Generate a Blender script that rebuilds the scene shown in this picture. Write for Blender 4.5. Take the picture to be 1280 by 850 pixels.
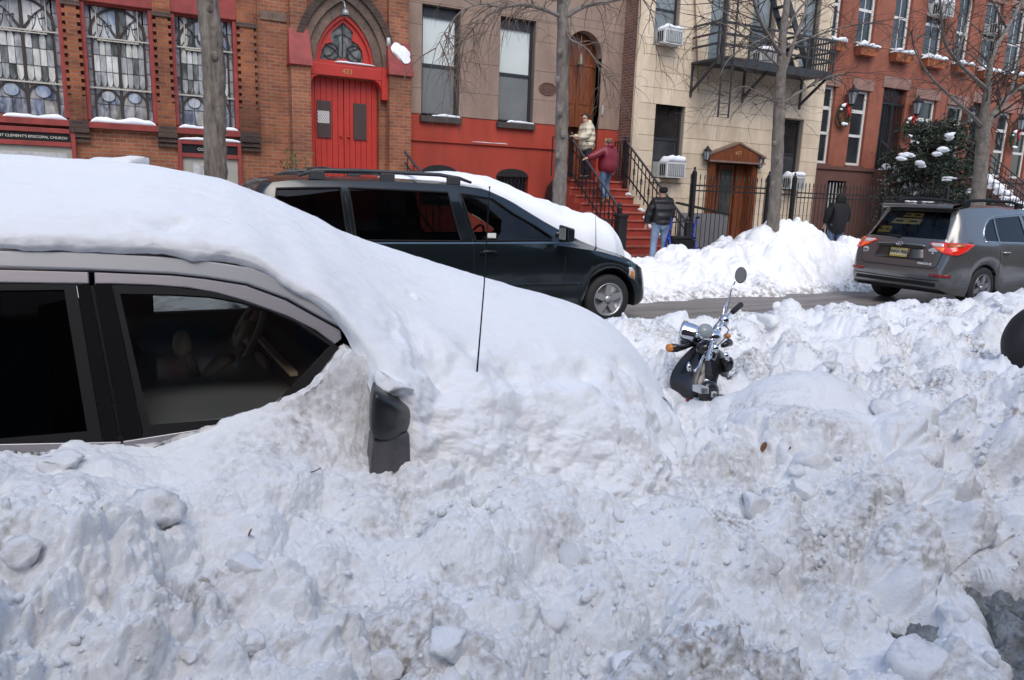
import bpy, bmesh, math, random
import numpy as np
from mathutils import Vector, Matrix, Quaternion

for _o in list(bpy.data.objects):
    bpy.data.objects.remove(_o, do_unlink=True)
SC = bpy.context.scene
COL = SC.collection
R = math.radians
rnd = random.Random(7)

# ------------------------------------------------------------------ camera
F_PX = 930.0                       # focal length in pixels of a 1280 wide picture
PITCH, ROLL, YAW = R(11.3), R(2.0), R(28.5)
CAM = Vector((0.0, 0.0, 1.70))
_f = Vector((math.sin(YAW) * math.cos(PITCH), math.cos(YAW) * math.cos(PITCH), -math.sin(PITCH)))
_r = Vector((math.cos(YAW), -math.sin(YAW), 0))
_u = _r.cross(_f)
CR = _r * math.cos(ROLL) + _u * math.sin(ROLL)
CU = _u * math.cos(ROLL) - _r * math.sin(ROLL)
CF = _f
cd = bpy.data.cameras.new('camera')
cd.sensor_width = 36.0
cd.lens = F_PX / 1280 * 36.0
cd.clip_start, cd.clip_end = 0.05, 2000
cam = bpy.data.objects.new('camera', cd)
cam.matrix_world = Matrix(((CR.x, CU.x, -CF.x, CAM.x), (CR.y, CU.y, -CF.y, CAM.y), (CR.z, CU.z, -CF.z, CAM.z), (0, 0, 0, 1)))
COL.objects.link(cam)
SC.camera = cam

# ------------------------------------------------------------------ light (street in open shade under a pale winter sky)
SUN_EL, SUN_AZ = R(50), R(196)     # azimuth clockwise from +Y
w = bpy.data.worlds.new('World')
SC.world = w
w.use_nodes = True
_n = w.node_tree.nodes
_sky = _n.new('ShaderNodeTexSky')
_sky.sky_type = 'NISHITA'
_sky.sun_disc = False
_sky.sun_elevation = SUN_EL
_sky.sun_rotation = SUN_AZ
_sky.air_density, _sky.dust_density, _sky.ozone_density = 1.0, 1.5, 0.7
_bg = _n['Background']
_bg.inputs[1].default_value = 0.15
w.node_tree.links.new(_sky.outputs[0], _bg.inputs[0])
sl = bpy.data.lights.new('sun', 'SUN')
sl.energy = 0.95
sl.angle = R(38)
sl.color = (1.0, 0.96, 0.91)
sun = bpy.data.objects.new('sun', sl)
_d = Vector((math.sin(SUN_AZ) * math.cos(SUN_EL), math.cos(SUN_AZ) * math.cos(SUN_EL), math.sin(SUN_EL)))
sun.rotation_euler = _d.to_track_quat('Z', 'Y').to_euler()
sun.location = _d * 40
COL.objects.link(sun)
vs = SC.view_settings
vs.view_transform = 'Standard'
vs.look = 'None'
vs.exposure = 0.78
vs.gamma = 1.0
vs.use_curve_mapping = False

# ------------------------------------------------------------------ surveying: a line of sight meets a plane of the street
def ray(px, py):
    return (CR * (px - 640) - CU * (py - 425) + CF * F_PX)
def onY(px, py, Y):
    d = ray(px, py)
    return CAM + d * ((Y - CAM.y) / d.y)
def onZ(px, py, Z):
    d = ray(px, py)
    return CAM + d * ((Z - CAM.z) / d.z)
def onP(px, py, a, b):             # plane Y = a + b z
    d = ray(px, py)
    return CAM + d * ((a + b * CAM.z - CAM.y) / (d.y - b * d.z))

# ------------------------------------------------------------------ materials
MATS = {}
def mat(name, col, rough=0.6, metal=0.0, var=0.0, vs_=4.0, bump=0.0, bs=30.0, coat=0.0, spec=None, col2=None, stretch=None, emit=None, grime=0.0):
    if name in MATS:
        return MATS[name]
    m = bpy.data.materials.new(name)
    m.use_nodes = True
    nt = m.node_tree
    b = nt.nodes['Principled BSDF']
    b.inputs['Base Color'].default_value = (*col, 1)
    b.inputs['Roughness'].default_value = rough
    b.inputs['Metallic'].default_value = metal
    if coat:
        b.inputs['Coat Weight'].default_value = coat
        b.inputs['Coat Roughness'].default_value = 0.08
    if spec is not None:
        b.inputs['Specular IOR Level'].default_value = spec
    if emit:
        b.inputs['Emission Color'].default_value = (*emit[0], 1)
        b.inputs['Emission Strength'].default_value = emit[1]
    if var or col2 or bump:
        tc = nt.nodes.new('ShaderNodeTexCoord')
        mp = nt.nodes.new('ShaderNodeMapping')
        nt.links.new(tc.outputs['Object'], mp.inputs[0])
        if stretch:
            mp.inputs['Scale'].default_value = stretch
    if var or col2:
        nz = nt.nodes.new('ShaderNodeTexNoise')
        nz.inputs['Scale'].default_value = vs_
        nz.inputs['Detail'].default_value = 6
        nz.inputs['Roughness'].default_value = 0.62
        nt.links.new(mp.outputs[0], nz.inputs[0])
        rp = nt.nodes.new('ShaderNodeValToRGB')
        rp.color_ramp.elements[0].position = 0.32
        rp.color_ramp.elements[1].position = 0.70
        c2 = col2 if col2 else tuple(min(1, c * (1 + var)) for c in col)
        c1 = col if col2 else tuple(c * (1 - var) for c in col)
        rp.color_ramp.elements[0].color = (*c1, 1)
        rp.color_ramp.elements[1].color = (*c2, 1)
        nt.links.new(nz.outputs[0], rp.inputs[0])
        nt.links.new(rp.outputs[0], b.inputs['Base Color'])
    if grime:
        # soot and rain streaks in world space
        ge = nt.nodes.new('ShaderNodeNewGeometry'); gm = nt.nodes.new('ShaderNodeMapping'); gm.inputs['Scale'].default_value = (1.5, 1.5, .32)
        nt.links.new(ge.outputs['Position'], gm.inputs[0])
        gn = nt.nodes.new('ShaderNodeTexNoise'); gn.inputs['Scale'].default_value = 1.1; gn.inputs['Detail'].default_value = 9; gn.inputs['Roughness'].default_value = .68
        nt.links.new(gm.outputs[0], gn.inputs[0])
        gr = nt.nodes.new('ShaderNodeValToRGB'); gr.color_ramp.elements[0].position = .34; gr.color_ramp.elements[1].position = .62
        gv = 1 - grime; gr.color_ramp.elements[0].color = (gv, gv * .97, gv * .93, 1); gr.color_ramp.elements[1].color = (1.04, 1.04, 1.04, 1)
        nt.links.new(gn.outputs[0], gr.inputs[0])
        gx_ = nt.nodes.new('ShaderNodeMixRGB'); gx_.blend_type = 'MULTIPLY'; gx_.inputs[0].default_value = 1
        src = b.inputs['Base Color'].links[0].from_socket if b.inputs['Base Color'].links else None
        if src: nt.links.new(src, gx_.inputs[1])
        else: gx_.inputs[1].default_value = (*col, 1)
        nt.links.new(gr.outputs[0], gx_.inputs[2]); nt.links.new(gx_.outputs[0], b.inputs['Base Color'])
    if bump:
        nb = nt.nodes.new('ShaderNodeTexNoise')
        nb.inputs['Scale'].default_value = bs
        nb.inputs['Detail'].default_value = 5
        nt.links.new(mp.outputs[0], nb.inputs[0])
        bp = nt.nodes.new('ShaderNodeBump')
        bp.inputs['Strength'].default_value = bump
        bp.inputs['Distance'].default_value = 0.02
        nt.links.new(nb.outputs[0], bp.inputs['Height'])
        nt.links.new(bp.outputs[0], b.inputs['Normal'])
    MATS[name] = m
    return m

def glass_mat(name, tint, gloss=0.05, rough=0.02):
    """thin pane: tinted see-through with a fresnel reflection"""
    m = bpy.data.materials.new(name)
    m.use_nodes = True
    nt = m.node_tree
    nt.nodes.remove(nt.nodes['Principled BSDF'])
    out = nt.nodes['Material Output']
    tr = nt.nodes.new('ShaderNodeBsdfTransparent')
    tr.inputs[0].default_value = (*tint, 1)
    gl = nt.nodes.new('ShaderNodeBsdfGlossy')
    gl.inputs['Roughness'].default_value = rough
    fr = nt.nodes.new('ShaderNodeFresnel')
    fr.inputs[0].default_value = 1.45
    mx = nt.nodes.new('ShaderNodeMixShader')
    nt.links.new(fr.outputs[0], mx.inputs[0])
    nt.links.new(tr.outputs[0], mx.inputs[1])
    nt.links.new(gl.outputs[0], mx.inputs[2])
    nt.links.new(mx.outputs[0], out.inputs[0])
    MATS[name] = m
    return m

def brick_mat(name, c1, c2, mortar, soot=0.0, bw=0.215, bh=0.072):
    m = bpy.data.materials.new(name)
    m.use_nodes = True
    nt = m.node_tree
    b = nt.nodes['Principled BSDF']
    b.inputs['Roughness'].default_value = 0.9
    tc = nt.nodes.new('ShaderNodeTexCoord')
    sp = nt.nodes.new('ShaderNodeSeparateXYZ')
    nt.links.new(tc.outputs['Object'], sp.inputs[0])
    ad = nt.nodes.new('ShaderNodeMath'); ad.operation = 'ADD'
    nt.links.new(sp.outputs[0], ad.inputs[0]); nt.links.new(sp.outputs[1], ad.inputs[1])
    cb = nt.nodes.new('ShaderNodeCombineXYZ')
    nt.links.new(ad.outputs[0], cb.inputs[0]); nt.links.new(sp.outputs[2], cb.inputs[1])
    br = nt.nodes.new('ShaderNodeTexBrick')
    br.inputs['Scale'].default_value = 1.0
    br.inputs['Brick Width'].default_value = bw
    br.inputs['Row Height'].default_value = bh
    br.inputs['Mortar Size'].default_value = 0.009
    br.inputs['Mortar Smooth'].default_value = 0.3
    br.inputs['Bias'].default_value = -0.1
    br.inputs['Color1'].default_value = (*c1, 1)
    br.inputs['Color2'].default_value = (*c2, 1)
    br.inputs['Mortar'].default_value = (*mortar, 1)
    nt.links.new(cb.outputs[0], br.inputs[0])
    nz = nt.nodes.new('ShaderNodeTexNoise')
    nz.inputs['Scale'].default_value = 0.9
    nz.inputs['Detail'].default_value = 8
    nz.inputs['Roughness'].default_value = 0.65
    nt.links.new(tc.outputs['Object'], nz.inputs[0])
    rp = nt.nodes.new('ShaderNodeValToRGB')
    rp.color_ramp.elements[0].position = 0.36
    rp.color_ramp.elements[1].position = 0.60
    v = 1 - soot
    rp.color_ramp.elements[0].color = (v, v, v, 1)
    rp.color_ramp.elements[1].color = (1.06, 1.03, 1, 1)
    nt.links.new(nz.outputs[0], rp.inputs[0])
    mx = nt.nodes.new('ShaderNodeMixRGB'); mx.blend_type = 'MULTIPLY'
    mx.inputs[0].default_value = 1
    nt.links.new(br.outputs[0], mx.inputs[1]); nt.links.new(rp.outputs[0], mx.inputs[2])
    nt.links.new(mx.outputs[0], b.inputs['Base Color'])
    bp = nt.nodes.new('ShaderNodeBump')
    bp.inputs['Strength'].default_value = 0.6
    bp.inputs['Distance'].default_value = 0.008
    bp.invert = True
    nt.links.new(br.outputs['Fac'], bp.inputs['Height'])
    nt.links.new(bp.outputs[0], b.inputs['Normal'])
    MATS[name] = m
    return m

def snow_mat(name, dirt=0.0, base=(0.86, 0.88, 0.91), dirtcol=(0.30, 0.27, 0.245), ds=2.2, bump=0.35, gs=90.0, sss=0.0):
    m = bpy.data.materials.new(name)
    m.use_nodes = True
    nt = m.node_tree
    b = nt.nodes['Principled BSDF']
    b.inputs['Roughness'].default_value = 0.75
    b.inputs['Specular IOR Level'].default_value = 0.25
    if sss:
        b.inputs['Subsurface Weight'].default_value = sss
        b.inputs['Subsurface Radius'].default_value = (0.02, 0.026, 0.034)
        b.inputs['Subsurface Scale'].default_value = 1.0
    tc = nt.nodes.new('ShaderNodeNewGeometry')
    b.inputs['Base Color'].default_value = (*base, 1)
    if dirt:
        # grit: broad patches broken up by a finer noise
        n1 = nt.nodes.new('ShaderNodeTexNoise'); n1.inputs['Scale'].default_value = ds; n1.inputs['Detail'].default_value = 9; n1.inputs['Roughness'].default_value = 0.7
        n2 = nt.nodes.new('ShaderNodeTexNoise'); n2.inputs['Scale'].default_value = ds * 14; n2.inputs['Detail'].default_value = 4
        nt.links.new(tc.outputs['Position'], n1.inputs[0]); nt.links.new(tc.outputs['Position'], n2.inputs[0])
        r1 = nt.nodes.new('ShaderNodeValToRGB')
        r1.color_ramp.elements[0].position = 0.47; r1.color_ramp.elements[1].position = 0.74
        r1.color_ramp.elements[0].color = (0, 0, 0, 1); r1.color_ramp.elements[1].color = (1, 1, 1, 1)
        nt.links.new(n1.outputs[0], r1.inputs[0])
        r2 = nt.nodes.new('ShaderNodeValToRGB')
        r2.color_ramp.elements[0].position = 0.38; r2.color_ramp.elements[1].position = 0.66
        nt.links.new(n2.outputs[0], r2.inputs[0])
        ml = nt.nodes.new('ShaderNodeMath'); ml.operation = 'MULTIPLY'
        nt.links.new(r1.outputs[0], ml.inputs[0]); nt.links.new(r2.outputs[0], ml.inputs[1])
        at = nt.nodes.new('ShaderNodeAttribute'); at.attribute_name = 'grit'
        m2 = nt.nodes.new('ShaderNodeMath'); m2.operation = 'MULTIPLY'; m2.inputs[1].default_value = dirt
        nt.links.new(ml.outputs[0], m2.inputs[0])
        m3 = nt.nodes.new('ShaderNodeMath'); m3.operation = 'MULTIPLY_ADD'; m3.use_clamp = True
        nt.links.new(at.outputs['Fac'], m3.inputs[0])
        nt.links.new(r2.outputs[0], m3.inputs[1]); nt.links.new(m2.outputs[0], m3.inputs[2])
        n4 = nt.nodes.new('ShaderNodeTexNoise'); n4.inputs['Scale'].default_value = 48; n4.inputs['Detail'].default_value = 3  # dark specks in the dirt colour, painted in as the shade of small pits
        nt.links.new(tc.outputs['Position'], n4.inputs[0])
        r4 = nt.nodes.new('ShaderNodeValToRGB'); r4.color_ramp.elements[0].position = .60; r4.color_ramp.elements[1].position = .72
        nt.links.new(n4.outputs[0], r4.inputs[0])
        m4 = nt.nodes.new('ShaderNodeMath'); m4.operation = 'MULTIPLY'; nt.links.new(r4.outputs[0], m4.inputs[0]); nt.links.new(r1.outputs[0], m4.inputs[1])
        m5 = nt.nodes.new('ShaderNodeMath'); m5.operation = 'MULTIPLY_ADD'; m5.use_clamp = True; m5.inputs[1].default_value = .7 * dirt
        nt.links.new(m4.outputs[0], m5.inputs[0]); nt.links.new(m3.outputs[0], m5.inputs[2])
        mx = nt.nodes.new('ShaderNodeMixRGB')
        mx.inputs[1].default_value = (*base, 1); mx.inputs[2].default_value = (*dirtcol, 1)
        nt.links.new(m5.outputs[0], mx.inputs[0])
        nt.links.new(mx.outputs[0], b.inputs['Base Color'])
    n3 = nt.nodes.new('ShaderNodeTexNoise'); n3.inputs['Scale'].default_value = gs; n3.inputs['Detail'].default_value = 6; n3.inputs['Roughness'].default_value = 0.7
    nt.links.new(tc.outputs['Position'], n3.inputs[0])
    bp = nt.nodes.new('ShaderNodeBump'); bp.inputs['Strength'].default_value = bump; bp.inputs['Distance'].default_value = 0.01
    nt.links.new(n3.outputs[0], bp.inputs['Height'])
    nt.links.new(bp.outputs[0], b.inputs['Normal'])
    MATS[name] = m
    return m

# ------------------------------------------------------------------ mesh helpers
class MB:
    def __init__(s):
        s.v = []; s.f = []
    def add(s, vs, fs):
        o = len(s.v)
        s.v += [tuple(p) for p in vs]
        s.f += [tuple(i + o for i in f) for f in fs]
        return s
    def box(s, x0, x1, y0, y1, z0, z1):
        if x0 > x1: x0, x1 = x1, x0
        if y0 > y1: y0, y1 = y1, y0
        if z0 > z1: z0, z1 = z1, z0
        return s.add([(x0, y0, z0), (x1, y0, z0), (x1, y1, z0), (x0, y1, z0), (x0, y0, z1), (x1, y0, z1), (x1, y1, z1), (x0, y1, z1)],
                     [(0, 3, 2, 1), (4, 5, 6, 7), (0, 1, 5, 4), (1, 2, 6, 5), (2, 3, 7, 6), (3, 0, 4, 7)])
    def hexa(s, a, b):              # two quads (4 pts each), a and b opposite
        return s.add(list(a) + list(b), [(3, 2, 1, 0), (4, 5, 6, 7), (0, 1, 5, 4), (1, 2, 6, 5), (2, 3, 7, 6), (3, 0, 4, 7)])
    def tube(s, pts, rad, n=8, cap=True, flat=1.0):
        pts = [Vector(p) for p in pts]
        if not hasattr(rad, '__len__'): rad = [rad] * len(pts)
        o = len(s.v)
        t0 = (pts[1] - pts[0]).normalized()
        up = Vector((0, 0, 1)) if abs(t0.z) < 0.9 else Vector((0, 1, 0))
        nrm = t0.cross(up).normalized()
        for i, p in enumerate(pts):
            t = (pts[min(i + 1, len(pts) - 1)] - pts[max(i - 1, 0)])
            if t.length < 1e-9: t = t0
            t.normalize()
            nrm = (nrm - t * nrm.dot(t))
            if nrm.length < 1e-6: nrm = t.orthogonal()
            nrm.normalize()
            bn = t.cross(nrm)
            for k in range(n):
                a = 2 * math.pi * k / n
                s.v.append(tuple(p + nrm * (math.cos(a) * rad[i]) + bn * (math.sin(a) * rad[i] * flat)))
        for i in range(len(pts) - 1):
            for k in range(n):
                a = o + i * n + k; b = o + i * n + (k + 1) % n
                s.f.append((a, b, b + n, a + n))
        if cap:
            s.f.append(tuple(o + k for k in range(n))[::-1])
            e = o + (len(pts) - 1) * n
            s.f.append(tuple(e + k for k in range(n)))
        return s
    def bar(s, p, q, wx, wy=None, up=(0, 0, 1)):
        """rectangular bar from p to q"""
        p, q = Vector(p), Vector(q); wy = wy or wx
        t = (q - p).normalized(); u = Vector(up)
        if abs(t.dot(u)) > 0.95: u = Vector((0, 1, 0))
        a = t.cross(u).normalized(); b = a.cross(t)
        a *= wx / 2; b *= wy / 2
        return s.hexa([p - a - b, p + a - b, p + a + b, p - a + b], [q - a - b, q + a - b, q + a + b, q - a + b])
    def prism(s, poly, y0, y1):      # polygon in (x,z), counter clockwise seen from -y
        n = len(poly); o = len(s.v)
        s.v += [(x, y0, z) for x, z in poly] + [(x, y1, z) for x, z in poly]
        s.f.append(tuple(o + i for i in range(n)))
        s.f.append(tuple(o + n + i for i in range(n))[::-1])
        for i in range(n):
            j = (i + 1) % n
            s.f.append((o + i, o + n + i, o + n + j, o + j))
        return s
    def ext(s, pts, d):              # any planar loop of points extruded by vector d
        n = len(pts); o = len(s.v); d = Vector(d)
        s.v += [tuple(p) for p in pts] + [tuple(Vector(p) + d) for p in pts]
        s.f.append(tuple(o + i for i in range(n)))
        s.f.append(tuple(o + n + i for i in range(n))[::-1])
        for i in range(n):
            j = (i + 1) % n
            s.f.append((o + i, o + n + i, o + n + j, o + j))
        return s
    def grid(s, P, closed=False):    # P[i][j] of points
        o = len(s.v); a = len(P); b = len(P[0])
        for r_ in P: s.v += [tuple(p) for p in r_]
        for i in range(a - 1):
            for j in range(b if closed else b - 1):
                k = (j + 1) % b
                s.f.append((o + i * b + j, o + i * b + k, o + (i + 1) * b + k, o + (i + 1) * b + j))
        return s
    def lathe(s, prof, origin=(0, 0, 0), axis=(0, 0, 1), n=16):   # prof: (r, h)
        ax = Vector(axis).normalized(); a = ax.orthogonal().normalized(); b = ax.cross(a); og = Vector(origin)
        P = [[og + ax * h + (a * math.cos(2 * math.pi * k / n) + b * math.sin(2 * math.pi * k / n)) * r_ for k in range(n)] for r_, h in prof]
        return s.grid(P, True)
    def ball(s, c, r_, sx=1, sy=1, sz=1, n=10, m=7):
        P = []
        for i in range(m + 1):
            t = math.pi * i / m
            P.append([(c[0] + math.sin(t) * math.cos(2 * math.pi * k / n) * r_ * sx, c[1] + math.sin(t) * math.sin(2 * math.pi * k / n) * r_ * sy, c[2] - math.cos(t) * r_ * sz) for k in range(n)])
        return s.grid(P, True)
    def build(s, name, material, parent=None, smooth=False, bevel=0.0, sub=0, fix=True):
        me = bpy.data.meshes.new(name)
        me.from_pydata(s.v, [], s.f)
        if fix:
            bm = bmesh.new(); bm.from_mesh(me)
            bmesh.ops.remove_doubles(bm, verts=bm.verts, dist=1e-5)
            bmesh.ops.recalc_face_normals(bm, faces=bm.faces)
            bm.to_mesh(me); bm.free()
        if smooth:
            me.polygons.foreach_set('use_smooth', [True] * len(me.polygons))
        me.update()
        return mkobj(name, me, material, parent, bevel, sub)

def mkobj(name, me, material, parent=None, bevel=0.0, sub=0):
    o = bpy.data.objects.new(name, me)
    if material is not None:
        for mm in (material if isinstance(material, (list, tuple)) else [material]):
            me.materials.append(mm if not isinstance(mm, str) else MATS[mm])
    COL.objects.link(o)
    if parent is not None:
        o.parent = parent
        o.matrix_parent_inverse = Matrix.Identity(4)
    if bevel:
        b = o.modifiers.new('bevel', 'BEVEL'); b.width = bevel; b.segments = 2; b.limit_method = 'ANGLE'; b.angle_limit = R(40)
    if sub:
        b = o.modifiers.new('sub', 'SUBSURF'); b.levels = sub; b.render_levels = sub
    return o

def npmesh(name, V, Fc, material, parent=None, smooth=True, attrs=None):
    me = bpy.data.meshes.new(name)
    V = np.asarray(V, dtype=np.float32); Fc = np.asarray(Fc, dtype=np.int32)
    k = Fc.shape[1]
    me.vertices.add(len(V)); me.vertices.foreach_set('co', V.ravel())
    me.loops.add(Fc.size); me.loops.foreach_set('vertex_index', Fc.ravel())
    me.polygons.add(len(Fc))
    me.polygons.foreach_set('loop_start', np.arange(0, Fc.size, k, dtype=np.int32))
    me.update(calc_edges=True)
    if smooth: me.polygons.foreach_set('use_smooth', np.ones(len(Fc), dtype=bool))
    for kk, arr in (attrs or {}).items():
        a = me.attributes.new(kk, 'FLOAT', 'POINT'); a.data.foreach_set('value', np.asarray(arr, dtype=np.float32))
    return mkobj(name, me, material, parent)

def gridfaces(a, b):
    i, j = np.meshgrid(np.arange(a - 1), np.arange(b - 1), indexing='ij')
    q = (i * b + j).ravel()
    return np.stack([q, q + b, q + b + 1, q + 1], 1)

def thing(name, label, cat, loc=(0, 0, 0), group=None, rz=0.0):
    o = bpy.data.objects.new(name, None)
    o.empty_display_size = 0.1
    o.location = loc; o.rotation_euler = (0, 0, rz)
    COL.objects.link(o)
    return tag(o, label, cat, group)
def tag(o, label, cat=None, group=None, kind=None):
    if label: o['label'] = label
    if cat: o['category'] = cat
    if group: o['group'] = group
    if kind: o['kind'] = kind
    return o
def copy_tree(o, parent=None):
    c = o.copy(); COL.objects.link(c)
    if parent is not None: c.parent = parent
    for ch in list(o.children): copy_tree(ch, c)
    return c

# ------------------------------------------------------------------ noise (numpy)
_rs = np.random.RandomState(3)
_perm = np.concatenate([_rs.permutation(512)] * 3).astype(np.int64)
_grad = _rs.normal(size=(512, 3)); _grad /= np.linalg.norm(_grad, axis=1)[:, None]
_jit = _rs.uniform(-0.38, 0.38, size=(512, 3)); _jv = _rs.uniform(0, 1, size=512)
def _h(i, j, k):
    return _perm[(_perm[(_perm[i & 511] + j) & 511] + k) & 511]
def perlin(P, sc, seed=0):
    p = P * sc + seed * 17.31
    i = np.floor(p).astype(np.int64); f = p - i
    u = f * f * f * (f * (f * 6 - 15) + 10)
    out = 0
    for a in (0, 1):
        wa = u[:, 0] if a else 1 - u[:, 0]
        for b in (0, 1):
            wb = u[:, 1] if b else 1 - u[:, 1]
            for c in (0, 1):
                wc = u[:, 2] if c else 1 - u[:, 2]
                g = _grad[_h(i[:, 0] + a, i[:, 1] + b, i[:, 2] + c)]
                d = f - np.array([a, b, c])
                out = out + wa * wb * wc * (g * d).sum(1)
    return out * 1.5
def fbm(P, sc, oct=4, seed=0, gain=0.5):
    s = 0; a = 1.0
    for o in range(oct):
        s = s + a * perlin(P, sc * 2 ** o, seed + o); a *= gain
    return s
def lumps(P, cell, seed=0, keep=1.0):
    """rounded clods: height of the tallest ball over each point"""
    p = P / cell + seed * 9.7
    b = np.floor(p - 0.5).astype(np.int64)
    best = np.zeros(len(P))
    for a in (0, 1):
        for c in (0, 1):
            for d in (0, 1):
                i = b[:, 0] + a; j = b[:, 1] + c; k = b[:, 2] + d
                h = _h(i, j, k)
                q = np.stack([i, j, k], 1) + 0.5 + _jit[h]
                r_ = 0.35 + 0.45 * _jv[h]
                e = ((p - q) ** 2).sum(1) / (r_ * r_)
                v = np.sqrt(np.maximum(0, 1 - e)) * r_ * (_jv[(h * 7 + 3) & 511] < keep)
                best = np.maximum(best, v)
    return best * cell
def slabs(P, cell, seed=0):
    """broken slabs: every cell has its own height and tilt, with cracks between"""
    p = P / cell + seed * 5.3
    b = np.floor(p - 0.5).astype(np.int64)
    e1 = np.full(len(P), 9.0); val = np.zeros(len(P)); e2 = np.full(len(P), 9.0)
    for a in (0, 1):
        for c in (0, 1):
            for d in (0, 1):
                i = b[:, 0] + a; j = b[:, 1] + c; k = b[:, 2] + d
                h = _h(i, j, k)
                off = p - (np.stack([i, j, k], 1) + 0.5 + _jit[h])
                e = (off ** 2).sum(1)
                v = (_jv[h] - .5) * 1.2 + (off * _grad[h]).sum(1) * .9
                m = e < e1
                e2 = np.where(m, e1, np.minimum(e2, e)); val = np.where(m, v, val); e1 = np.where(m, e, e1)
    edge = np.sqrt(e2) - np.sqrt(e1)
    return val * sstep(0, .12, edge) - .5 * (1 - sstep(0, .10, edge))
def billow(P, sc, oct=4, seed=0, gain=.55):
    s = 0; a = 1.0
    for o in range(oct):
        s = s + a * np.abs(perlin(P, sc * 2.1 ** o, seed + o)); a *= gain
    return s
def grid_normals(V, a, b):
    G = V.reshape(a, b, 3)
    du = np.gradient(G, axis=0); dv = np.gradient(G, axis=1)
    n = np.cross(du, dv); n /= np.maximum(1e-9, np.linalg.norm(n, axis=2))[:, :, None]
    return n.reshape(-1, 3)
def sstep(a, b, x):
    t = np.clip((x - a) / (b - a), 0, 1)
    return t * t * (3 - 2 * t)
# ================================================================== SETTING: ground, road, pavements
M_ASPH = mat('wet_asphalt', (0.070, 0.063, 0.056), 0.4, var=0.45, vs_=2.2, bump=0.9, bs=16, col2=(0.25, 0.225, 0.20), stretch=(0.22, 2.2, 1))
M_CONC = mat('concrete', (0.30, 0.29, 0.27), 0.85, var=0.2, bump=0.3, bs=20)
M_SNOW = snow_mat('snow_clean', 0.0, bump=0.22, gs=70)
M_SNOWC = snow_mat('snow_car_cover', 0.25, base=(0.86, 0.875, 0.89), dirtcol=(0.55, 0.50, 0.46), ds=1.6, bump=0.30, gs=85)
M_BANK = snow_mat('snow_ploughed', 0.9, base=(0.87, 0.88, 0.885), dirtcol=(0.36, 0.325, 0.29), ds=2.6, bump=0.75, gs=75)
M_FARB = snow_mat('snow_ploughed_far', 0.8, base=(0.86, 0.875, 0.89), dirtcol=(0.34, 0.31, 0.28), ds=0.9, bump=0.6, gs=22)
M_SLUSH = mat('slush', (0.07, 0.07, 0.07), 0.4, bump=0.8, bs=40, col2=(0.30, 0.32, 0.33), vs_=7)
M_SNOWS = snow_mat('snow_steps', 0.0, base=(0.82, 0.84, 0.87), bump=0.2)

g = MB(); g.grid([[(x, y, -0.06) for y in (-600, 600)] for x in (-600, 600)])
tag(g.build('ground', M_CONC), None, kind='structure')
g = MB(); g.grid([[(x, y, 0.0) for y in (2.3, 9.95)] for x in (-80, 120)])
tag(g.build('road', M_ASPH), None, kind='structure')
g = MB(); g.box(-80, 120, 9.95, 10.15, -0.05, 0.13)
tag(g.build('kerb', M_CONC), None, kind='structure')
g = MB(); g.box(-80, 120, 10.15, 17.3, -0.05, 0.12)
tag(g.build('pavement', M_CONC), None, kind='structure')
g = MB(); g.box(-80, 120, -30, 2.3, -0.05, 0.03)
tag(g.build('near_pavement', M_SLUSH), None, kind='structure')

# ------------------------------------------------------------------ near snow bank: surveyed heights, thin plate between them, clods on top
CTRL = []
for x, z in ((-3.5, .80), (-2.5, .84), (-1.5, .86), (-.8, .87), (-.34, .868), (-.01, .825), (.18, .855), (.37, .885), (.51, .90), (.66, .86)):
    CTRL.append((x, 2.6, z))
for x, z in ((.82, .61), (1.05, .57), (1.33, .53), (1.63, .48), (1.97, .42), (2.3, .44), (2.7, .47)):
    CTRL.append((x, 2.35, z))
for x, y, z in ((-2, 1.6, .72), (-.25, 1.6, .71), (.04, 1.6, .64), (.4, 1.6, .55), (.95, 1.6, .44), (1.5, 1.6, .36), (2.1, 1.6, .29), (2.5, 1.5, .20),
                (-2, 1.0, .42), (-1, 1.0, .45), (0, 1.0, .44), (.8, 1.0, .33), (1.5, 1.0, .22), (2.0, 1.0, .10), (-2, .4, .05), (0, .4, .08), (1.5, .4, .02), (3, .5, .0),
                (2.62, 1.22, .06), (3.1, 1.42, .05), (2.95, 1.78, .24), (3.0, 2.2, .46), (3.35, 2.55, .60), (3.95, 2.6, .54), (4.3, 2.25, .37), (5.5, 2.3, .30), (7, 2.4, .33), (10, 2.5, .33),
                (3.6, 1.72, .16), (4.5, 1.6, .06), (6, 1.5, .05), (9, 1.5, .05), (5, 3.2, .28), (6, 3.5, .30), (4.6, 4.0, .36), (3.9, 4.2, .40), (8, 3.5, .34), (11, 3.5, .36), (15, 3.5, .36), (15, 2, .1),
                (2.95, 3.6, .25), (3.4, 4.7, .42), (2.2, 4.9, .40)):
    CTRL.append((x, y, z))
for x, z in ((-3, .42), (-1, .42), (1, .44), (2.2, .50), (3.3, .58), (4.5, .58), (5.5, .53), (6.5, .55), (7.5, .58), (9, .62), (11, .62), (13, .60), (17, .60)):
    CTRL.append((x, 5.45, z)); CTRL.append((x, 6.05, z * 0.55)); CTRL.append((x, 6.45, 0.0)); CTRL.append((x, 4.9, z * 0.8))
_C = np.array(CTRL)
def _tps(r2):
    return 0.5 * r2 * np.log(np.maximum(r2, 1e-9))
_K = _tps(((_C[:, None, :2] - _C[None, :, :2]) ** 2).sum(2)) + np.eye(len(_C)) * 0.004
_Pm = np.concatenate([np.ones((len(_C), 1)), _C[:, :2]], 1)
_A = np.block([[_K, _Pm], [_Pm.T, np.zeros((3, 3))]])
_W = np.linalg.solve(_A, np.concatenate([_C[:, 2], np.zeros(3)]))
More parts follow.
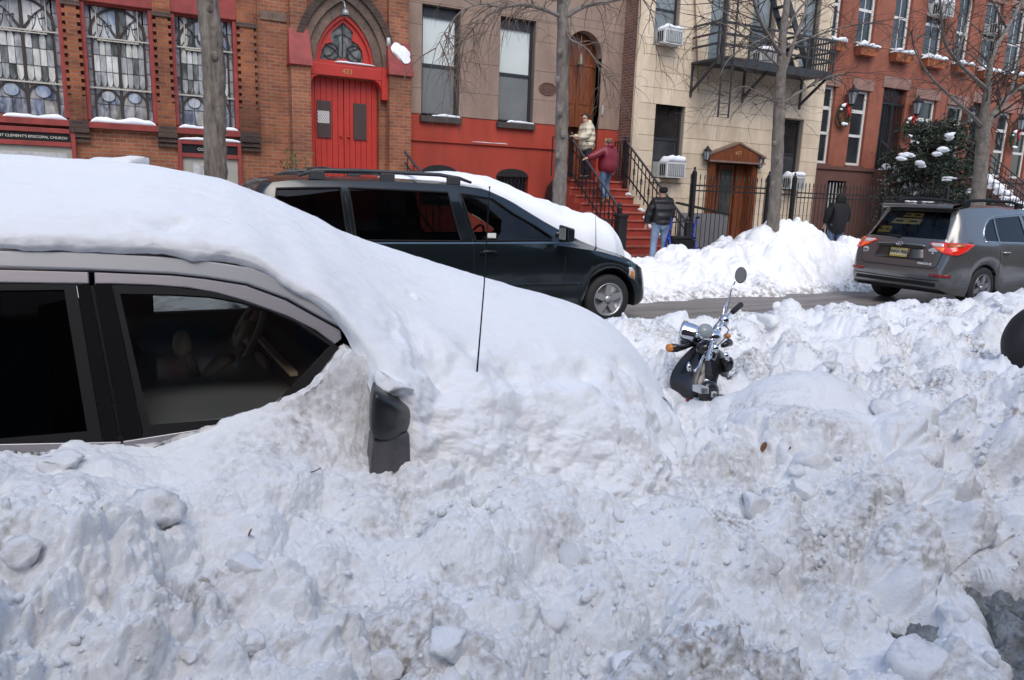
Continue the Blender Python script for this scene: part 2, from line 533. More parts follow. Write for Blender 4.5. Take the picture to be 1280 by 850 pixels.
def bank_base(x, y):
    z = _W[-3] + _W[-2] * x + _W[-1] * y
    for k in range(len(_C)):
        z = z + _W[k] * _tps((x - _C[k, 0]) ** 2 + (y - _C[k, 1]) ** 2)
    # snow heaped over the buried seat of the scooter
    z = np.maximum(z, 0.16 + 0.56 * np.exp(-(((x - 3.56) / 0.58) ** 2 + ((y - 2.90) / 0.55) ** 2) ** 1.15))
    # snow packed against the foot of the windscreen pillar
    top = np.interp(x, [.40, .51, .60, .64, .70, .76, .82, .90, 1.0], [.86, .92, .97, 1.0, 1.05, 1.11, 1.07, .9, .6])
    k = np.interp(x, [.40, .60, .72, 1.2], [1.4, 2.8, 5.0, 5.0])
    z = np.where((x > .40) & (x < 1.2) & (y < 2.9), np.maximum(z, top - k * np.maximum(0, 2.64 - y)), z)
    # nothing under the parked car
    cut = 2.66 + .10 * sstep(.42, .62, x)
    car = sstep(0, .04, y - cut) * (1 - sstep(4.40, 4.45, y)) * sstep(-2.2, -2.1, x) * (1 - sstep(2.70, 2.85, x))
    z = z * (1 - car) + 0.03 * car
    # cleared strip of pavement at the right: the bank breaks off steeply
    yf = np.interp(x, [2.2, 2.45, 2.75, 3.1, 3.6, 5, 8], [.80, 1.07, 1.35, 1.53, 1.59, 1.54, 1.51]) + .04 * np.sin(x * 9) + .025 * np.sin(x * 23)
    cl = sstep(2.1, 2.3, x) * (1 - sstep(-.02, .05, y - yf))
    z = z * (1 - cl) - .05 * cl
    return np.where(y > 6.35, np.minimum(z, -0.03), z)
TH = np.radians(np.concatenate([np.linspace(-62, -14, 50)[:-1], np.linspace(-14, 71, 800), np.linspace(71, 80, 30)[1:]]))
RR = np.exp(np.concatenate([np.linspace(math.log(0.85), math.log(1.35), 25)[:-1], np.linspace(math.log(1.35), math.log(4.4), 560)[:-1], np.linspace(math.log(4.4), math.log(19.0), 200)]))
def make_bank():
    t, r_ = np.meshgrid(TH, RR, indexing='ij')
    x = (r_ * np.sin(t)).ravel(); y = (r_ * np.cos(t)).ravel()
    y = np.clip(y, 0.3, 6.5)
    x = np.clip(x, -4, 17)
    z = bank_base(x, y)
    V = np.stack([x, y, z], 1)
    a, b = len(TH), len(RR)
    N = grid_normals(V, a, b)
    N *= np.sign(N[:, 2:3] + 1e-9)
    # how broken up the snow is
    mound = np.exp(-(((x - 3.5) / 0.62) ** 2 + ((y - 2.9) / 0.55) ** 2) ** 1.5)
    door = np.exp(-((y - 2.6) / 0.22) ** 2) * (1 - sstep(0.7, 1.0, x))
    big = sstep(-0.15, 0.35, fbm(V, 0.9, 3, 5)) 
    rough = np.clip(0.30 + 0.70 * big + 0.45 * sstep(2.3, 3.2, x) + 0.2 * sstep(4.5, 5.2, y), 0, 1.15)
    rough = rough * (1 - 0.93 * mound) * (1 - 0.75 * door)
    rough *= sstep(-0.02, 0.10, z)
    rough *= 1 - .7 * sstep(2.15, 2.4, x) * (1 - sstep(.0, .22, y - np.interp(x, [2.2, 2.45, 2.75, 3.1, 3.6, 5, 8], [.86, 1.13, 1.40, 1.58, 1.64, 1.58, 1.55])))
    P = V + 0.035 * np.stack([fbm(V, 3.0, 2, 11), fbm(V, 3.0, 2, 21), fbm(V, 3.0, 2, 31)], 1)
    d = 0.105 * fbm(P, 1.5, 3, 1) * (1 - mound) * (1 - .6 * door)
    fine = sstep(-.1, .4, fbm(V, 1.7, 2, 61))
    B1 = lumps(P, 0.36, 1, 0.6); B2 = lumps(P, 0.18, 2, 0.6)
    P3 = V + .010 * np.stack([fbm(V, 14, 2, 14), fbm(V, 14, 2, 24), fbm(V, 14, 2, 34)], 1)
    crumb = np.clip(.25 + .9 * fine, 0, 1)
    near_ = 1 - .45 * sstep(4.3, 5.0, y)
    d += rough * near_ * (0.74 * B1 + 0.62 * B2 + 0.25 * lumps(P, 0.09, 3, 0.25) - 0.075)
    d += (.35 + .65 * rough) * (1 - mound) * (1 - .7 * door) * (.185 * billow(P, 2.4, 6, 5, .52) * near_ + crumb * (.025 * billow(P3, 15, 4, 9, .56) + .30 * lumps(P3, .045, 6, .15)) - .078)
    d += (1 - .8 * mound) * (1 - .6 * door) * (.0035 * fbm(V, 45, 2, 91) + .0020 * fbm(V, 95, 1, 95))
    sl_ = sstep(-.15, .25, fbm(V, 1.4, 2, 77))
    d += rough * near_ * (.060 * slabs(P, .30, 1) * sl_ + .024 * slabs(P, .13, 2) * (1 - .5 * sl_))
    d += rough * (0.020 * fbm(P, 7, 4, 7) - .035 * np.abs(fbm(V, 2.3, 4, 71)) + .02) + .006 * fbm(P, 26, 3, 19) * rough
    d += 0.004 * fbm(P, 22, 3, 9)
    d *= sstep(0.02, 0.12, z + 0.02)
    far = sstep(4.5, 5.0, y)
    V2 = V + N * d[:, None]
    # grit gathers in streaks on the broken faces
    gn = fbm(V, 1.3, 4, 41)
    grit = sstep(0.05, 0.60, gn) * np.clip(rough, .25, 1) * 0.8
    for (px, py, Y, rr, am) in ((905, 632, 2.05, .10, 1.3), (470, 640, 2.2, .05, .6), (250, 700, 1.9, .10, .7), (700, 640, 2.05, .09, .8), (670, 700, 1.75, .08, .7), (1150, 540, 2.5, .18, .7), (1180, 480, 3.4, .3, .5), (380, 470, 2.6, .05, .5), (385, 545, 2.5, .05, .6)):
        c = onY(px, py, Y)
        grit += am * np.exp(-(((x - c.x) ** 2 + (y - c.y) ** 2) / rr ** 2))
    o = npmesh('snow_bank', V2, gridfaces(a, b), M_BANK, attrs={'grit': np.clip(grit, 0, 1)})
    return o, V2.reshape(a, b, 3)
BANK, BANKV = make_bank()
tag(BANK, 'lumpy ploughed snow heaped along the near side of the road', 'snow', kind='structure')
def bank_z(x, y):
    t = math.atan2(x, y); r_ = math.hypot(x, y)
    i = int(np.clip(np.searchsorted(TH, t), 1, len(TH) - 1)); j = int(np.clip(np.searchsorted(RR, r_), 1, len(RR) - 1))
    return float(BANKV[i, j, 2])

# ------------------------------------------------------------------ loose blocks of snow on the bank
def chunk_mesh(seed, level=3):
    rs = random.Random(seed)
    bm = bmesh.new()
    bmesh.ops.create_icosphere(bm, subdivisions=level, radius=1.0)
    V = np.array([v.co[:] for v in bm.verts])
    for _ in range(rs.randint(6, 9)):
        n = Vector((rs.gauss(0, 1), rs.gauss(0, 1), rs.gauss(0, 1))).normalized()
        h = rs.uniform(0.45, 0.8)
        d = V @ np.array(n)
        ex = np.maximum(0, d - h)
        V = V - (ex * 0.97)[:, None] * np.array(n)[None, :]
    N = V / np.linalg.norm(V, axis=1)[:, None]
    V = V + N * (0.07 * fbm(V, 1.7, 3, seed) + 0.07 * fbm(V, 4.0, 4, seed + 5) + .34 * billow(V, 1.1, 4, seed + 3, .6) - .16)[:, None]
    V *= np.array([1.0, rs.uniform(.75, 1), rs.uniform(.6, .85)])
    for v, c in zip(bm.verts, V): v.co = c
    me = bpy.data.meshes.new('snow_chunk')
    bm.to_mesh(me); bm.free()
    me.polygons.foreach_set('use_smooth', [True] * len(me.polygons))
    return me
CH = [chunk_mesh(s) for s in range(12)]
for me in CH: me.materials.append(M_BANK)
def put_chunk(x, y, s, k=None, sink=0.25, zr=None):
    o = bpy.data.objects.new('snow_chunk', CH[rnd.randrange(len(CH)) if k is None else k])
    z = (bank_z(x, y) if zr is None else zr) + s * (0.6 - sink)
    o.location = (x, y, z); o.scale = (s, s, s)
    o.rotation_euler = (rnd.uniform(-.5, .5), rnd.uniform(-.5, .5), rnd.uniform(0, 6.28))
    COL.objects.link(o); o.parent = BANK
    return o
for px, py, Y, s in ((75, 562, 2.50, .075), (195, 640, 2.2, .085), (620, 640, 2.15, .03), (600, 590, 2.25, .045), (1060, 650, 2.1, .11), (1000, 625, 2.2, .08), (690, 715, 1.75, .07),
                     (940, 640, 2.1, .10), (560, 745, 1.6, .08), (800, 790, 1.45, .08), (700, 815, 1.5, .06),
                     (640, 585, 2.3, .035), (950, 720, 1.8, .09), (880, 660, 2.1, .06), (1100, 560, 2.5, .09), (1015, 585, 2.3, .12), (480, 745, 1.65, .06), (260, 770, 1.5, .06)):
    p = onY(px, py, Y)
    put_chunk(p.x, p.y, s * .92, zr=None, sink=.62)
cnt = 0
while cnt < 250:
    th = R(rnd.uniform(-12, 68)); rr_ = rnd.uniform(1.6, 10.5)
    x, y = rr_ * math.sin(th), rr_ * math.cos(th)
    if y > 6.1 or y < 1.2 or (2.35 < y < 4.65 and x < 3.05) or math.hypot((x - 3.5) / .6, (y - 2.9) / .65) < 1: continue
    if abs(x - 3.36) < .3 and abs(y - 3.6) < .3: continue
    if x < 1.2 and y < 2.4 and rnd.random() < .5: continue
    if bank_base(np.array([x]), np.array([y]))[0] < .12: continue
    s = min(0.095, 0.018 + rnd.expovariate(1 / 0.024)) * (1 + (0.5 if y > 4.9 else 0))
    put_chunk(x, y, s, sink=rnd.uniform(.6, 1.15)); cnt += 1
# crumbs too many to count
def make_crumbs():
    bm = bmesh.new(); bmesh.ops.create_icosphere(bm, subdivisions=1, radius=1.0)
    bv = np.array([v.co[:] for v in bm.verts]); bf = np.array([[v.index for v in f.verts] for f in bm.faces]); bm.free()
    Vs, Fs, n = [], [], 0
    rs = np.random.RandomState(5)
    while len(Vs) < 3200:
        th = R(rs.uniform(-14, 70)); rr_ = 1.45 + 9 * rs.rand() ** 1.6
        cx, cy = rr_ * math.sin(th), rr_ * math.cos(th)
        sp = rs.uniform(.03, .16); m = rs.randint(3, 26)
        if rs.rand() > (0.40 if cx < 1.0 else 0.9): continue
        for _ in range(m):
            x, y = cx + rs.normal() * sp, cy + rs.normal() * sp * .7
            if y > 6.2 or y < 1.0 or (2.3 < y < 4.7 and x < 3.0) or math.hypot((x - 3.5) / .62, (y - 2.9) / .62) < 1.0: continue
            s = min(.022, 0.0035 + rs.exponential(0.0045)) * (1 + .12 * max(0, rr_ - 3))
            z = bank_z(x, y)
            if z < 0.03: continue
            Vs.append(bv * (s * rs.uniform(.55, 1.5, 3)) * (1 + rs.uniform(-.3, .3, (len(bv), 1))) + np.array([x, y, z + s * .1])); Fs.append(bf + n); n += len(bv)
    return npmesh('snow_crumbs', np.concatenate(Vs), np.concatenate(Fs), M_BANK, parent=BANK, smooth=False)
tag(make_crumbs(), None, kind='stuff')

# slush on the pavement at the foot of the bank
def make_slush():
    nx, ny = 380, 220
    gx, gy = np.meshgrid(np.linspace(2.2, 4.4, nx), np.linspace(.7, 1.8, ny), indexing='ij')
    V = np.stack([gx.ravel(), gy.ravel(), np.full(gx.size, 0.035)], 1)
    V[:, 2] += 0.02 + 0.03 * fbm(V, 2.5, 3, 2) + 0.7 * lumps(V, .14, 8, .6) + 0.75 * lumps(V, .06, 9, .6) + .8 * lumps(V, .03, 10, .6) + .006 * fbm(V, 40, 2, 3) 
    return npmesh('slush', V, gridfaces(nx, ny), M_SLUSH)
tag(make_slush(), 'grey wet slush on the pavement at the foot of the snow bank', 'slush', kind='stuff')

# ------------------------------------------------------------------ far snow bank along the opposite kerb
FAR = [(-30, .5), (-10, .5), (2, .5), (5, .55), (8.0, .56), (9.2, .42), (10.3, .40), (11.0, .52), (11.8, .95), (12.7, 1.2), (13.6, .98), (14.5, .66), (16.2, .58), (18, .58), (20, .62), (24, .70), (30, .7), (60, .7)]
def far_h(x, y):
    top = np.interp(x, [a for a, _ in FAR], [b for _, b in FAR])
    top = top * (1 + .16 * np.sin(x * 1.9 + 1) * np.sin(x * .83)) 
    f = sstep(9.6, 11.1, y) * (1 - 0.8 * sstep(11.4, 13.0, y))
    return -0.035 + .05 * sstep(9.5, 9.8, y) + top * f + 0.15 * sstep(9.5, 9.9, y)
def make_far():
    nx, ny = 900, 150
    xs = np.concatenate([np.linspace(-25, 5, 100)[:-1], np.linspace(5, 26, 700), np.linspace(26, 50, nx - 798)[1:]]); nx = len(xs)
    gx, gy = np.meshgrid(xs, np.linspace(9.3, 14.2, ny), indexing='ij')
    x, y = gx.ravel(), gy.ravel()
    edge = 0.35 * fbm(np.stack([x, y * .4, y * 0], 1), 0.9, 4, 3)
    z = far_h(x, y + edge)
    V = np.stack([x, y, z], 1)
    h = sstep(0.08, .3, z)
    z2 = z + h * (0.10 * fbm(V, 1.1, 4, 2) + 0.5 * lumps(V, .5, 3, .4) + .07 * slabs(V, .45, 4) + 0.4 * lumps(V, .2, 4, .4) + .35 * lumps(V, .1, 5, .4) - .08)
    z2 = np.where(y > 13.0, np.minimum(z2, .22 + .05 * fbm(V, 1.3, 3, 8)), z2)
    V[:, 2] = z2 + .02 * fbm(V, 4, 3, 33) * sstep(9.4, 9.7, y)
    grit = np.clip(sstep(.55, .05, z2) * sstep(10.9, 9.7, y) * sstep(-.35, .25, fbm(V, 1.2, 3, 9)) * .9 + 1.2 * sstep(.16, .03, z2) * sstep(10.4, 9.9, y), 0, 1)
    return npmesh('far_snow_bank', V, gridfaces(nx, ny), M_FARB, attrs={'grit': grit})
tag(make_far(), 'snow shovelled into heaps along the opposite kerb', 'snow', kind='structure')

# ================================================================== NEAR CAR, half buried
M_SILVER = mat('silver_paint', (0.55, 0.56, 0.58), 0.28, metal=0.5, coat=0.7)
M_SILVD = mat('door_frame_paint', (0.36, 0.34, 0.36), 0.38, metal=0.6, coat=0.4)
M_BLACK = mat('black_plastic', (0.008, 0.008, 0.009), 0.55, spec=.25)
M_BLACKG = mat('black_gloss', (0.008, 0.008, 0.009), 0.12, coat=0.5)
M_RUB = mat('rubber', (0.018, 0.018, 0.018), 0.75)
M_DKINT = mat('dark_interior', (0.075, 0.066, 0.06), 0.7)
M_TAN = mat('tan_trim', (0.60, 0.46, 0.33), 0.45)
M_GREYINT = mat('grey_interior', (0.10, 0.10, 0.105), 0.7)
G_NEAR = glass_mat('near_window_glass', (0.93, 0.94, 0.93))
G_PRIV = glass_mat('privacy_glass', (0.06, 0.06, 0.065))
NA, NB = 2.362, 0.35
NN = Vector((0, -1, NB)).normalized()
def np_(px, py, off=0.0):
    return onP(px, py, NA, NB) + NN * off
car = thing('parked_car', 'silver car buried in snow up to its side windows', 'car', (0.4, 3.5, 0))
CO = Vector((0.4, 3.5, 0))
def carmesh(mb, name, m, parent=None, **k):
    if parent is None:
        mb.v = [(x - CO.x, y - CO.y, z - CO.z) for x, y, z in mb.v]
        return mb.build(name, m, car, **k)
    mb.v = [(x - CO.x, y - CO.y, z - CO.z) for x, y, z in mb.v]
    return mb.build(name, m, parent, **k)
def plate(pxs, off, thick):
    mb = MB(); mb.ext([np_(x, y, off) for x, y in pxs], -NN * thick); return mb
# body below the windows
prof = [(-2.05, .30), (1.9, .30), (2.62, .30), (2.72, .46), (2.66, .60), (2.5, .68), (1.9, .80), (1.25, .88), (1.1, .87), (-1.9, .87), (-2.05, .7)]
b_ = MB(); b_.prism(prof, 2.68, 4.42)
b_.v = [(x, 3.55 + (y - 3.55) * (1 - .40 * max(0, (x - 1.9) / .8)), z) for x, y, z in b_.v]
carmesh(b_, 'body', M_SILVER, bevel=.05)
for wx in (-1.25, 1.85):
    for wy, s in ((2.72, 1), (4.38, -1)):
        m_ = MB(); m_.lathe([(.19, -.02), (.27, -.02), (.325, .0), (.33, .1), (.32, .2), (.2, .21)], (wx, wy, .33), (0, s, 0), 24)
        wh = carmesh(m_, 'wheel', M_RUB, smooth=True)
        m_ = MB(); m_.lathe([(0, .0), (.05, -.005), (.12, .02), (.195, -.01), (.20, .1)], (wx, wy, .33), (0, s, 0), 20)
        carmesh(m_, 'rim', M_SILVER, wh, smooth=True)
# roof skin
rp = []
for X, zt in ((-1.95, .95), (-1.6, 1.25), (-1.1, 1.43), (-.3, 1.465), (.1, 1.455), (.43, 1.40), (.77, 1.18), (1.12, .93)):
    row = []
    for k in range(9):
        v = k / 8
        yy = 2.86 + (4.24 - 2.86) * v
        row.append((X, yy + (0.0 if zt > 1.3 else (v - .5) * .25 * (1.4 - zt)), zt + .05 * (1 - (2 * v - 1) ** 2)))
    rp.append(row)
m_ = MB(); m_.grid(rp)
ro = carmesh(m_, 'roof', M_GREYINT, smooth=True)
sd = ro.modifiers.new('s', 'SOLIDIFY'); sd.thickness = .03; sd.offset = -1
# silver drip moulding, door frames, trims, glass (outlines surveyed on the car's side)
T1 = [(-700, 330), (-350, 316), (0, 313.7), (107.8, 316.5), (201, 321.5), (260, 327), (312, 335), (359, 352), (395, 374), (427.6, 402.8)]
T2 = [(428, 411), (395, 393.5), (359, 373.5), (308, 355), (258, 347), (215, 342.5), (111, 338), (0, 335), (-350, 337), (-700, 350)]
carmesh(plate(T1 + T2, .012, .05), 'roof_rail', M_SILVER, bevel=.006)
U2 = [(426, 413.5), (393, 395.8), (357, 375.6), (307, 357), (257, 349), (215, 344.6), (117.5, 340.4)]
U3 = [(118.5, 355), (144, 355), (190, 356.5), (234, 359.7), (270, 366), (305, 375.8), (359, 395), (395, 413), (418, 430), (427, 424)]
fd = carmesh(plate(U3 + U2, .004, .04), 'front_door', M_SILVD, bevel=.004)
tag(fd, 'silver front door with grey window frame')
rd = carmesh(plate([(-350, 356), (0, 353.5), (111.5, 355), (111, 340.2), (0, 337.3), (-350, 339)], .004, .04), 'rear_door', M_SILVD, bevel=.004)
# belt strips (silver below the black trim)
carmesh(plate([(156.5, 572), (330, 540), (330, 524), (153.5, 551.5)], .003, .04), 'belt_strip', M_SILVD, fd, bevel=.003)
carmesh(plate([(-350, 580), (154.5, 572), (151.5, 552), (-350, 562)], .003, .04), 'belt_strip', M_SILVD, rd, bevel=.003)
# black trim round the glass (front)
F_in = [(150, 367), (212, 367.8), (262, 370.5), (300, 377), (334, 387.5), (370, 403), (413, 432), (330, 520), (187, 531)]
F_out = [(140, 356), (190, 357.5), (234, 360.7), (270, 367), (305, 376.8), (359, 396), (395, 414), (424, 434), (345, 534), (180, 546)]
m_ = MB()
def ringplate(mb, outer, inner, off, thick):
    # outer, inner: same length lists
    n = len(outer)
    A = [np_(x, y, off) for x, y in outer]; B = [np_(x, y, off) for x, y in inner]
    A2 = [p - NN * thick for p in A]; B2 = [p - NN * thick for p in B]
    for i in range(n):
        j = (i + 1) % n
        mb.hexa([A[i], A[j], B[j], B[i]], [A2[i], A2[j], B2[j], B2[i]])
ringplate(m_, [(140, 356), (212, 358.5), (262, 364.5), (300, 374.5), (340, 388), (372, 401), (424, 434), (345, 534), (180, 546)], F_in, .0, .03)
carmesh(m_, 'window_seal', M_BLACK, fd)
carmesh(plate(F_in, -.010, .004), 'window', G_NEAR, fd)
R_in = [(-260, 368), (0, 363), (80, 362), (109, 539), (0, 548), (-260, 556)]
m_ = MB(); ringplate(m_, [(-280, 357), (0, 354.5), (95, 355.5), (128, 552), (0, 560), (-280, 569)], R_in, .0, .03)
carmesh(m_, 'window_seal', M_BLACK, rd)
carmesh(plate(R_in, -.010, .004), 'window', G_PRIV, rd)
carmesh(plate([(95.8, 356), (111.5, 356), (149, 551), (128.8, 552)], .004, .03), 'pillar', M_BLACKG, rd)
carmesh(plate([(117, 356), (139.2, 356), (179.2, 546), (153.5, 550.5)], .004, .03), 'pillar', M_BLACKG, fd)
carmesh(plate([(111.8, 356), (116.7, 356), (153, 550), (149.5, 551)], -.012, .02), 'pillar', M_BLACK)
carmesh(plate([(-280, 340), (-350, 340), (-350, 575), (-280, 569)], .0, .03), 'pillar', M_BLACKG)
carmesh(plate([(-350, 340), (-520, 346), (-640, 560), (-350, 572)], .0, .03), 'quarter_panel', M_SILVD)
# wall between belt and body, and cabin
m_ = MB(); m_.box(-1.9, 1.2, 2.70, 2.74, .5, .86); carmesh(m_, 'door_lining', M_DKINT)
m_ = MB(); m_.box(-1.9, 1.5, 2.76, 4.34, .32, .36); carmesh(m_, 'cabin_floor', M_DKINT)
# far side: door with a strip of window
fz0, fz1 = 1.0, 1.075
m_ = MB(); m_.box(-1.9, 1.2, 4.30, 4.40, .4, fz0)
carmesh(m_, 'far_door', mat('teal_grey_trim', (0.26, 0.31, 0.30), 0.45), bevel=.02)
m_ = MB(); m_.box(-.15, .18, 4.28, 4.40, fz0, 1.42); m_.box(-1.9, -1.7, 4.28, 4.40, fz0, 1.42); m_.box(.84, .95, 4.28, 4.40, fz0, 1.3); m_.box(.18, .84, 4.28, 4.40, fz1 + .03, 1.42)
carmesh(m_, 'far_pillar', M_DKINT)
m_ = MB(); m_.box(.18, .84, 4.345, 4.349, fz0, fz1 + .03); carmesh(m_, 'far_window', glass_mat('far_window_glass', (.45, .47, .47)))
# seats
def seat(name, x, y, s=1.0, hz=1.13):
    mb = MB()
    mb.tube([(x - .05, y, .52), (x + .45, y, .56)], [.20, .19], 12, flat=.45)
    mb.tube([(x - .05, y, .55), (x - .18, y, .85), (x - .25, y, 1.02)], [.22, .23, .16], 12, flat=.45)
    mb.tube([(x - .25, y, 1.03), (x - .27, y, hz)], [.10, .09], 10, flat=.6)
    return carmesh(mb, name, M_DKINT, smooth=True)
seat('seat', .05, 3.95); seat('seat', -.02, 3.12, hz=1.06); seat('seat', -.95, 3.95); seat('seat', -.95, 3.12)
# dashboard and centre console
m_ = MB(); m_.prism([(.62, .62), (.62, .93), (.72, 1.0), (1.15, .98), (1.15, .62)], 2.80, 4.28)
da = carmesh(m_, 'dashboard', M_DKINT, bevel=.02)
m_ = MB(); m_.box(.60, .63, 2.95, 4.2, .945, .962); carmesh(m_, 'dash_trim', M_TAN, da)
m_ = MB(); m_.box(.585, .615, 3.42, 3.70, .64, .9); carmesh(m_, 'centre_stack', M_TAN, da, bevel=.01)
m_ = MB(); m_.box(.57, .60, 2.86, 3.10, .80, .84); carmesh(m_, 'air_vent', M_TAN, da)
# steering wheel: centre on its line of sight
sw = onY(307, 419, 3.88)
ax = Vector((-1, -.05, .52)).normalized()
e1 = Vector((0, 1, 0)); e1 = (e1 - ax * e1.dot(ax)).normalized(); e2 = ax.cross(e1)
m_ = MB()
ring = [sw + e1 * math.cos(t) * .185 + e2 * math.sin(t) * .185 for t in [2 * math.pi * k / 28 for k in range(29)]]
m_.tube(ring, .017, 8, cap=False)
stw = carmesh(m_, 'steering_wheel', mat('wheel_leather', (.60, .54, .46), .35), smooth=True)
m_ = MB()
for t in (.15, math.pi - .15, -math.pi / 2): m_.tube([sw, sw + (e1 * math.cos(t) + e2 * math.sin(t)) * .18 - ax * .01], [.03, .018], 6)
carmesh(m_, 'spoke', M_TAN, stw, smooth=True)
m_ = MB(); m_.lathe([(0, .045), (.05, .045), (.075, .03), (.085, 0), (.07, -.05), (.05, -.2), (0, -.2)], sw, ax, 16)
carmesh(m_, 'airbag_cover', M_TAN, stw, smooth=True)
m_ = MB()
m_.tube([sw + ax * .048 + e1 * math.cos(t) * .022 + e2 * math.sin(t) * .028 for t in [2 * math.pi * k / 16 for k in range(17)]], .003, 6, cap=False)
carmesh(m_, 'emblem', mat('chrome', (.75, .75, .76), .08, metal=1.0), stw)
# gear lever and belt buckle catch the light
m_ = MB(); m_.ball(onY(228, 430, 3.35), .05, .8, .8, 1.2); m_.tube([onY(228, 432, 3.35), onY(245, 470, 3.35)], [.03, .02], 8)
carmesh(m_, 'gear_lever', mat('worn_leather', (.45, .39, .30), .5), smooth=True)
m_ = MB(); m_.tube([onY(255, 470, 3.3), onY(275, 452, 3.32), onY(292, 447, 3.34)], [.02, .035, .02], 8)
carmesh(m_, 'armrest', mat('worn_leather', (.2, .17, .13), .5), smooth=True)
m_ = MB(); m_.box(-.1, .55, 2.76, 2.84, .55, .845)
carmesh(m_, 'door_card', M_GREYINT, bevel=.03)
# wing mirror
mp = lambda px, py, Y=2.50: onY(px, py, Y)
m_ = MB()
def loft(mb, rings):
    mb.grid(rings, True)
    mb.f.append(tuple(range(len(mb.v) - len(rings) * len(rings[0]), len(mb.v) - (len(rings) - 1) * len(rings[0])))[::-1])
    mb.f.append(tuple(range(len(mb.v) - len(rings[0]), len(mb.v))))
fr_ = [mp(461, 551, 2.43), mp(461.5, 520, 2.43), mp(465, 489, 2.43), mp(470, 487, 2.44), mp(485, 494, 2.45), mp(500, 502, 2.47), mp(512, 509, 2.52), mp(517, 518, 2.56), mp(516, 531, 2.56), mp(508, 543, 2.53), mp(497, 551, 2.49), mp(480, 552, 2.45)]
c_ = sum(fr_, Vector()) / len(fr_)
bk_ = [p + Vector((.06, .20, 0)) for p in fr_]
def mring(f, d): return [c_ + (q - c_) * f + Vector(d) for q in fr_]
loft(m_, [mring(.30, (-.004, -.050, .0)), mring(.62, (-.004, -.046, 0)), mring(.88, (-.003, -.028, 0)), mring(.97, (0, -.010, 0)), mring(1.0, (.004, .012, 0)), mring(1.0, (.03, .10, 0)), mring(.97, (.06, .20, 0))])
mi = carmesh(m_, 'wing_mirror', mat('mirror_plastic', (.016, .016, .017), .35), smooth=True, sub=2)
m_ = MB(); m_.ext([mp(466, 551.5, 2.42), mp(512, 542, 2.46), mp(514, 587, 2.46), mp(462, 596, 2.42)], (.03, .14, 0))
carmesh(m_, 'mirror_base', mat('mirror_base', (.085, .08, .085), .45, var=.25, vs_=20), mi, bevel=.008)
# whip antenna
a0, a1 = onY(595, 480, 2.66), onY(612, 234, 2.70)
m_ = MB(); m_.tube([a0 - Vector((0, 0, .06)), a0, a0 + (a1 - a0) * .5 + Vector((.006, 0, 0)), a1], [.005, .0042, .003, .0022], 6); m_.ball(a1, .004)
carmesh(m_, 'antenna', M_BLACK)

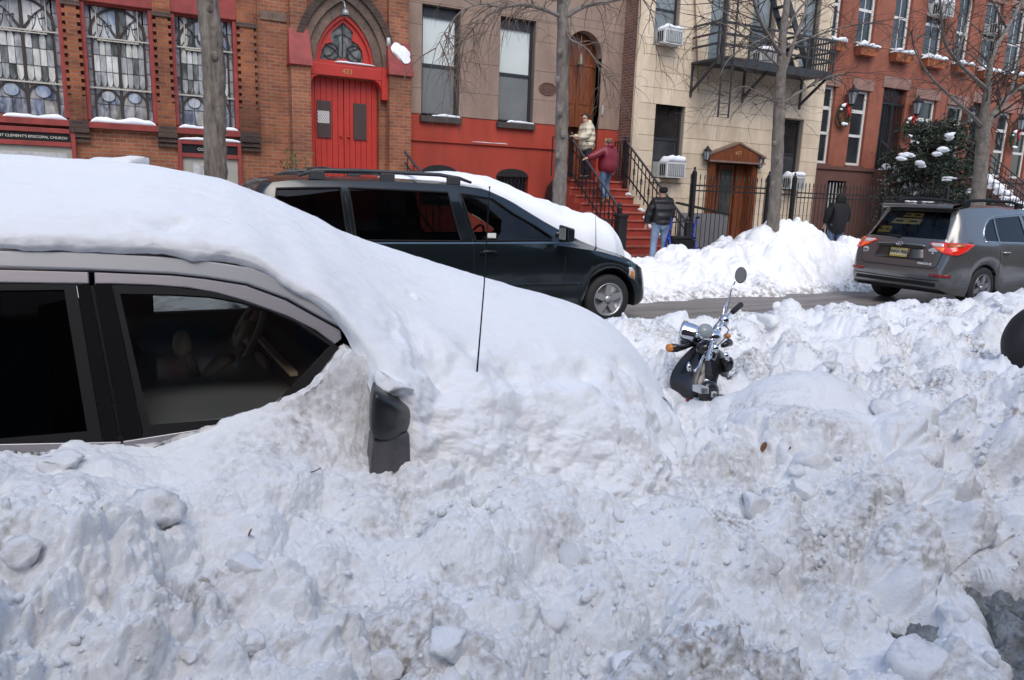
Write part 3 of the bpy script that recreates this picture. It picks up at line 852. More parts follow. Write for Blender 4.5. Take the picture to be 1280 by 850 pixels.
# ------------------------------------------------------------------ snow lying on the near car
KST = {
 -2.35: [(2.8, .7), (2.8, .8), (2.85, .9), (3.0, 1.0), (3.3, 1.05), (3.6, 1.08), (4.0, 1.05), (4.35, .95), (4.45, .7)],
 -2.0: [(2.87, 1.05), (2.845, 1.15), (2.87, 1.25), (3.0, 1.38), (3.3, 1.50), (3.6, 1.56), (4.0, 1.53), (4.35, 1.35), (4.42, 1.1)],
 -1.5: [(2.87, 1.40), (2.845, 1.44), (2.87, 1.50), (3.0, 1.58), (3.3, 1.68), (3.6, 1.735), (4.0, 1.71), (4.35, 1.58), (4.42, 1.44)],
 -0.4: [(2.872, 1.455), (2.85, 1.485), (2.87, 1.525), (3.0, 1.60), (3.3, 1.705), (3.6, 1.768), (4.0, 1.74), (4.35, 1.6), (4.42, 1.46)],
 0.08: [(2.868, 1.447), (2.845, 1.475), (2.868, 1.515), (3.0, 1.59), (3.3, 1.70), (3.6, 1.760), (4.0, 1.735), (4.35, 1.59), (4.42, 1.45)],
 0.43: [(2.853, 1.400), (2.83, 1.428), (2.85, 1.465), (2.98, 1.535), (3.3, 1.655), (3.6, 1.718), (4.0, 1.69), (4.35, 1.54), (4.42, 1.4)],
 0.60: [(2.82, 1.302), (2.79, 1.315), (2.81, 1.355), (2.95, 1.435), (3.28, 1.58), (3.6, 1.655), (4.0, 1.63), (4.38, 1.48), (4.44, 1.3)],
 0.69: [(2.787, 1.238), (2.762, 1.265), (2.775, 1.30), (2.91, 1.385), (3.27, 1.54), (3.6, 1.625), (4.0, 1.60), (4.39, 1.44), (4.46, 1.24)],
 0.76: [(2.755, 1.165), (2.725, 1.19), (2.725, 1.235), (2.86, 1.32), (3.25, 1.495), (3.6, 1.59), (4.0, 1.565), (4.4, 1.4), (4.47, 1.2)],
 0.82: [(2.62, .96), (2.63, 1.06), (2.665, 1.15), (2.84, 1.265), (3.24, 1.465), (3.6, 1.565), (4.0, 1.54), (4.4, 1.38), (4.47, 1.16)],
 0.90: [(2.50, .74), (2.535, .91), (2.60, 1.06), (2.815, 1.205), (3.22, 1.425), (3.6, 1.53), (4.0, 1.505), (4.4, 1.35), (4.48, 1.08)],
 1.0: [(2.46, .62), (2.50, .82), (2.58, .97), (2.8, 1.13), (3.2, 1.36), (3.6, 1.478), (4.0, 1.45), (4.42, 1.3), (4.5, 1.0)],
 1.33: [(2.32, .40), (2.44, .66), (2.55, .84), (2.74, .98), (3.1, 1.18), (3.6, 1.365), (4.1, 1.34), (4.5, 1.15), (4.6, .7)],
 1.9: [(2.28, .33), (2.40, .56), (2.52, .76), (2.74, .90), (3.1, 1.07), (3.6, 1.20), (4.1, 1.17), (4.5, 1.0), (4.6, .5)],
 2.45: [(2.28, .28), (2.40, .48), (2.52, .68), (2.75, .83), (3.1, .97), (3.6, 1.050), (4.1, 1.0), (4.5, .8), (4.6, .4)],
 2.72: [(2.28, .25), (2.42, .44), (2.55, .62), (2.77, .75), (3.1, .86), (3.6, .915), (4.1, .87), (4.5, .7), (4.6, .35)],
 2.93: [(2.30, .22), (2.45, .38), (2.6, .52), (2.8, .62), (3.15, .70), (3.6, .735), (4.1, .69), (4.45, .5), (4.55, .3)],
 3.12: [(2.4, .18), (2.5, .28), (2.65, .35), (2.85, .41), (3.2, .45), (3.6, .46), (4.1, .43), (4.4, .3), (4.5, .2)],
 3.40: [(2.5, .05), (2.6, .06), (2.7, .08), (2.9, .1), (3.2, .1), (3.6, .1), (4.1, .1), (4.4, .08), (4.5, .05)]}
def make_cover():
    kx = np.array(sorted(KST)); kv = np.array([KST[k] for k in kx])          # (K,9,2)
    xs = np.concatenate([np.linspace(-2.35, -.7, 60)[:-1], np.linspace(-.7, 3.4, 620)])
    # monotone-ish cubic along x (Catmull-Rom on uneven knots)
    dk = np.diff(kv, axis=0) / np.diff(kx)[:, None, None]
    m = np.zeros_like(kv)
    pr = dk[:-1] * dk[1:]
    m[1:-1] = np.where(pr > 0, 2 * pr / np.where(np.abs(dk[:-1] + dk[1:]) < 1e-9, 1, dk[:-1] + dk[1:]), 0)
    i = np.clip(np.searchsorted(kx, xs) - 1, 0, len(kx) - 2)
    h = (kx[i + 1] - kx[i]); t = (xs - kx[i]) / h
    h00 = 2 * t ** 3 - 3 * t ** 2 + 1; h10 = t ** 3 - 2 * t ** 2 + t; h01 = -2 * t ** 3 + 3 * t ** 2; h11 = t ** 3 - t ** 2
    e = lambda a: a[:, None, None]
    S = e(h00) * kv[i] + e(h10 * h) * m[i] + e(h01) * kv[i + 1] + e(h11 * h) * m[i + 1]     # (nx,9,2)
    nv = 330
    vv = np.concatenate([np.linspace(0, 5.2, 270)[:-1], np.linspace(5.2, 8, nv - 269)]); nv = len(vv)
    j = np.clip(vv.astype(int), 0, 7); u = vv - j
    ms = np.gradient(S, axis=1)
    H = lambda a: a[None, :, None]
    Q = H(2 * u ** 3 - 3 * u ** 2 + 1) * S[:, j] + H(u ** 3 - 2 * u ** 2 + u) * ms[:, j] + H(-2 * u ** 3 + 3 * u ** 2) * S[:, j + 1] + H(u ** 3 - u ** 2) * ms[:, j + 1]
    V = np.zeros((len(xs), nv, 3)); V[:, :, 0] = xs[:, None]; V[:, :, 1:] = Q
    V = V.reshape(-1, 3); a, b = len(xs), nv
    V[:, 0] -= .85 * np.clip((3.85 - V[:, 1]) / 1.5, 0, 1.2) ** 1.3 * sstep(1.7, 3.1, V[:, 0])
    N = grid_normals(V, a, b)
    if N[(a // 2) * b + b // 2, 2] < 0: N = -N
    G_ = V.reshape(a, b, 3).copy(); kn = np.exp(-.5 * (np.arange(-9, 10) / 3.5) ** 2); kn /= kn.sum()
    Gp = np.concatenate([np.repeat(G_[:1], 9, 0), G_, np.repeat(G_[-1:], 9, 0)], 0)
    Sm = sum(kn[q] * Gp[q:q + a] for q in range(19)); wq = (sstep(.66, .76, G_[:, :, 0]) * (1 - sstep(1.1, 1.3, G_[:, :, 0])))[:, :, None]
    G_[:, :, 1:] = G_[:, :, 1:] * (1 - wq) + Sm[:, :, 1:] * wq
    V = G_.reshape(-1, 3); N = grid_normals(V, a, b)
    if N[(a // 2) * b + b // 2, 2] < 0: N = -N
    vg = np.tile(vv, a); xg = V[:, 0]
    side = (1 - sstep(2.6, 3.9, vg)) * sstep(.80, 1.05, xg)
    low = (1 - sstep(1.0, 2.4, vg)) * sstep(.80, 1.05, xg)
    edge = np.exp(-((vg - .9) / .9) ** 2) * (1 - sstep(.75, .9, xg))
    d = 0.010 * fbm(V, 1.2, 3, 3) + .0035 * fbm(V * np.array([1.0, 3.0, 3.0]), 5, 3, 6) + .0012 * fbm(V, 40, 2, 12)
    d += edge * (.012 * fbm(V, 9, 3, 5))
    P = V + .03 * np.stack([fbm(V, 4, 2, 51), fbm(V, 4, 2, 52), fbm(V, 4, 2, 53)], 1)
    d += side * (.022 * billow(V, 6, 5, 8, .55) - .010)
    d += side * (.055 * fbm(V, 2.6, 3, 8) - .05 * np.abs(fbm(P, 3.6, 3, 15)) + .02)
    d += low * (.22 * lumps(P, .16, 12, .3) + .05 * billow(P, 5, 5, 13, .55) - .025) + low * .008 * fbm(P, 14, 3, 17)
    # scooped prints and dents where people touched the snow
    for (px, py, Y, r_, dep) in ((780, 458, 2.62, .055, .06), (735, 462, 2.60, .05, .05), (757, 470, 2.6, .03, -.035), (640, 465, 2.62, .07, .05), (560, 470, 2.65, .10, .06), (700, 560, 2.42, .09, .05), (590, 440, 2.7, .05, .03),
                                (515, 368, 3.0, .022, .02), (520, 372, 3.0, .012, -.02), (210, 282, 3.0, .045, .025), (225, 276, 3.05, .03, .02), (240, 318, 2.9, .04, -.012), (660, 520, 2.48, .12, .05), (545, 520, 2.5, .06, .04), (810, 500, 2.5, .08, .03)):
        c = onY(px, py, Y)
        # nearest point of the surface along that line of sight
        dd = ray(px, py).normalized(); W = V - np.array(CAM); tt = W @ np.array(dd)
        perp = np.linalg.norm(W - tt[:, None] * np.array(dd)[None], axis=1)
        k = np.argmin(perp + (tt * .02)); c = V[k]
        d -= dep * np.exp(-((V - c) ** 2).sum(1) / r_ ** 2)
    # a cap of snow over the mirror
    mc = np.array(onY(495, 488, 2.50)); d += .05 * np.exp(-((V - mc) ** 2).sum(1) / .085 ** 2)
    V2 = V + N * d[:, None]
    grit = side * sstep(.15, .6, fbm(V, 3.0, 3, 31)) * .35
    return npmesh('snow_cover', V2, gridfaces(a, b)[:, ::-1], M_SNOWC, attrs={'grit': grit})
tag(make_cover(), 'thick smooth snow lying over the roof, windscreen and bonnet of the near car', 'snow cover')
p = onY(150, 204, 3.75)
o = bpy.data.objects.new('snow_lump', CH[3]); o.location = (p.x, p.y, p.z); o.scale = (.12, .09, .055); o.rotation_euler = (0, 0, .3); COL.objects.link(o)
tag(o, 'white lump of snow on top of the snow covered roof of the near car', 'snow lump')
p = onY(494, 494, 2.50)
o = bpy.data.objects.new('snow_lump', CH[5]); o.location = (p.x, p.y + .035, p.z + .022); o.scale = (.09, .10, .075); o.rotation_euler = (.1, .42, -.2); COL.objects.link(o)
tag(o, 'cap of snow sitting on the black wing mirror of the near car', 'snow lump')
# ================================================================== BUILDINGS
FY, BY = 17.0, 16.37
B_CH = brick_mat('church_brick', (0.36, 0.120, 0.052), (0.23, 0.072, 0.036), (0.27, 0.20, 0.15), soot=0.45)
B_PIL = brick_mat('pilaster_brick', (0.36, 0.115, 0.045), (0.20, 0.058, 0.032), (0.24, 0.15, 0.10), soot=0.55)
B_DARK = brick_mat('sooty_brick', (0.095, 0.055, 0.042), (0.055, 0.036, 0.03), (0.12, 0.09, 0.07), soot=0.4)
B_ARCH = brick_mat('arch_brick', (0.23, 0.145, 0.105), (0.15, 0.095, 0.07), (0.20, 0.16, 0.13), soot=0.5, bw=0.075, bh=0.11)
B_SIDE = brick_mat('party_wall_brick', (0.24, 0.10, 0.065), (0.15, 0.065, 0.05), (0.26, 0.22, 0.19), soot=0.4)
M_RED = mat('red_paint', (0.44, 0.034, 0.022), 0.45, var=0.10, vs_=3, bump=0.06, bs=30)
M_REDT = mat('red_trim', (0.28, 0.040, 0.032), 0.6, grime=.3, var=0.22, vs_=5, bump=0.15, bs=40)
M_STUCR = mat('red_stucco', (0.37, 0.045, 0.023), 0.75, grime=.25, var=0.10, vs_=1.5, bump=0.15, bs=12, stretch=(1.5, 1.5, .35))
M_STEP = mat('red_step_paint', (0.30, 0.042, 0.024), 0.7, var=0.18, vs_=4, bump=0.2, bs=25)
M_TANS = mat('brownstone', (0.31, 0.22, 0.168), 0.85, grime=.25, var=0.10, vs_=2.2, bump=0.2, bs=25)
M_TANS2 = mat('brownstone_b', (0.285, 0.20, 0.153), 0.85, grime=.25, var=0.10, vs_=2.2, bump=0.2, bs=25)
M_JOINT = mat('stone_joint', (0.14, 0.105, 0.085), 0.9)
M_LIME = [mat('limestone_%d' % k, c, 0.85, grime=.22, var=0.08, vs_=2.6, bump=0.18, bs=22) for k, c in enumerate(((.68, .56, .41), (.65, .53, .385), (.70, .575, .425), (.63, .515, .375)))]
M_LJ = mat('limestone_joint', (0.33, 0.27, 0.21), 0.9)
M_REDB = mat('painted_red_brick', (0.30, 0.098, 0.058), 0.85, grime=.3, var=0.16, vs_=1.3, bump=0.55, bs=14, stretch=(1, 1, 2.2))
M_BROWN = mat('brown_stone_base', (0.135, 0.062, 0.048), 0.85, var=0.15, vs_=2)
M_LINT = mat('lintel_stone', (0.30, 0.175, 0.14), 0.85, grime=.3, var=0.12, vs_=3)
M_DKF = mat('dark_window_frame', (0.022, 0.022, 0.024), 0.5)
M_WHF = mat('white_window_frame', (0.66, 0.65, 0.61), 0.5, var=.06)
M_SILL = mat('dark_sill', (0.055, 0.045, 0.04), 0.75, var=.2)
M_PANE = mat('window_pane', (0.030, 0.034, 0.038), 0.06, var=0.5, vs_=1.1, spec=0.6)
M_BLIND = mat('pale_blind', (0.58, 0.62, 0.58), 0.22, var=0.05, vs_=1.5)
M_BLINDG = mat('grey_screen', (0.17, 0.18, 0.175), 0.25, var=0.10, vs_=2)
M_CURT = mat('curtain', (0.33, 0.33, 0.33), 0.6, var=.35, vs_=9, stretch=(6, 1, .2))
M_WOOD = mat('varnished_wood', (0.175, 0.050, 0.016), 0.35, var=0.45, vs_=5, coat=0.3, stretch=(5, 5, .5))
M_IRON = mat('black_iron', (0.014, 0.014, 0.015), 0.5)
M_IRON2 = mat('fire_escape_iron', (0.035, 0.036, 0.038), 0.6, var=.3)
M_LEAD = mat('lead_came', (0.022, 0.020, 0.019), 0.6)
M_STONEM = mat('stone_mullion', (0.035, 0.025, 0.022), 0.7)
M_STORM = mat('window_bar', (0.45, 0.42, 0.36), 0.5)
CHROME = MATS['chrome']

def glass_art(name, a, b, c):
    m = bpy.data.materials.new(name); m.use_nodes = True
    nt = m.node_tree; bs = nt.nodes['Principled BSDF']
    bs.inputs['Roughness'].default_value = 0.12
    tc = nt.nodes.new('ShaderNodeTexCoord'); mp = nt.nodes.new('ShaderNodeMapping')
    mp.inputs['Scale'].default_value = (6, 6, 2.2)
    nt.links.new(tc.outputs['Object'], mp.inputs[0])
    nz = nt.nodes.new('ShaderNodeTexNoise'); nz.inputs['Scale'].default_value = 1.6; nz.inputs['Detail'].default_value = 3; nz.inputs['Distortion'].default_value = .7
    nt.links.new(mp.outputs[0], nz.inputs[0])
    rp = nt.nodes.new('ShaderNodeValToRGB')
    e = rp.color_ramp.elements; e[0].position = .33; e[0].color = (*a, 1); e[1].position = .7; e[1].color = (*c, 1)
    k = e.new(.5); k.color = (*b, 1)
    nt.links.new(nz.outputs[0], rp.inputs[0]); nt.links.new(rp.outputs[0], bs.inputs['Base Color'])
    MATS[name] = m
    return m
GL_MID = [glass_art('opal_glass_%d' % i, *t) for i, t in enumerate((((.40, .41, .38), (.52, .53, .48), (.66, .67, .60)), ((.18, .19, .19), (.29, .30, .30), (.42, .43, .42)), ((.05, .058, .055), (.11, .12, .115), (.24, .25, .24)), ((.46, .46, .44), (.60, .60, .57), (.74, .74, .70)), ((.24, .24, .24), (.34, .35, .34), (.46, .47, .46))))]
GL_SEA = [glass_art('sea_glass_%d' % i, *t) for i, t in enumerate((((.07, .08, .10), (.22, .23, .26), (.42, .40, .37)), ((.07, .08, .11), (.20, .23, .29), (.40, .41, .42)), ((.12, .11, .10), (.28, .27, .26), (.45, .43, .40))))]
GL_SKY = [glass_art('sky_glass_%d' % i, *t) for i, t in enumerate((((.17, .22, .31), (.31, .36, .43), (.5, .52, .54)), ((.25, .27, .30), (.42, .44, .46), (.58, .57, .54))))]
GL_BORD = glass_art('border_glass', (.10, .12, .15), (.24, .27, .31), (.42, .44, .46))

def wall(name, x0, x1, z0, z1, Y, ops, m, parent, depth=.22, back=True):
    """a wall face with real openings and reveals"""
    xs = sorted(set([x0, x1] + [v for o in ops for v in o[:2] if x0 < v < x1]))
    zs = sorted(set([z0, z1] + [v for o in ops for v in o[2:] if z0 < v < z1]))
    mb = MB()
    def hole(a, b):
        return any(o[0] - 1e-6 <= a and b[0] <= o[1] + 1e-6 and o[2] - 1e-6 <= b[1] and b[2] <= o[3] + 1e-6 for o in ops)
    for i in range(len(xs) - 1):
        for j in range(len(zs) - 1):
            a, b, c, d = xs[i], xs[i + 1], zs[j], zs[j + 1]
            if any(o[0] - 1e-6 <= a and b <= o[1] + 1e-6 and o[2] - 1e-6 <= c and d <= o[3] + 1e-6 for o in ops): continue
            mb.add([(a, Y, c), (b, Y, c), (b, Y, d), (a, Y, d)], [(0, 1, 2, 3)])
    for a, b, c, d in ops:
        a, b, c, d = max(a, x0), min(b, x1), max(c, z0), min(d, z1)
        D = Y + depth
        for q in (((a, c), (a, d)), ((b, d), (b, c)), ((a, d), (b, d)), ((b, c), (a, c))):
            (p, r_), (s, t) = q
            mb.add([(p, Y, r_), (s, Y, t), (s, D, t), (p, D, r_)], [(0, 1, 2, 3)])
    return mb.build(name, m, parent, fix=False)

def blocks(x0, x1, zs, Y, ops, mats, parent, name='stone_block', lenx=1.25, gap=.012, proud=.03, seed=1):
    rs = random.Random(seed)
    for j in range(len(zs) - 1):
        za, zb = zs[j], zs[j + 1]
        cut = sorted(set([za, zb] + [v for o in ops if o[0] < x1 and o[1] > x0 for v in o[2:] if za + .12 < v < zb - .12]))
        for a, b in zip(cut[:-1], cut[1:]):
            free = [(x0, x1)]
            for o in ops:
                if o[2] < b - .125 and o[3] > a + .125:
                    nf = []
                    for p, q in free:
                        if o[1] <= p or o[0] >= q: nf.append((p, q)); continue
                        if o[0] > p: nf.append((p, o[0]))
                        if o[1] < q: nf.append((o[1], q))
                    free = nf
            for p, q in free:
                n = max(1, round((q - p) / lenx)); sh = 0
                ed = [p + (q - p) * k / n for k in range(n + 1)]
                if n > 1 and j % 2:
                    for k in range(1, n): ed[k] += (q - p) / n * .4 * (1 if k < n else 0)
                for k in range(n):
                    if ed[k + 1] - ed[k] < .06: continue
                    mb = MB(); mb.box(ed[k] + gap / 2, ed[k + 1] - gap / 2, Y - rs.uniform(0, .003), Y + proud, a + gap / 2, b - gap / 2)
                    mb.build(name, rs.choice(mats), parent)

def text_mesh(name, s, size, m, parent, loc, align='CENTER', ext=.003, rot=(R(90), 0, 0), sx=1.0):
    cu = bpy.data.curves.new(name, 'FONT'); cu.body = s; cu.size = size; cu.align_x = align; cu.align_y = 'CENTER'; cu.extrude = ext
    t = bpy.data.objects.new(name, cu); COL.objects.link(t)
    bpy.context.view_layer.update()
    me = bpy.data.meshes.new_from_object(t.evaluated_get(bpy.context.evaluated_depsgraph_get()))
    bpy.data.objects.remove(t, do_unlink=True); bpy.data.curves.remove(cu)
    me.name = name
    o = mkobj(name, me, m, parent); o.location = loc; o.rotation_euler = rot; o.scale = (sx, 1, 1)
    return o

def snow_strip(name, x0, x1, y0, y1, z, h, parent=None, seed=0, taper=.5, mt=None):
    nx, ny = max(8, int((x1 - x0) / .03)), 7
    gx, gy = np.meshgrid(np.linspace(0, 1, nx), np.linspace(0, 1, ny), indexing='ij')
    P = np.stack([gx.ravel() * (x1 - x0) + x0 + seed, gy.ravel() * (y1 - y0) + y0, np.zeros(gx.size)], 1)
    e = np.minimum(1, np.minimum(gx, 1 - gx) * 9) ** .5 * np.minimum(1, np.minimum(gy + .18, 1 - gy + .05) * 4) ** .5
    hh = h * e.ravel() * (1 + .55 * fbm(P, 3.2, 3, seed % 7))
    V = P.copy(); V[:, 0] -= seed; V[:, 2] = z + hh
    V[:, 1] -= .02 * e.ravel()
    F1 = gridfaces(nx, ny)
    Vb = V.copy(); Vb[:, 2] = z - .004; Vb[:, 1] += .02 * e.ravel()
    n = len(V)
    ring = []
    idx = np.arange(n).reshape(nx, ny)
    loop = list(idx[:, 0]) + list(idx[-1, 1:]) + list(idx[-2::-1, -1]) + list(idx[0, -2:0:-1])
    F2 = [(loop[i], loop[(i + 1) % len(loop)], loop[(i + 1) % len(loop)] + n, loop[i] + n) for i in range(len(loop))]
    return npmesh(name, np.concatenate([V, Vb]), np.concatenate([F1[:, ::-1], F1 + n, np.array(F2)]), mt or M_SNOW, parent)

def sash_window(parent, x0, x1, z0, z1, Y, frame, top, bot, split=.5, fw=.05, sill=None, white=False, mull=0, name='window'):
    """frame ring, two sashes, a meeting rail; panes are sub parts"""
    yo = Y + .13
    mb = MB()
    for a, b, c, d in ((x0, x0 + fw, z0, z1), (x1 - fw, x1, z0, z1), (x0 + fw, x1 - fw, z1 - fw, z1), (x0 + fw, x1 - fw, z0, z0 + fw)):
        mb.box(a, b, yo, yo + .08, c, d)
    zm = z0 + (z1 - z0) * split
    mb.box(x0 + fw, x1 - fw, yo + .01, yo + .07, zm - fw * .5, zm + fw * .5)
    for k in range(mull):
        xm = x0 + (x1 - x0) * (k + 1) / (mull + 1); mb.box(xm - .012, xm + .012, yo + .015, yo + .06, z0 + fw, zm - fw * .5); mb.box(xm - .012, xm + .012, yo + .015, yo + .06, zm + fw * .5, z1 - fw)
    wdw = mb.build(name, frame, parent)
    m1 = MB(); m1.box(x0 + fw, x1 - fw, yo + .035, yo + .045, zm + fw * .5, z1 - fw); m1.build('pane', top, wdw)
    m1 = MB(); m1.box(x0 + fw, x1 - fw, yo + .03, yo + .04, z0 + fw, zm - fw * .5); m1.build('pane', bot, wdw)
    if sill:
        m1 = MB(); m1.box(x0 - .05, x1 + .05, Y - .09, Y + .2, z0 - .13, z0 - .004); m1.build('sill', sill, wdw, bevel=.008)
    return wdw

def shell(parent, x0, x1, Y, top, m, name='side_wall', depth=11):
    mb = MB(); mb.box(x0, x1, Y + .25, Y + depth, 0, top - .02)
    return mb.build(name, m, parent)

# ------------------------------------------------------------------ church
church = thing('church', 'red brick church with leaded windows and red double doors', 'church', (0, 0, 0))
WX = [(-1.82, -.55), (-.215, .975), (1.335, 2.53)]
WZ0, WZ1 = 2.78, 4.92
ops = [(a, b, WZ0, WZ1) for a, b in WX] + [(4.02, 5.59, .9, 4.02), (4.15, 5.46, 4.30, 5.30)]
wall('wall', -14, 6.262, 0, 10.5, FY, ops, B_CH, church, depth=.3)
shell(church, -14, 6.262, FY + .1, 10.5, B_CH)
def pointed(x0, x1, z0, rise, n=14, over=0.0):
    """points of a pointed arch from left foot over the apex to the right foot"""
    c = (x0 + x1) / 2; h = (x1 - x0) / 2
    # arc through (x0,z0) and apex (c,z0+rise) with centre on z0
    r_ = (h * h + rise * rise) / (2 * h)
    cx = x0 + r_
    pts = []
    a1 = math.atan2(rise, c - cx)
    for k in range(n + 1):
        a = math.pi + (a1 - math.pi) * k / n
        pts.append((cx + r_ * math.cos(a), z0 + r_ * math.sin(a)))
    return pts + [(2 * c - x, z) for x, z in pts[-2::-1]]
def arch_band(mb, A, B, y0, y1):
    for i in range(len(A) - 1):
        q = [A[i], A[i + 1], B[i + 1], B[i]]
        mb.hexa([(x, y0, z) for x, z in q], [(x, y1, z) for x, z in q])
# stained glass windows
def bars(mb, pts, wd, y0, y1):
    for (xa, za), (xb, zb) in zip(pts[:-1], pts[1:]):
        d = Vector((xb - xa, 0, zb - za)); L = d.length
        if L < 1e-6: continue
        n = Vector((-d.z, 0, d.x)) / L * wd / 2
        mb.hexa([(xa + n.x, y0, za + n.z), (xb + n.x, y0, zb + n.z), (xb - n.x, y0, zb - n.z), (xa - n.x, y0, za - n.z)],
                [(xa + n.x, y1, za + n.z), (xb + n.x, y1, zb + n.z), (xb - n.x, y1, zb - n.z), (xa - n.x, y1, za - n.z)])
def stained(i, x0, x1):
    rs = random.Random(20 + i)
    z0, z1 = WZ0, WZ1
    W, H = x1 - x0, z1 - z0
    fr = MB(); fw = .055
    for a, b, c, d in ((x0 - .02, x0 + fw, z0, z1), (x1 - fw, x1 + .02, z0, z1)): fr.box(a, b, FY - .03, FY + .16, c, d)
    fr.box(x0 + fw, x1 - fw, FY + .02, FY + .16, z1 - fw * .6, z1)
    wd = fr.build('window', M_REDT, church)
    xa, xb = x0 + fw, x1 - fw
    yg = FY + .125
    za, zb, zt = z0 + .02, z0 + H * .285, z0 + H * .715       # lower, middle, upper lights
    bx = .085                                                # border strip
    def pane(a, b, c, d, ms, dy=0):
        mb = MB(); t = rs.uniform(-.004, .004)
        mb.box(a + .004, b - .004, yg + dy + t, yg + dy + .01, c + .004, d - .004); mb.build('pane', rs.choice(ms) if isinstance(ms, list) else ms, wd)
    # border strips
    for s in (xa, xb - bx):
        for k in range(9):
            pane(s, s + bx, za + (z1 - .03 - za) * k / 9, za + (z1 - .03 - za) * (k + 1) / 9, [GL_BORD, GL_MID[1], GL_SEA[0]])
    ia, ib = xa + bx, xb - bx; mid = (ia + ib) / 2; mw = .05
    for la, lb in ((ia + .02, mid - mw / 2), (mid + mw / 2, ib - .02)):
        for k in range(2):       # lower: sea and sky
            pane(la + (lb - la) * k / 2, la + (lb - la) * (k + 1) / 2, za, za + (zb - za) * .5, GL_SEA)
            pane(la + (lb - la) * k / 2, la + (lb - la) * (k + 1) / 2, za + (zb - za) * .5, zb - .01, GL_SEA)
        for k in range(4):
            for r_ in range(3):
                pane(la + (lb - la) * k / 4, la + (lb - la) * (k + 1) / 4, zb + (zt - zb) * r_ / 3, zb + (zt - zb) * (r_ + 1) / 3, GL_MID)
        for k in range(3):
            pane(la + (lb - la) * k / 3, la + (lb - la) * (k + 1) / 3, zt, z1 - .04, GL_MID + GL_SKY)
        # the round of sky at the head of the lower light
        c = (la + lb) / 2; rr_ = (lb - la) * .29; cz = zb - .02 - rr_
        mb = MB(); mb.ext([(c + rr_ * math.cos(t), yg - .012, cz + rr_ * .9 * math.sin(t)) for t in [2 * math.pi * k / 18 for k in range(18)]], (0, .01, 0)); mb.build('pane', rs.choice(GL_SKY), wd)
    # lead and stone work
    ld = MB()
    for k in range(10): ld.box(xa, xa + bx, yg - .008, yg, za + (z1 - .03 - za) * k / 9 - .004, za + (z1 - .03 - za) * k / 9 + .004); ld.box(xb - bx, xb, yg - .008, yg, za + (z1 - .03 - za) * k / 9 - .004, za + (z1 - .03 - za) * k / 9 + .004)
    for la, lb in ((ia + .02, mid - mw / 2), (mid + mw / 2, ib - .02)):
        c = (la + lb) / 2; hw = (lb - la) / 2
        for k in range(1, 4):
            x = la + (lb - la) * k / 4; ld.box(x - .004, x + .004, yg - .008, yg, zb, zt)
        for r_ in range(1, 3):
            z = zb + (zt - zb) * r_ / 3; ld.box(la, lb, yg - .008, yg, z - .004, z + .004)
        for k in range(4):          # little lancet heads in the rows
            a, b = la + (lb - la) * k / 4, la + (lb - la) * (k + 1) / 4
            bars(ld, pointed(a, b, zt - .14, .13, 5), .010, yg - .010, yg)
            bars(ld, [(x, 2 * (zb + .13) - z) for x, z in pointed(a, b, zb + .13, .12, 5)], .010, yg - .010, yg)
        ld.box(c - .005, c + .005, yg - .008, yg, za, zb); ld.box(la, lb, yg - .008, yg, za + (zb - za) * .5 - .004, za + (zb - za) * .5 + .004)
        rr_ = hw * .58; cz = zb - .02 - rr_
        bars(ld, [(c + rr_ * math.cos(t), cz + rr_ * .9 * math.sin(t)) for t in [2 * math.pi * k / 18 for k in range(19)]], .010, yg - .018, yg)
        # upper tracery: cusps
        for s in (-1, 1):
            bars(ld, [(c + s * hw * .95, zt + .02), (c + s * hw * .55, zt + .14), (c + s * hw * .62, zt + .26), (c + s * hw * .12, zt + .22)], .016, yg - .012, yg)
            bars(ld, [(c + s * hw * .45, zt + .01), (c + s * hw * .2, zt + .12), (c, zt + .34)], .012, yg - .012, yg)
    tag(ld.build('lead', M_LEAD, wd), None, kind='stuff')
    st = MB()
    st.box(mid - mw / 2, mid + mw / 2, yg - .03, yg + .01, za, z1 - .04)
    for s in (ia, ib): st.box(s - .014, s + .014, yg - .025, yg + .01, za, zt + .3)
    for la, lb in ((ia, mid), (mid, ib)):
        A = pointed(la + .01, lb - .01, zb - .27, .25, 8); bars(st, A, .042, yg - .026, yg)
        bars(st, [(la + .01, za), A[0]], .024, yg - .026, yg); bars(st, [A[-1], (lb - .01, za)], .024, yg - .026, yg)
    A = pointed(ia - .02, ib + .02, zt + .06, H * .23, 10); bars(st, A, .045, yg - .026, yg)
    bars(st, [(mid, zt + .02), (mid - W * .17, zt + .3), (mid - W * .30, zt + .44)], .02, yg - .024, yg); bars(st, [(mid, zt + .02), (mid + W * .17, zt + .3), (mid + W * .30, zt + .44)], .02, yg - .024, yg)
    for s in (-1, 1): bars(st, [(mid + s * W * .30, zt + .44), (mid + s * W * .38, z1 - .04)], .02, yg - .024, yg)
    st.build('tracery', M_STONEM, wd)
    bb = MB()
    bb.box(xa, xb, yg - .05, yg - .03, zb - .014, zb + .014); bb.box(xa, xb, yg - .05, yg - .03, zt - .012, zt + .012)
    for s in (ia + .10, ib - .10): bb.box(s - .009, s + .009, yg - .05, yg - .032, zt + .012, z1 - .04)
    bb.box(ia + .1, ib - .1, yg - .048, yg - .03, zt - .05, zt - .03)
    tag(bb.build('glazing_bars', M_STORM, wd), None, kind='stuff')
    # red lintel above, sloping red sill below
    m1 = MB(); m1.box(x0 - .04, x1 + .04, FY - .07, FY + .15, z1 + .002, z1 + .40); m1.build('lintel', M_REDT, wd, bevel=.01)
    m1 = MB(); m1.prism([(0, 0), (1, 0), (1, 1), (0, 1)], 0, 1); m1 = MB()
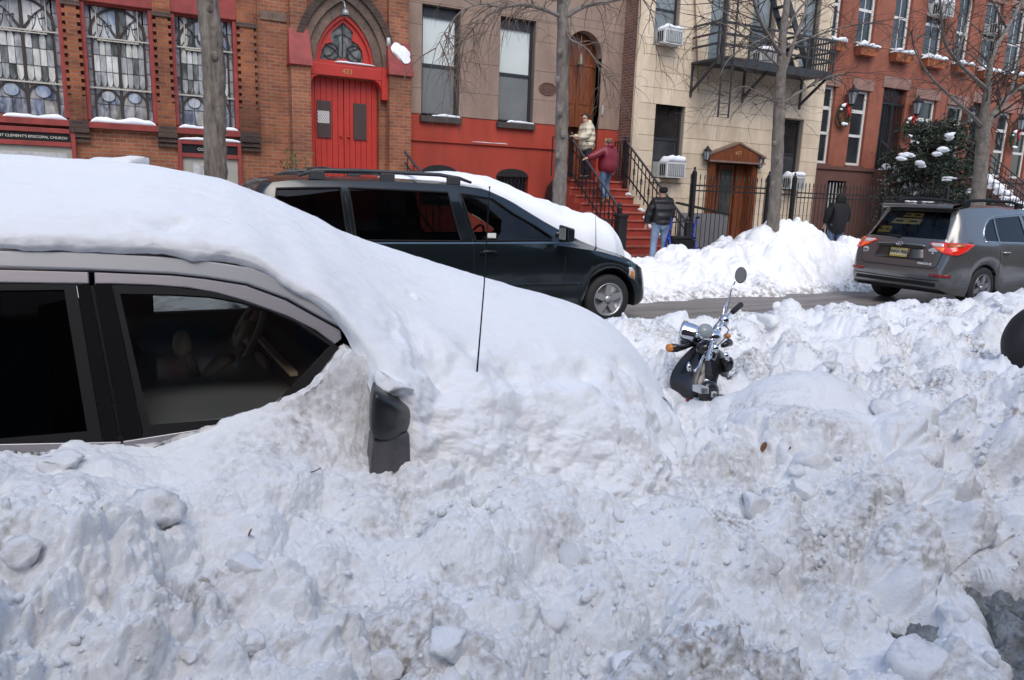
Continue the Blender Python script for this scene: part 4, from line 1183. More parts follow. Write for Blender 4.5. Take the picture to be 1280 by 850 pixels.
    m1.hexa([(x0 - .03, FY - .13, z0 - .16), (x1 + .03, FY - .13, z0 - .16), (x1 + .03, FY - .13, z0 - .05), (x0 - .03, FY - .13, z0 - .05)], [(x0 - .03, FY + .14, z0 - .16), (x1 + .03, FY + .14, z0 - .16), (x1 + .03, FY + .14, z0 - .004), (x0 - .03, FY + .14, z0 - .004)])
    m1.build('sill', M_REDT, wd)
for i, (a, b) in enumerate(WX): stained(i, a, b)
LB = ['at the left edge of the church', 'in the middle church window', 'behind the bare tree trunk']
for i, (a, b) in enumerate(WX):
    o = snow_strip('snow_ledge', a + .02 + (.2 if i == 0 else 0), b - .01, FY - .12, FY + .10, WZ0 - .055, (.07, .10, .07)[i], seed=i)
    tag(o, ('ragged snow on the red sill of the leftmost church window', 'deep band of snow on the red sill of the middle church window', 'snow on the red church sill crossed by the bare trunk')[i], 'snow', 'snow on the church sills')
# toothed brick pilasters
for a, b in ((-.53, -.235), (.995, 1.315), (2.55, 2.93)):
    mb = MB(); mb.box(a + .055, b - .055, FY - .115, FY + .02, 2.62, 7.5)
    pl = mb.build('pilaster', B_PIL, church)
    z = 3.22; k = 0
    while z < 4.80:
        for s0, s1 in ((a, a + .056), (b - .056, b)):
            mb = MB(); mb.box(s0, s1, FY - .118, FY + .01, z, z + .072); mb.build('brick', B_PIL, pl)
        z += .144; k += 1
    for c0_, c1_ in ((2.62, 3.20), (4.885, 7.5)):
        mb = MB(); mb.box(a, b, FY - .10, FY + .01, c0_, c1_); mb.build('pier', B_PIL, pl)
    for q, (dz, dd) in enumerate(((2.52, .16), (2.43, .12), (2.34, .08))):
        mb = MB(); mb.box(a - .02, b + .02, FY - dd, FY + .01, dz, dz + .075); mb.build('corbel', B_DARK, pl)
    for c0_, c1_ in ((2.60, 2.74), (4.80, 4.88)):
        mb = MB(); mb.box(a - .01, b + .01, FY - .15, FY + .01, c0_, c1_); mb.build('corbel', B_DARK, pl)
# buttresses each side of the door, with red sloping caps
for a, b, nm in ((3.58, 3.985, 'l'), (5.74, 6.255, 'r')):
    mb = MB(); mb.box(a, b, FY - .28, FY + .02, 0, 4.2); bt = mb.build('buttress', B_CH, church)
    mb = MB(); mb.box(a + .03, b - .02, FY - .13, FY + .01, 4.2, 9.0); mb.build('upper_buttress', B_CH, bt)
    mb = MB(); mb.hexa([(a - .04, FY - .36, 4.16), (b + .03, FY - .36, 4.16), (b + .03, FY - .33, 4.28), (a - .04, FY - .33, 4.28)], [(a - .04, FY + .01, 4.16), (b + .03, FY + .01, 4.16), (b + .01, FY - .12, 4.92), (a, FY - .12, 4.92)])
    mb.build('cap', M_REDT, bt)
    if nm == 'r':
        o = bpy.data.objects.new('snow_patch', CH[7]); o.location = (a + .30, FY - .23, 4.66); o.scale = (.27, .055, .36); o.rotation_euler = (-.32, .12, 0); COL.objects.link(o)
        tag(o, 'frozen patch of snow on the red buttress cap right of the church door', 'snow')
for a, b in ((3.02, 3.56),):
    mb = MB(); mb.box(a, b, FY - .03, FY + .01, 5.02, 5.2); mb.build('string_course', B_ARCH, church)
# portal: stepped pointed brick arch
for k, (o0, o1, yy, mt) in enumerate(((0.0, .19, .03, B_ARCH), (.19, .36, .09, B_ARCH), (.36, .50, .15, B_DARK))):
    A = pointed(4.15 - o0, 5.46 + o0, 4.28, 1.10 + o0 * 1.35); B = pointed(4.15 - o1 + .004, 5.46 + o1 - .004, 4.28, 1.10 + (o1 - .004) * 1.35)
    mb = MB(); arch_band(mb, A, B, FY - yy, FY + .05); mb.build('arch_ring', mt, church)
def plate_hole(outer, inner, y0, y1):
    bm = bmesh.new()
    def loop(pts):
        v = [bm.verts.new((x, y0, z)) for x, z in pts]
        return [bm.edges.new((v[i], v[(i + 1) % len(v)])) for i in range(len(v))]
    e = loop(outer) + loop(inner)
    bmesh.ops.triangle_fill(bm, use_beauty=True, use_dissolve=False, edges=e)
    g_ = bmesh.ops.extrude_face_region(bm, geom=list(bm.faces))
    bmesh.ops.translate(bm, verts=[v for v in g_['geom'] if isinstance(v, bmesh.types.BMVert)], vec=(0, y1 - y0, 0))
    bmesh.ops.recalc_face_normals(bm, faces=bm.faces)
    me = bpy.data.meshes.new('p'); bm.to_mesh(me); bm.free()
    return me
fxz = lambda px, py, Y=FY: (onY(px, py, Y).x, onY(px, py, Y).z)
tre = [fxz(*q) for q in ((401, 73), (403, 62), (408, 54), (416, 52), (414, 45), (416, 38), (423, 33), (430, 27), (437, 33), (443, 40), (441, 50), (449, 55), (454, 63), (455.5, 78), (440, 77), (430, 72), (421, 75))]
ty = mkobj('tympanum', plate_hole(pointed(4.15, 5.46, 4.28, 1.10), tre, FY + .08, FY + .16), M_RED, church)
mb = MB(); mb.ext([(x, FY + .13, z) for x, z in tre], (0, .01, 0)); mb.build('pane', GL_MID[2], ty)
mb = MB()
cx_, cz_ = fxz(430, 60)
mb.box(cx_ - .012, cx_ + .012, FY + .115, FY + .13, cz_ - .28, cz_ + .62)
for s in (-1, 1):
    bars(mb, [(cx_ + s * (.26 + .17 * math.cos(t)), cz_ - .08 + .17 * math.sin(t)) for t in [math.pi * k / 8 for k in range(-8, 9)]], .022, FY + .112, FY + .13)
    bars(mb, [(cx_ + s * .02, cz_ - .22), (cx_ + s * .2, cz_ - .02), (cx_ + s * .38, cz_ + .05)], .018, FY + .112, FY + .13)
    bars(mb, [(cx_ + s * .10, cz_ + .02), (cx_ + s * .26, cz_ - .16), (cx_ + s * .42, cz_ - .2)], .018, FY + .112, FY + .13)
    bars(mb, [(cx_ + s * .02, cz_ + .30), (cx_ + s * .2, cz_ + .22)], .012, FY + .112, FY + .13)
tag(mb.build('lead', M_LEAD, ty), None, kind='stuff')
mb = MB(); A = pointed(4.13, 5.48, 4.28, 1.12); B = pointed(4.21, 5.40, 4.28, 1.0); arch_band(mb, A, B, FY + .02, FY + .08); mb.build('arch_moulding', M_RED, ty)
# beam with curved brackets
mb = MB(); mb.box(3.98, 5.63, FY - .13, FY + .12, 4.03, 4.27); bm_ = mb.build('door_beam', M_RED, church, bevel=.01)
mb = MB(); mb.box(4.0, 5.9, FY - .10, FY + .02, 4.20, 4.32); mb.build('door_ledge', M_RED, bm_)
for s, xq in ((1, 4.0), (-1, 5.62)):
    pts = [(xq - s * .02, 4.028), (xq + s * .22, 4.028)] + [(xq + s * (.22 - .20 * math.sin(t)), 4.028 - .24 * (1 - math.cos(t))) for t in [math.pi / 2 * k / 6 for k in range(1, 7)]] + [(xq - s * .02, 3.62)]
    mb = MB(); mb.prism(pts, FY - .12, FY + .1); mb.build('bracket', M_RED, bm_)
mb = MB(); mb.box(5.60, 5.86, FY - .16, FY + .02, 3.62, 4.28); mb.build('bracket', M_RED, bm_)
text_mesh('door_number', '423', .15, mat('dull_gold', (.42, .27, .10), .5), bm_, (4.82, FY - .134, 4.14))
o = snow_strip('snow_ledge', 4.55, 5.46, FY - .12, FY + .04, 4.325, .035, seed=9); tag(o, 'thin line of snow on the red ledge over the church doors', 'snow')
# plank doors
for li, (a, b) in enumerate(((4.03, 4.80), (4.81, 5.58))):
    mb = MB(); mb.box(a, b, FY + .17, FY + .20, .9, 4.02); lf = mb.build('door', M_RED, church)
    n = 6
    gx0, gx1 = ((4.20, 4.51), (5.02, 5.32))[li]; gz0, gz1 = 2.73, 3.52
    for k in range(n):
        p0, p1 = a + (b - a) * k / n + .004, a + (b - a) * (k + 1) / n - .004
        mb = MB()
        mb.box(p0, p1, FY + .13, FY + .171, .9, 4.018)
        mb.build('plank', M_RED, lf, bevel=.004)
    mb = MB(); mb.box(gx0, gx1, FY + .10, FY + .128, gz0, gz1); gr = mb.build('grille', mat('dark_mesh', (.035, .028, .026), .7), lf)
    wr = MB(); nn = 9
    for k in range(-12, 12):
        for s in (-1, 1):
            # diagonal wires clipped to the opening
            x0_, z0_ = gx0, gz0 + k * .07
            L = gx1 - gx0; zA, zB = (z0_, z0_ + L * 1.55) if s > 0 else (z0_ + L * 1.55, z0_)
            ta, tb = 0, 1
            for (lo, hi) in ((gz0, gz1),):
                d = zB - zA
                t1, t2 = (lo - zA) / d, (hi - zA) / d
                if t1 > t2: t1, t2 = t2, t1
                ta, tb = max(ta, t1), min(tb, t2)
            if tb - ta > .03: wr.bar((gx0 + L * ta, FY + .094, zA + (zB - zA) * ta), (gx0 + L * tb, FY + .094, zA + (zB - zA) * tb), .006)
    tag(wr.build('wire', mat('grille_wire', (.16, .10, .09), .5), gr), None, kind='stuff')
    if li == 0:
        mb = MB(); mb.box(gx0 + .01, gx1 - .04, FY + .096, FY + .101, 3.04, 3.30); mb.build('paper_notice', mat('paper', (.72, .72, .70), .7), gr)
    mb = MB(); mb.ball((4.73 if li == 0 else 4.9, FY + .10, 2.78), .03); mb.build('knob', M_RED, lf, smooth=True)
# steps up to the doors
for k in range(5):
    mb = MB(); mb.box(3.7, 5.9, FY - .3 - .28 * (4 - k), FY + (.3 if k == 4 else -.3 - .28 * (3 - k)), 0, .12 + .16 * (k + 1)); mb.build('step', M_CONC, church)
# lamp over the door and a spot light on the right
mb = MB(); q = onY(432, 15, FY - .35); mb.tube([(q.x, FY, q.z + .3), (q.x, FY - .25, q.z + .22), (q.x, FY - .35, q.z + .05)], .015, 6); mb.lathe([(0, 0), (.05, 0), (.10, -.12), (.08, -.12)], (q.x, FY - .35, q.z + .05), n=12)
o = mb.build('door_lamp', mat('lamp_metal', (.35, .35, .34), .4, metal=.4), None, smooth=True); tag(o, 'small bare lamp hanging at the point of the church door arch', 'lamp')
mb = MB(); q = onY(486, 51, FY - .2); mb.tube([(q.x + .03, FY - .02, q.z + .1), (q.x, FY - .16, q.z + .05)], .012, 6); mb.lathe([(0, .07), (.035, .06), (.05, -.1), (.03, -.1), (0, -.06)], (q.x, FY - .18, q.z), (-.2, -.5, .9), n=12)
o = mb.build('spot_lamp', mat('white_metal', (.7, .7, .69), .4), None, smooth=True); tag(o, 'small white spotlight on the brick right of the church arch', 'lamp')

# notice boards
M_BOARD = mat('black_board', (.012, .013, .014), .35)
def notice(x0, x1, z0, z1, band0, band1, txt, lab, tx, size, poster):
    t = thing('notice_board', lab, 'notice board', ((x0 + x1) / 2, FY - .05, z0)); c = (x0 + x1) / 2
    L = lambda mb: setattr(mb, 'v', [(x - c, y - FY + .05, z - z0) for x, y, z in mb.v])
    def bx(a, b, y0, y1, c_, d, nm, m, par=t):
        mb = MB(); mb.box(a, b, y0, y1, c_, d); L(mb); return mb.build(nm, m, par, bevel=.006)
    f = .075
    bx(x0, x0 + f, FY - .13, FY - .004, z0, z1, 'frame', M_REDT); bx(x1 - f, x1, FY - .13, FY - .004, z0, z1, 'frame', M_REDT)
    bx(x0 + f, x1 - f, FY - .128, FY - .004, z1 - .085, z1, 'frame', M_REDT); bx(x0 + f, x1 - f, FY - .128, FY - .004, band0 - .085, band0, 'frame', M_REDT)
    bx(x0 + f, x1 - f, FY - .128, FY - .004, z0, z0 + f, 'frame', M_REDT)
    bd = bx(x0 + f, x1 - f, FY - .09, FY - .02, band0 + .002, z1 - .087, 'name_panel', M_BOARD)
    text_mesh('lettering', txt, size, mat('letter_paint', (.70, .66, .56), .5), bd, (tx - c, -.042, (band0 + z1 - .085) / 2 - z0 - .005), sx=1.02)
    cs = bx(x0 + f, x1 - f, FY - .07, FY - .02, z0 + f + .002, band0 - .087, 'case', mat('case_lining', (.34, .33, .28), .5, var=.1))
    if poster:
        for k, (a, b, col) in enumerate(poster):
            bx(a, b, FY - .082, FY - .073, z0 + .22, band0 - .20, 'poster', mat('poster_%d' % k, col, .6, var=.2, vs_=9, col2=tuple(min(1, v * .55) for v in col)), cs)
    return t
notice(-1.95, -.46, 1.70, 2.565, 2.32, 2.48, "SAINT CLEMENT'S EPISCOPAL CHURCH", 'red framed notice board under the leftmost church window', -1.19, .066, [(-1.78, -.62, (.55, .55, .54))])
notice(1.33, 2.55, 1.50, 2.50, 2.24, 2.42, 'COMMUNITY', 'red framed notice board partly behind the bare tree trunk', 1.93, .075, [(1.60, 1.76, (.62, .56, .45)), (1.775, 1.94, (.66, .66, .64))])
o = snow_strip('snow_ledge', 1.34, 2.55, FY - .14, FY - .01, 2.502, .045, seed=4); tag(o, 'line of snow on top of the notice board behind the bare trunk', 'snow')

# ------------------------------------------------------------------ brownstone with red basement
bst = thing('brownstone_house', 'tan brownstone house with bright red painted basement', 'house', (0, 0, 0))
bx0, bx1 = 6.266, 12.26
bw = [(6.60, 7.56, 3.37, 5.82), (8.61, 9.59, 3.37, 5.82)]
door_op = (10.47, 11.60, 2.05, 5.84)
uw = [(6.60, 7.56, 7.3, 9.3), (8.61, 9.59, 7.3, 9.3), (10.5, 11.5, 7.3, 9.3)]
wall('basement_wall', bx0, bx1, 0, 3.40, FY + .0, [bw[0], bw[1], door_op, (6.62, 7.57, 1.3, 2.06), (8.62, 9.54, 1.3, 2.06)], M_STUCR, bst, depth=.28)
for (a, b) in ((6.62, 7.57), (8.62, 9.54)):
    # the segmental head of the basement window
    c = (a + b) / 2; hw = (b - a) / 2
    pts = [(a, 2.06)] + [(c - hw * math.cos(t), 2.06 + .20 * math.sin(t)) for t in [math.pi * k / 12 for k in range(0, 13)]]
    mb = MB(); mb.prism(pts[1:], FY - .004, FY + .004); mb.build('window_head', M_IRON, bst)
    w_ = MB(); w_.box(a, b, FY + .20, FY + .22, 1.3, 2.06); wd = w_.build('window', M_PANE, bst)
    for k in range(9):
        x = a + (b - a) * (k + .5) / 9
        mb = MB(); mb.box(x - .009, x + .009, FY + .04, FY + .058, 1.3, 2.18); mb.build('bar', M_IRON, wd)
    mb = MB()
    for k in range(5): mb.tube([(a + .1 + (b - a - .2) * k / 4 + .05 * math.cos(t), FY + .03, 1.96 + .07 * math.sin(t)) for t in [2 * math.pi * q / 8 for q in range(9)]], .008, 4, cap=False)
    mb.build('scrollwork', M_IRON, wd)
wall('wall', bx0, bx1, 3.40, 10.5, FY + .012, bw + [door_op] + uw, M_JOINT, bst, depth=.26)
# door arch void: blocks leave it open, the tan spandrel closes it
blocks(bx0 + .003, bx1 - .003, [3.405] + [3.98 + .69 * k for k in range(10)], FY - .018, [(a, b, c, d) for a, b, c, d in bw + uw] + [(10.33, 11.74, 2, 5.86)], [M_TANS, M_TANS2], bst, lenx=3.0, gap=.007, proud=.028, seed=4)
A = [(10.33, 3.405), (10.33, 5.858), (11.74, 5.858), (11.74, 3.405), (11.60, 3.405)] + [(11.035 + .565 * math.cos(t), 5.18 + .60 * math.sin(t)) for t in [math.pi * k / 16 for k in range(17)]] + [(10.47, 3.405)]
mb = MB(); mb.prism(A[::-1], FY - .020, FY + .24); mb.build('door_surround', M_TANS, bst)
mb = MB(); mb.box(bx0, 10.3, FY - .05, FY + .01, 2.79, 2.84); mb.build('ledge', M_STUCR, bst)
for (a, b, c, d) in bw:
    wd = sash_window(bst, a, b, c, d, FY, M_DKF, M_BLIND, M_BLINDG, split=.47, fw=.075)
    m1 = MB(); m1.box(a + .08, b - .075, FY + .115, FY + .128, d - .24, d - .06); m1.build('valance', M_DKF, wd)
    m1 = MB(); m1.box(a - .04, b + .05, FY - .10, FY + .1, c - .14, c - .003); m1.build('sill', M_SILL, wd, bevel=.008)
for (a, b, c, d) in uw: sash_window(bst, a, b, c, d, FY, M_DKF, M_BLIND, M_BLINDG, split=.47, fw=.075, sill=M_SILL)
for i, (a, b, c, d) in enumerate(bw):
    o = snow_strip('snow_ledge', a + .25, b + .02, FY - .09, FY + .09, c - .002, .05, seed=i + 30)
    tag(o, ('snow on the dark sill of the tan house window beside the church', 'snow on the dark sill of the tan house window beside the oval plaque')[i], 'snow', 'snow on the sills of the tan house')
o = snow_strip('snow_ledge', 7.9, 8.9, FY - .05, FY + .004, 2.842, .015, seed=40); tag(o, 'thin line of snow on the red basement ledge', 'snow')
# arched wooden door
mb = MB(); mb.prism([(11.60, 2.05)] + [(11.035 + .565 * math.cos(t), 5.18 + .60 * math.sin(t)) for t in [math.pi * k / 16 for k in range(17)]] + [(10.47, 2.05)], FY + .30, FY + .34); mb.build('door_recess', M_WOOD, bst)
for s, (a, b) in enumerate(((10.56, 11.03), (11.04, 11.52))):
    mb = MB(); mb.box(a, b, FY + .26, FY + .30, 2.07, 4.95); lf = mb.build('door', M_WOOD, bst, bevel=.008)
    for z0_, z1_ in ((2.2, 2.75), (2.85, 3.9), (4.0, 4.75)):
        mb = MB(); mb.box(a + .08, b - .08, FY + .245, FY + .262, z0_, z1_); mb.build('panel', M_WOOD, lf, bevel=.02)
mb = MB(); mb.box(10.5, 11.58, FY + .25, FY + .30, 4.96, 5.04); mb.build('transom', M_WOOD, bst)
mb = MB(); q = onY(719, 66, FY - .02); mb.lathe([(0, .14), (.03, .13), (.05, .05), (.07, -.12), (.10, -.16), (0, -.16)], (11.0, FY + .08, q.z - .1), n=14); mb.tube([(11.0, FY + .08, q.z + .04), (11.0, FY + .08, 5.77)], .008, 6)
o = mb.build('door_bell', mat('bronze', (.20, .17, .11), .45, metal=.5), None, smooth=True); tag(o, 'bronze bell shaped lamp hanging in the arched doorway', 'lamp')
mb = MB(); mb.box(11.66, 11.72, FY - .05, FY - .02, 3.75, 4.0); o = mb.build('door_buzzer', mat('pale_metal', (.5, .5, .5), .4, metal=.4), None, bevel=.006); tag(o, 'pale buzzer plate beside the arched wooden door', 'buzzer')
q = onY(684, 111.5, FY); pq = thing('oval_plaque', 'oval bronze plaque on the tan wall beside the tree', 'plaque', (q.x, FY - .03, q.z))
mb = MB(); mb.ext([(.26 * math.cos(t), 0, .155 * math.sin(t)) for t in [2 * math.pi * k / 28 for k in range(28)]], (0, .02, 0)); mb.build('plate', mat('plaque_bronze', (.13, .065, .045), .5, var=.3, vs_=14, metal=.3), pq, bevel=.005)
mb = MB(); mb.tube([(.25 * math.cos(t), -.004, .148 * math.sin(t)) for t in [2 * math.pi * k / 28 for k in range(29)]], .010, 6, cap=False); mb.build('rim', mat('plaque_rim', (.20, .11, .08), .45, metal=.3), pq)
text_mesh('lettering', '421', .15, mat('plaque_rim', (.2, .11, .08), .45), pq, (0, -.004, 0))
shell(bst, bx0 + .005, bx1, FY + .15, 10.5, M_TANS)

# ------------------------------------------------------------------ iron work helpers
def picket_mesh(h, r_=.010, spear=True):
    mb = MB(); mb.tube([(0, 0, 0), (0, 0, h)], r_, 5)
    if spear: mb.lathe([(r_, h), (.022, h + .02), (.012, h + .05), (.018, h + .07), (0, h + .13)], n=5)
    me = mb.build('picket', M_IRON); d = me.data; bpy.data.objects.remove(me); return d

# ------------------------------------------------------------------ red stoop with railings
SX0, SX1 = 10.32, 12.14
stoop = thing('red_stoop', 'red painted steps up to the arched wooden door', 'steps', (11.2, 13.8, 0.12))
for i in range(11):
    z = .15 + .19 * i; y0 = 13.8 + .27 * i; y1 = y0 + .27 if i < 10 else FY - .03
    mb = MB(); mb.box(SX0 - 11.2, SX1 - 11.2, y0 - 13.8, y1 - 13.8, -.1, z - .12)
    st = mb.build('step', M_STEP, stoop, bevel=.008)
    mb = MB(); mb.box(SX0 - 11.2, SX1 - 11.2, y0 - 13.8 - .03, y0 - 13.8 + .02, z - .12 - .045, z - .12 + .002); mb.build('nosing', mat('worn_step_edge', (.36, .10, .07), .7, var=.3, vs_=8), st, bevel=.006)
for i, (st, x) in enumerate(((5, 12.05), (6, 12.08), (8, 12.05), (3, 12.05), (4, 12.0))):
    zz = .15 + .19 * st; yy = 13.8 + .27 * st
    o = bpy.data.objects.new('snow_lump', CH[i]); o.location = (x, yy + .12, zz + .05); o.scale = (.09, .11, .08); COL.objects.link(o)
    tag(o, ('middle', 'second highest', 'highest', 'lowest', 'second lowest')[i] + ' small snow lump by the right railing of the red steps', 'snow lump', 'snow lumps on the red steps')
def railing(name, lab, p0, p1, flat, drop, n, newel=True):
    """rail from p0 (top) to p1 (bottom); drop = height of the rail over the steps"""
    p0, p1 = Vector(p0), Vector(p1)
    t = thing(name, lab, 'railing', (p1.x, p1.y, p1.z - drop))
    og = Vector((p1.x, p1.y, p1.z - drop))
    def add(mb, nm, m=M_IRON, par=None, **k):
        mb.v = [(x - og.x, y - og.y, z - og.z) for x, y, z in mb.v]; return mb.build(nm, m, par or t, **k)
    mb = MB(); pts = ([p0 + Vector(flat)] if flat else []) + [p0, p1]
    for a, b in zip(pts[:-1], pts[1:]): mb.bar(a, b, .05, .035)
    add(mb, 'handrail', mat('rail_top', (.05, .05, .06), .3))
    mb = MB(); mb.bar(p0 - Vector((0, 0, drop * .82)), p1 - Vector((0, 0, drop * .82)), .03); add(mb, 'bottom_rail')
    mb = MB(); mb.bar(p0 - Vector((0, 0, drop * .22)), p1 - Vector((0, 0, drop * .22)), .022); add(mb, 'middle_rail')
    for k in range(n):
        f = (k + .5) / n; a = p0 + (p1 - p0) * f
        mb = MB(); mb.bar(a, a - Vector((0, 0, drop * .98)), .020); add(mb, 'baluster')
        if k % 2 == 0:
            mb = MB(); c = a - Vector((0, 0, drop * .5)); mb.tube([c + Vector((0, .045 * math.cos(q), .09 * math.sin(q))) for q in [2 * math.pi * j / 8 for j in range(9)]], .009, 4, cap=False); add(mb, 'scroll')
    if flat:
        fl = Vector(flat); 
        for k in range(4):
            a = p0 + fl * ((k + 1) / 4); mb = MB(); mb.bar(a, a - Vector((0, 0, drop)), .022); add(mb, 'baluster')
    if newel:
        for a in (p0, p1):
            mb = MB(); mb.box(a.x - .045, a.x + .045, a.y - .045, a.y + .045, a.z - drop, a.z + .03); mb.lathe([(.045, .03), (.03, .06), (.05, .10), (.02, .16), (0, .17)], a, n=8); add(mb, 'newel')
    return t
railing('stoop_railing', 'black iron railing on the right of the red steps', (12.08, 16.35, 3.08), (12.08, 13.75, 1.10), (0, .5, 0), .95, 16)
railing('stoop_railing', 'black iron railing on the left of the red steps with a person holding it', (10.38, 16.35, 3.05), (10.38, 14.15, 1.38), (-.55, 0, 0), .95, 13)
# box newel and low gate at the foot of the left railing
t = thing('area_railing', 'low black iron railing at the foot of the red steps', 'railing', (9.9, 13.9, .12))
for k in range(11):
    mb = MB(); mb.box(-1.35 + .16 * k - .01, -1.35 + .16 * k + .01, -.01, .01, 0, 1.02); mb.build('baluster', M_IRON, t)
for z in (.12, 1.0):
    mb = MB(); mb.box(-1.4, .3, -.018, .018, z, z + .04); mb.build('rail', M_IRON, t)
mb = MB()
mb.box(.22, .48, -.13, .13, 0, .06); mb.box(.24, .46, -.11, .11, .06, 1.1); mb.box(.22, .48, -.13, .13, 1.1, 1.15); mb.build('newel', M_IRON, t, bevel=.01)
# short rail by the church steps
railing('church_railing', 'short black handrail by the church steps topped with snow', (6.02, 16.5, 2.50), (6.35, 15.0, 1.45), None, 1.1, 6, newel=False)
# cellar hatch side wall seen left of the stoop
mb = MB(); mb.prism([(10.0, .1), (10.28, .1), (10.28, 2.0), (10.20, 2.03), (10.05, 1.85), (10.0, 1.6)], 16.6, 16.9); o = mb.build('stoop_gate', M_IRON, bst)

# ------------------------------------------------------------------ limestone house
lime = thing('limestone_house', 'pale limestone house with a low wooden door and fire escape', 'house', (0, 0, 0))
lx0, lx1 = 12.27, 19.35
lw = [(12.97, 13.98, 2.18, 4.20), (17.55, 18.58, 2.0, 4.08)]
lu = [(12.74, 13.55, 5.55, 7.6), (14.62, 15.25, 5.36, 7.6), (16.15, 17.0, 5.40, 7.6), (18.1, 18.8, 5.40, 7.6)]
ld_ = (14.98, 16.72, .30, 2.92)
wall('wall', lx0, lx1, 0, 10.6, BY + .014, lw + lu + [ld_], M_LJ, lime, depth=.25)
blocks(lx0 + .004, lx1 - .004, [.05 + .405 * k for k in range(27)], BY - .016, lw + lu + [ld_], M_LIME, lime, lenx=1.15, gap=.010, proud=.028, seed=8)
mb = MB(); mb.box(lx0 - .012, lx0 + .35, BY + .02, FY + .5, 0, 10.6); mb.build('side_wall', B_SIDE, lime)
mb = MB(); mb.box(lx0 - .02, lx0 + .16, BY - .03, BY + .05, 0, 10.6); mb.build('quoin', M_LIME[1], lime)
shell(lime, lx0 + .36, lx1, BY + .3, 10.6, B_SIDE)
for i, (a, b, c, d) in enumerate(lw): 
    wd = sash_window(lime, a, b, c, d, BY, M_DKF, mat('dark_pane', (.028, .025, .024), .08, var=.5, vs_=1.3), mat('dark_pane2', (.04, .042, .044), .1, var=.4, vs_=1.4), split=.52, fw=.07)
    m1 = MB(); m1.box(a - .04, b + .04, BY - .07, BY + .1, c - .10, c - .003); m1.build('sill', M_LIME[3], wd)
for i, (a, b, c, d) in enumerate(lu):
    wd = sash_window(lime, a, b, c, d, BY, M_DKF, mat('sky_pane', (.20, .23, .235), .08, var=.3, vs_=1.4), mat('sky_pane2', (.15, .175, .18), .08, var=.4, vs_=1.5), split=.45, fw=.055)
# wooden entrance
dr = MB(); dr.box(14.98, 16.72, BY + .26, BY + .30, .3, 2.92); drb = dr.build('doorway_back', M_WOOD, lime)
for a, b in ((14.93, 15.14), (16.56, 16.78)):
    mb = MB(); mb.box(a, b, BY - .12, BY + .2, .25, 2.72); pp = mb.build('door_pier', M_WOOD, lime, bevel=.01)
    for k in range(3):
        mb = MB(); mb.box(a + .03 + k * .06, a + .06 + k * .06, BY - .14, BY - .11, .45, 2.6); mb.build('flute', M_WOOD, pp)
pd = [(14.82, 2.74), (16.90, 2.74), (16.90, 2.90), (15.86, 3.24), (14.82, 2.90)]
mb = MB(); mb.prism(pd, BY - .22, BY + .05); pdm = mb.build('pediment', M_WOOD, lime, bevel=.006)
for q in (((14.78, 2.90), (15.86, 3.26)), ((15.86, 3.26), (16.94, 2.90))):
    mb = MB(); mb.bar((q[0][0], BY - .10, q[0][1]), (q[1][0], BY - .10, q[1][1]), .30, .05); mb.build('cornice', mat('weathered_trim', (.20, .13, .10), .6, var=.2), pdm)
mb = MB(); mb.box(14.80, 16.92, BY - .25, BY + .02, 2.70, 2.75); mb.build('cornice', mat('weathered_trim', (.2, .13, .1), .6), pdm)
text_mesh('door_number', '417', .16, mat('dull_gold', (.42, .27, .1), .5), pdm, (15.86, BY - .224, 2.97))
for k, (a, b) in enumerate(((15.16, 15.52), (15.56, 16.18))):
    mb = MB(); mb.box(a, b, BY + .20, BY + .255, .34, 2.66); lf = mb.build('door', M_WOOD, lime, bevel=.006)
    mb = MB(); mb.box(a + .09, b - .09, BY + .185, BY + .202, 1.05, 2.52); mb.build('pane', mat('door_glass', (.055, .06, .055), .06, var=.6, vs_=2), lf)
    mb = MB(); mb.box(a + .07, b - .07, BY + .188, BY + .203, .42, .85); mb.build('panel', M_WOOD, lf, bevel=.01)
    mb = MB(); mb.box(a + .06, b - .06, BY + .17, BY + .19, .36, .55); mb.build('kick_plate', mat('brass_plate', (.62, .50, .26), .35, metal=.6), lf)
mb = MB(); mb.box(16.2, 16.55, BY + .15, BY + .25, .3, 2.66); mb.build('door_return', M_WOOD, lime)
mb = MB(); mb.box(14.9, 16.8, BY - .5, BY + .24, .05, .28); mb.build('door_step', M_CONC, lime)
# drain pipe
mb = MB(); q0, q1 = onY(869, 0, BY - .08), onY(865.5, 128, BY - .08); mb.tube([(q0.x, BY - .07, 9), (q0.x, BY - .07, q0.z), (q1.x + .2, BY - .07, 4.5)], .022, 6); mb.build('drain_pipe', mat('rusty_pipe', (.28, .18, .09), .7, var=.3), lime)
# plinth area wall and snow
mb = MB(); mb.box(13.2, 14.85, 15.3, 15.42, 0, 1.30); o = mb.build('area_wall', mat('grey_block', (.17, .17, .175), .85, var=.12), None); tag(o, 'grey low wall behind the iron fence left of the wooden door', 'wall')
mb = MB(); mb.bar((13.1, 15.36, 1.55), (14.9, 15.36, 1.28), .16, .05); o2 = mb.build('coping', M_IRON, o)

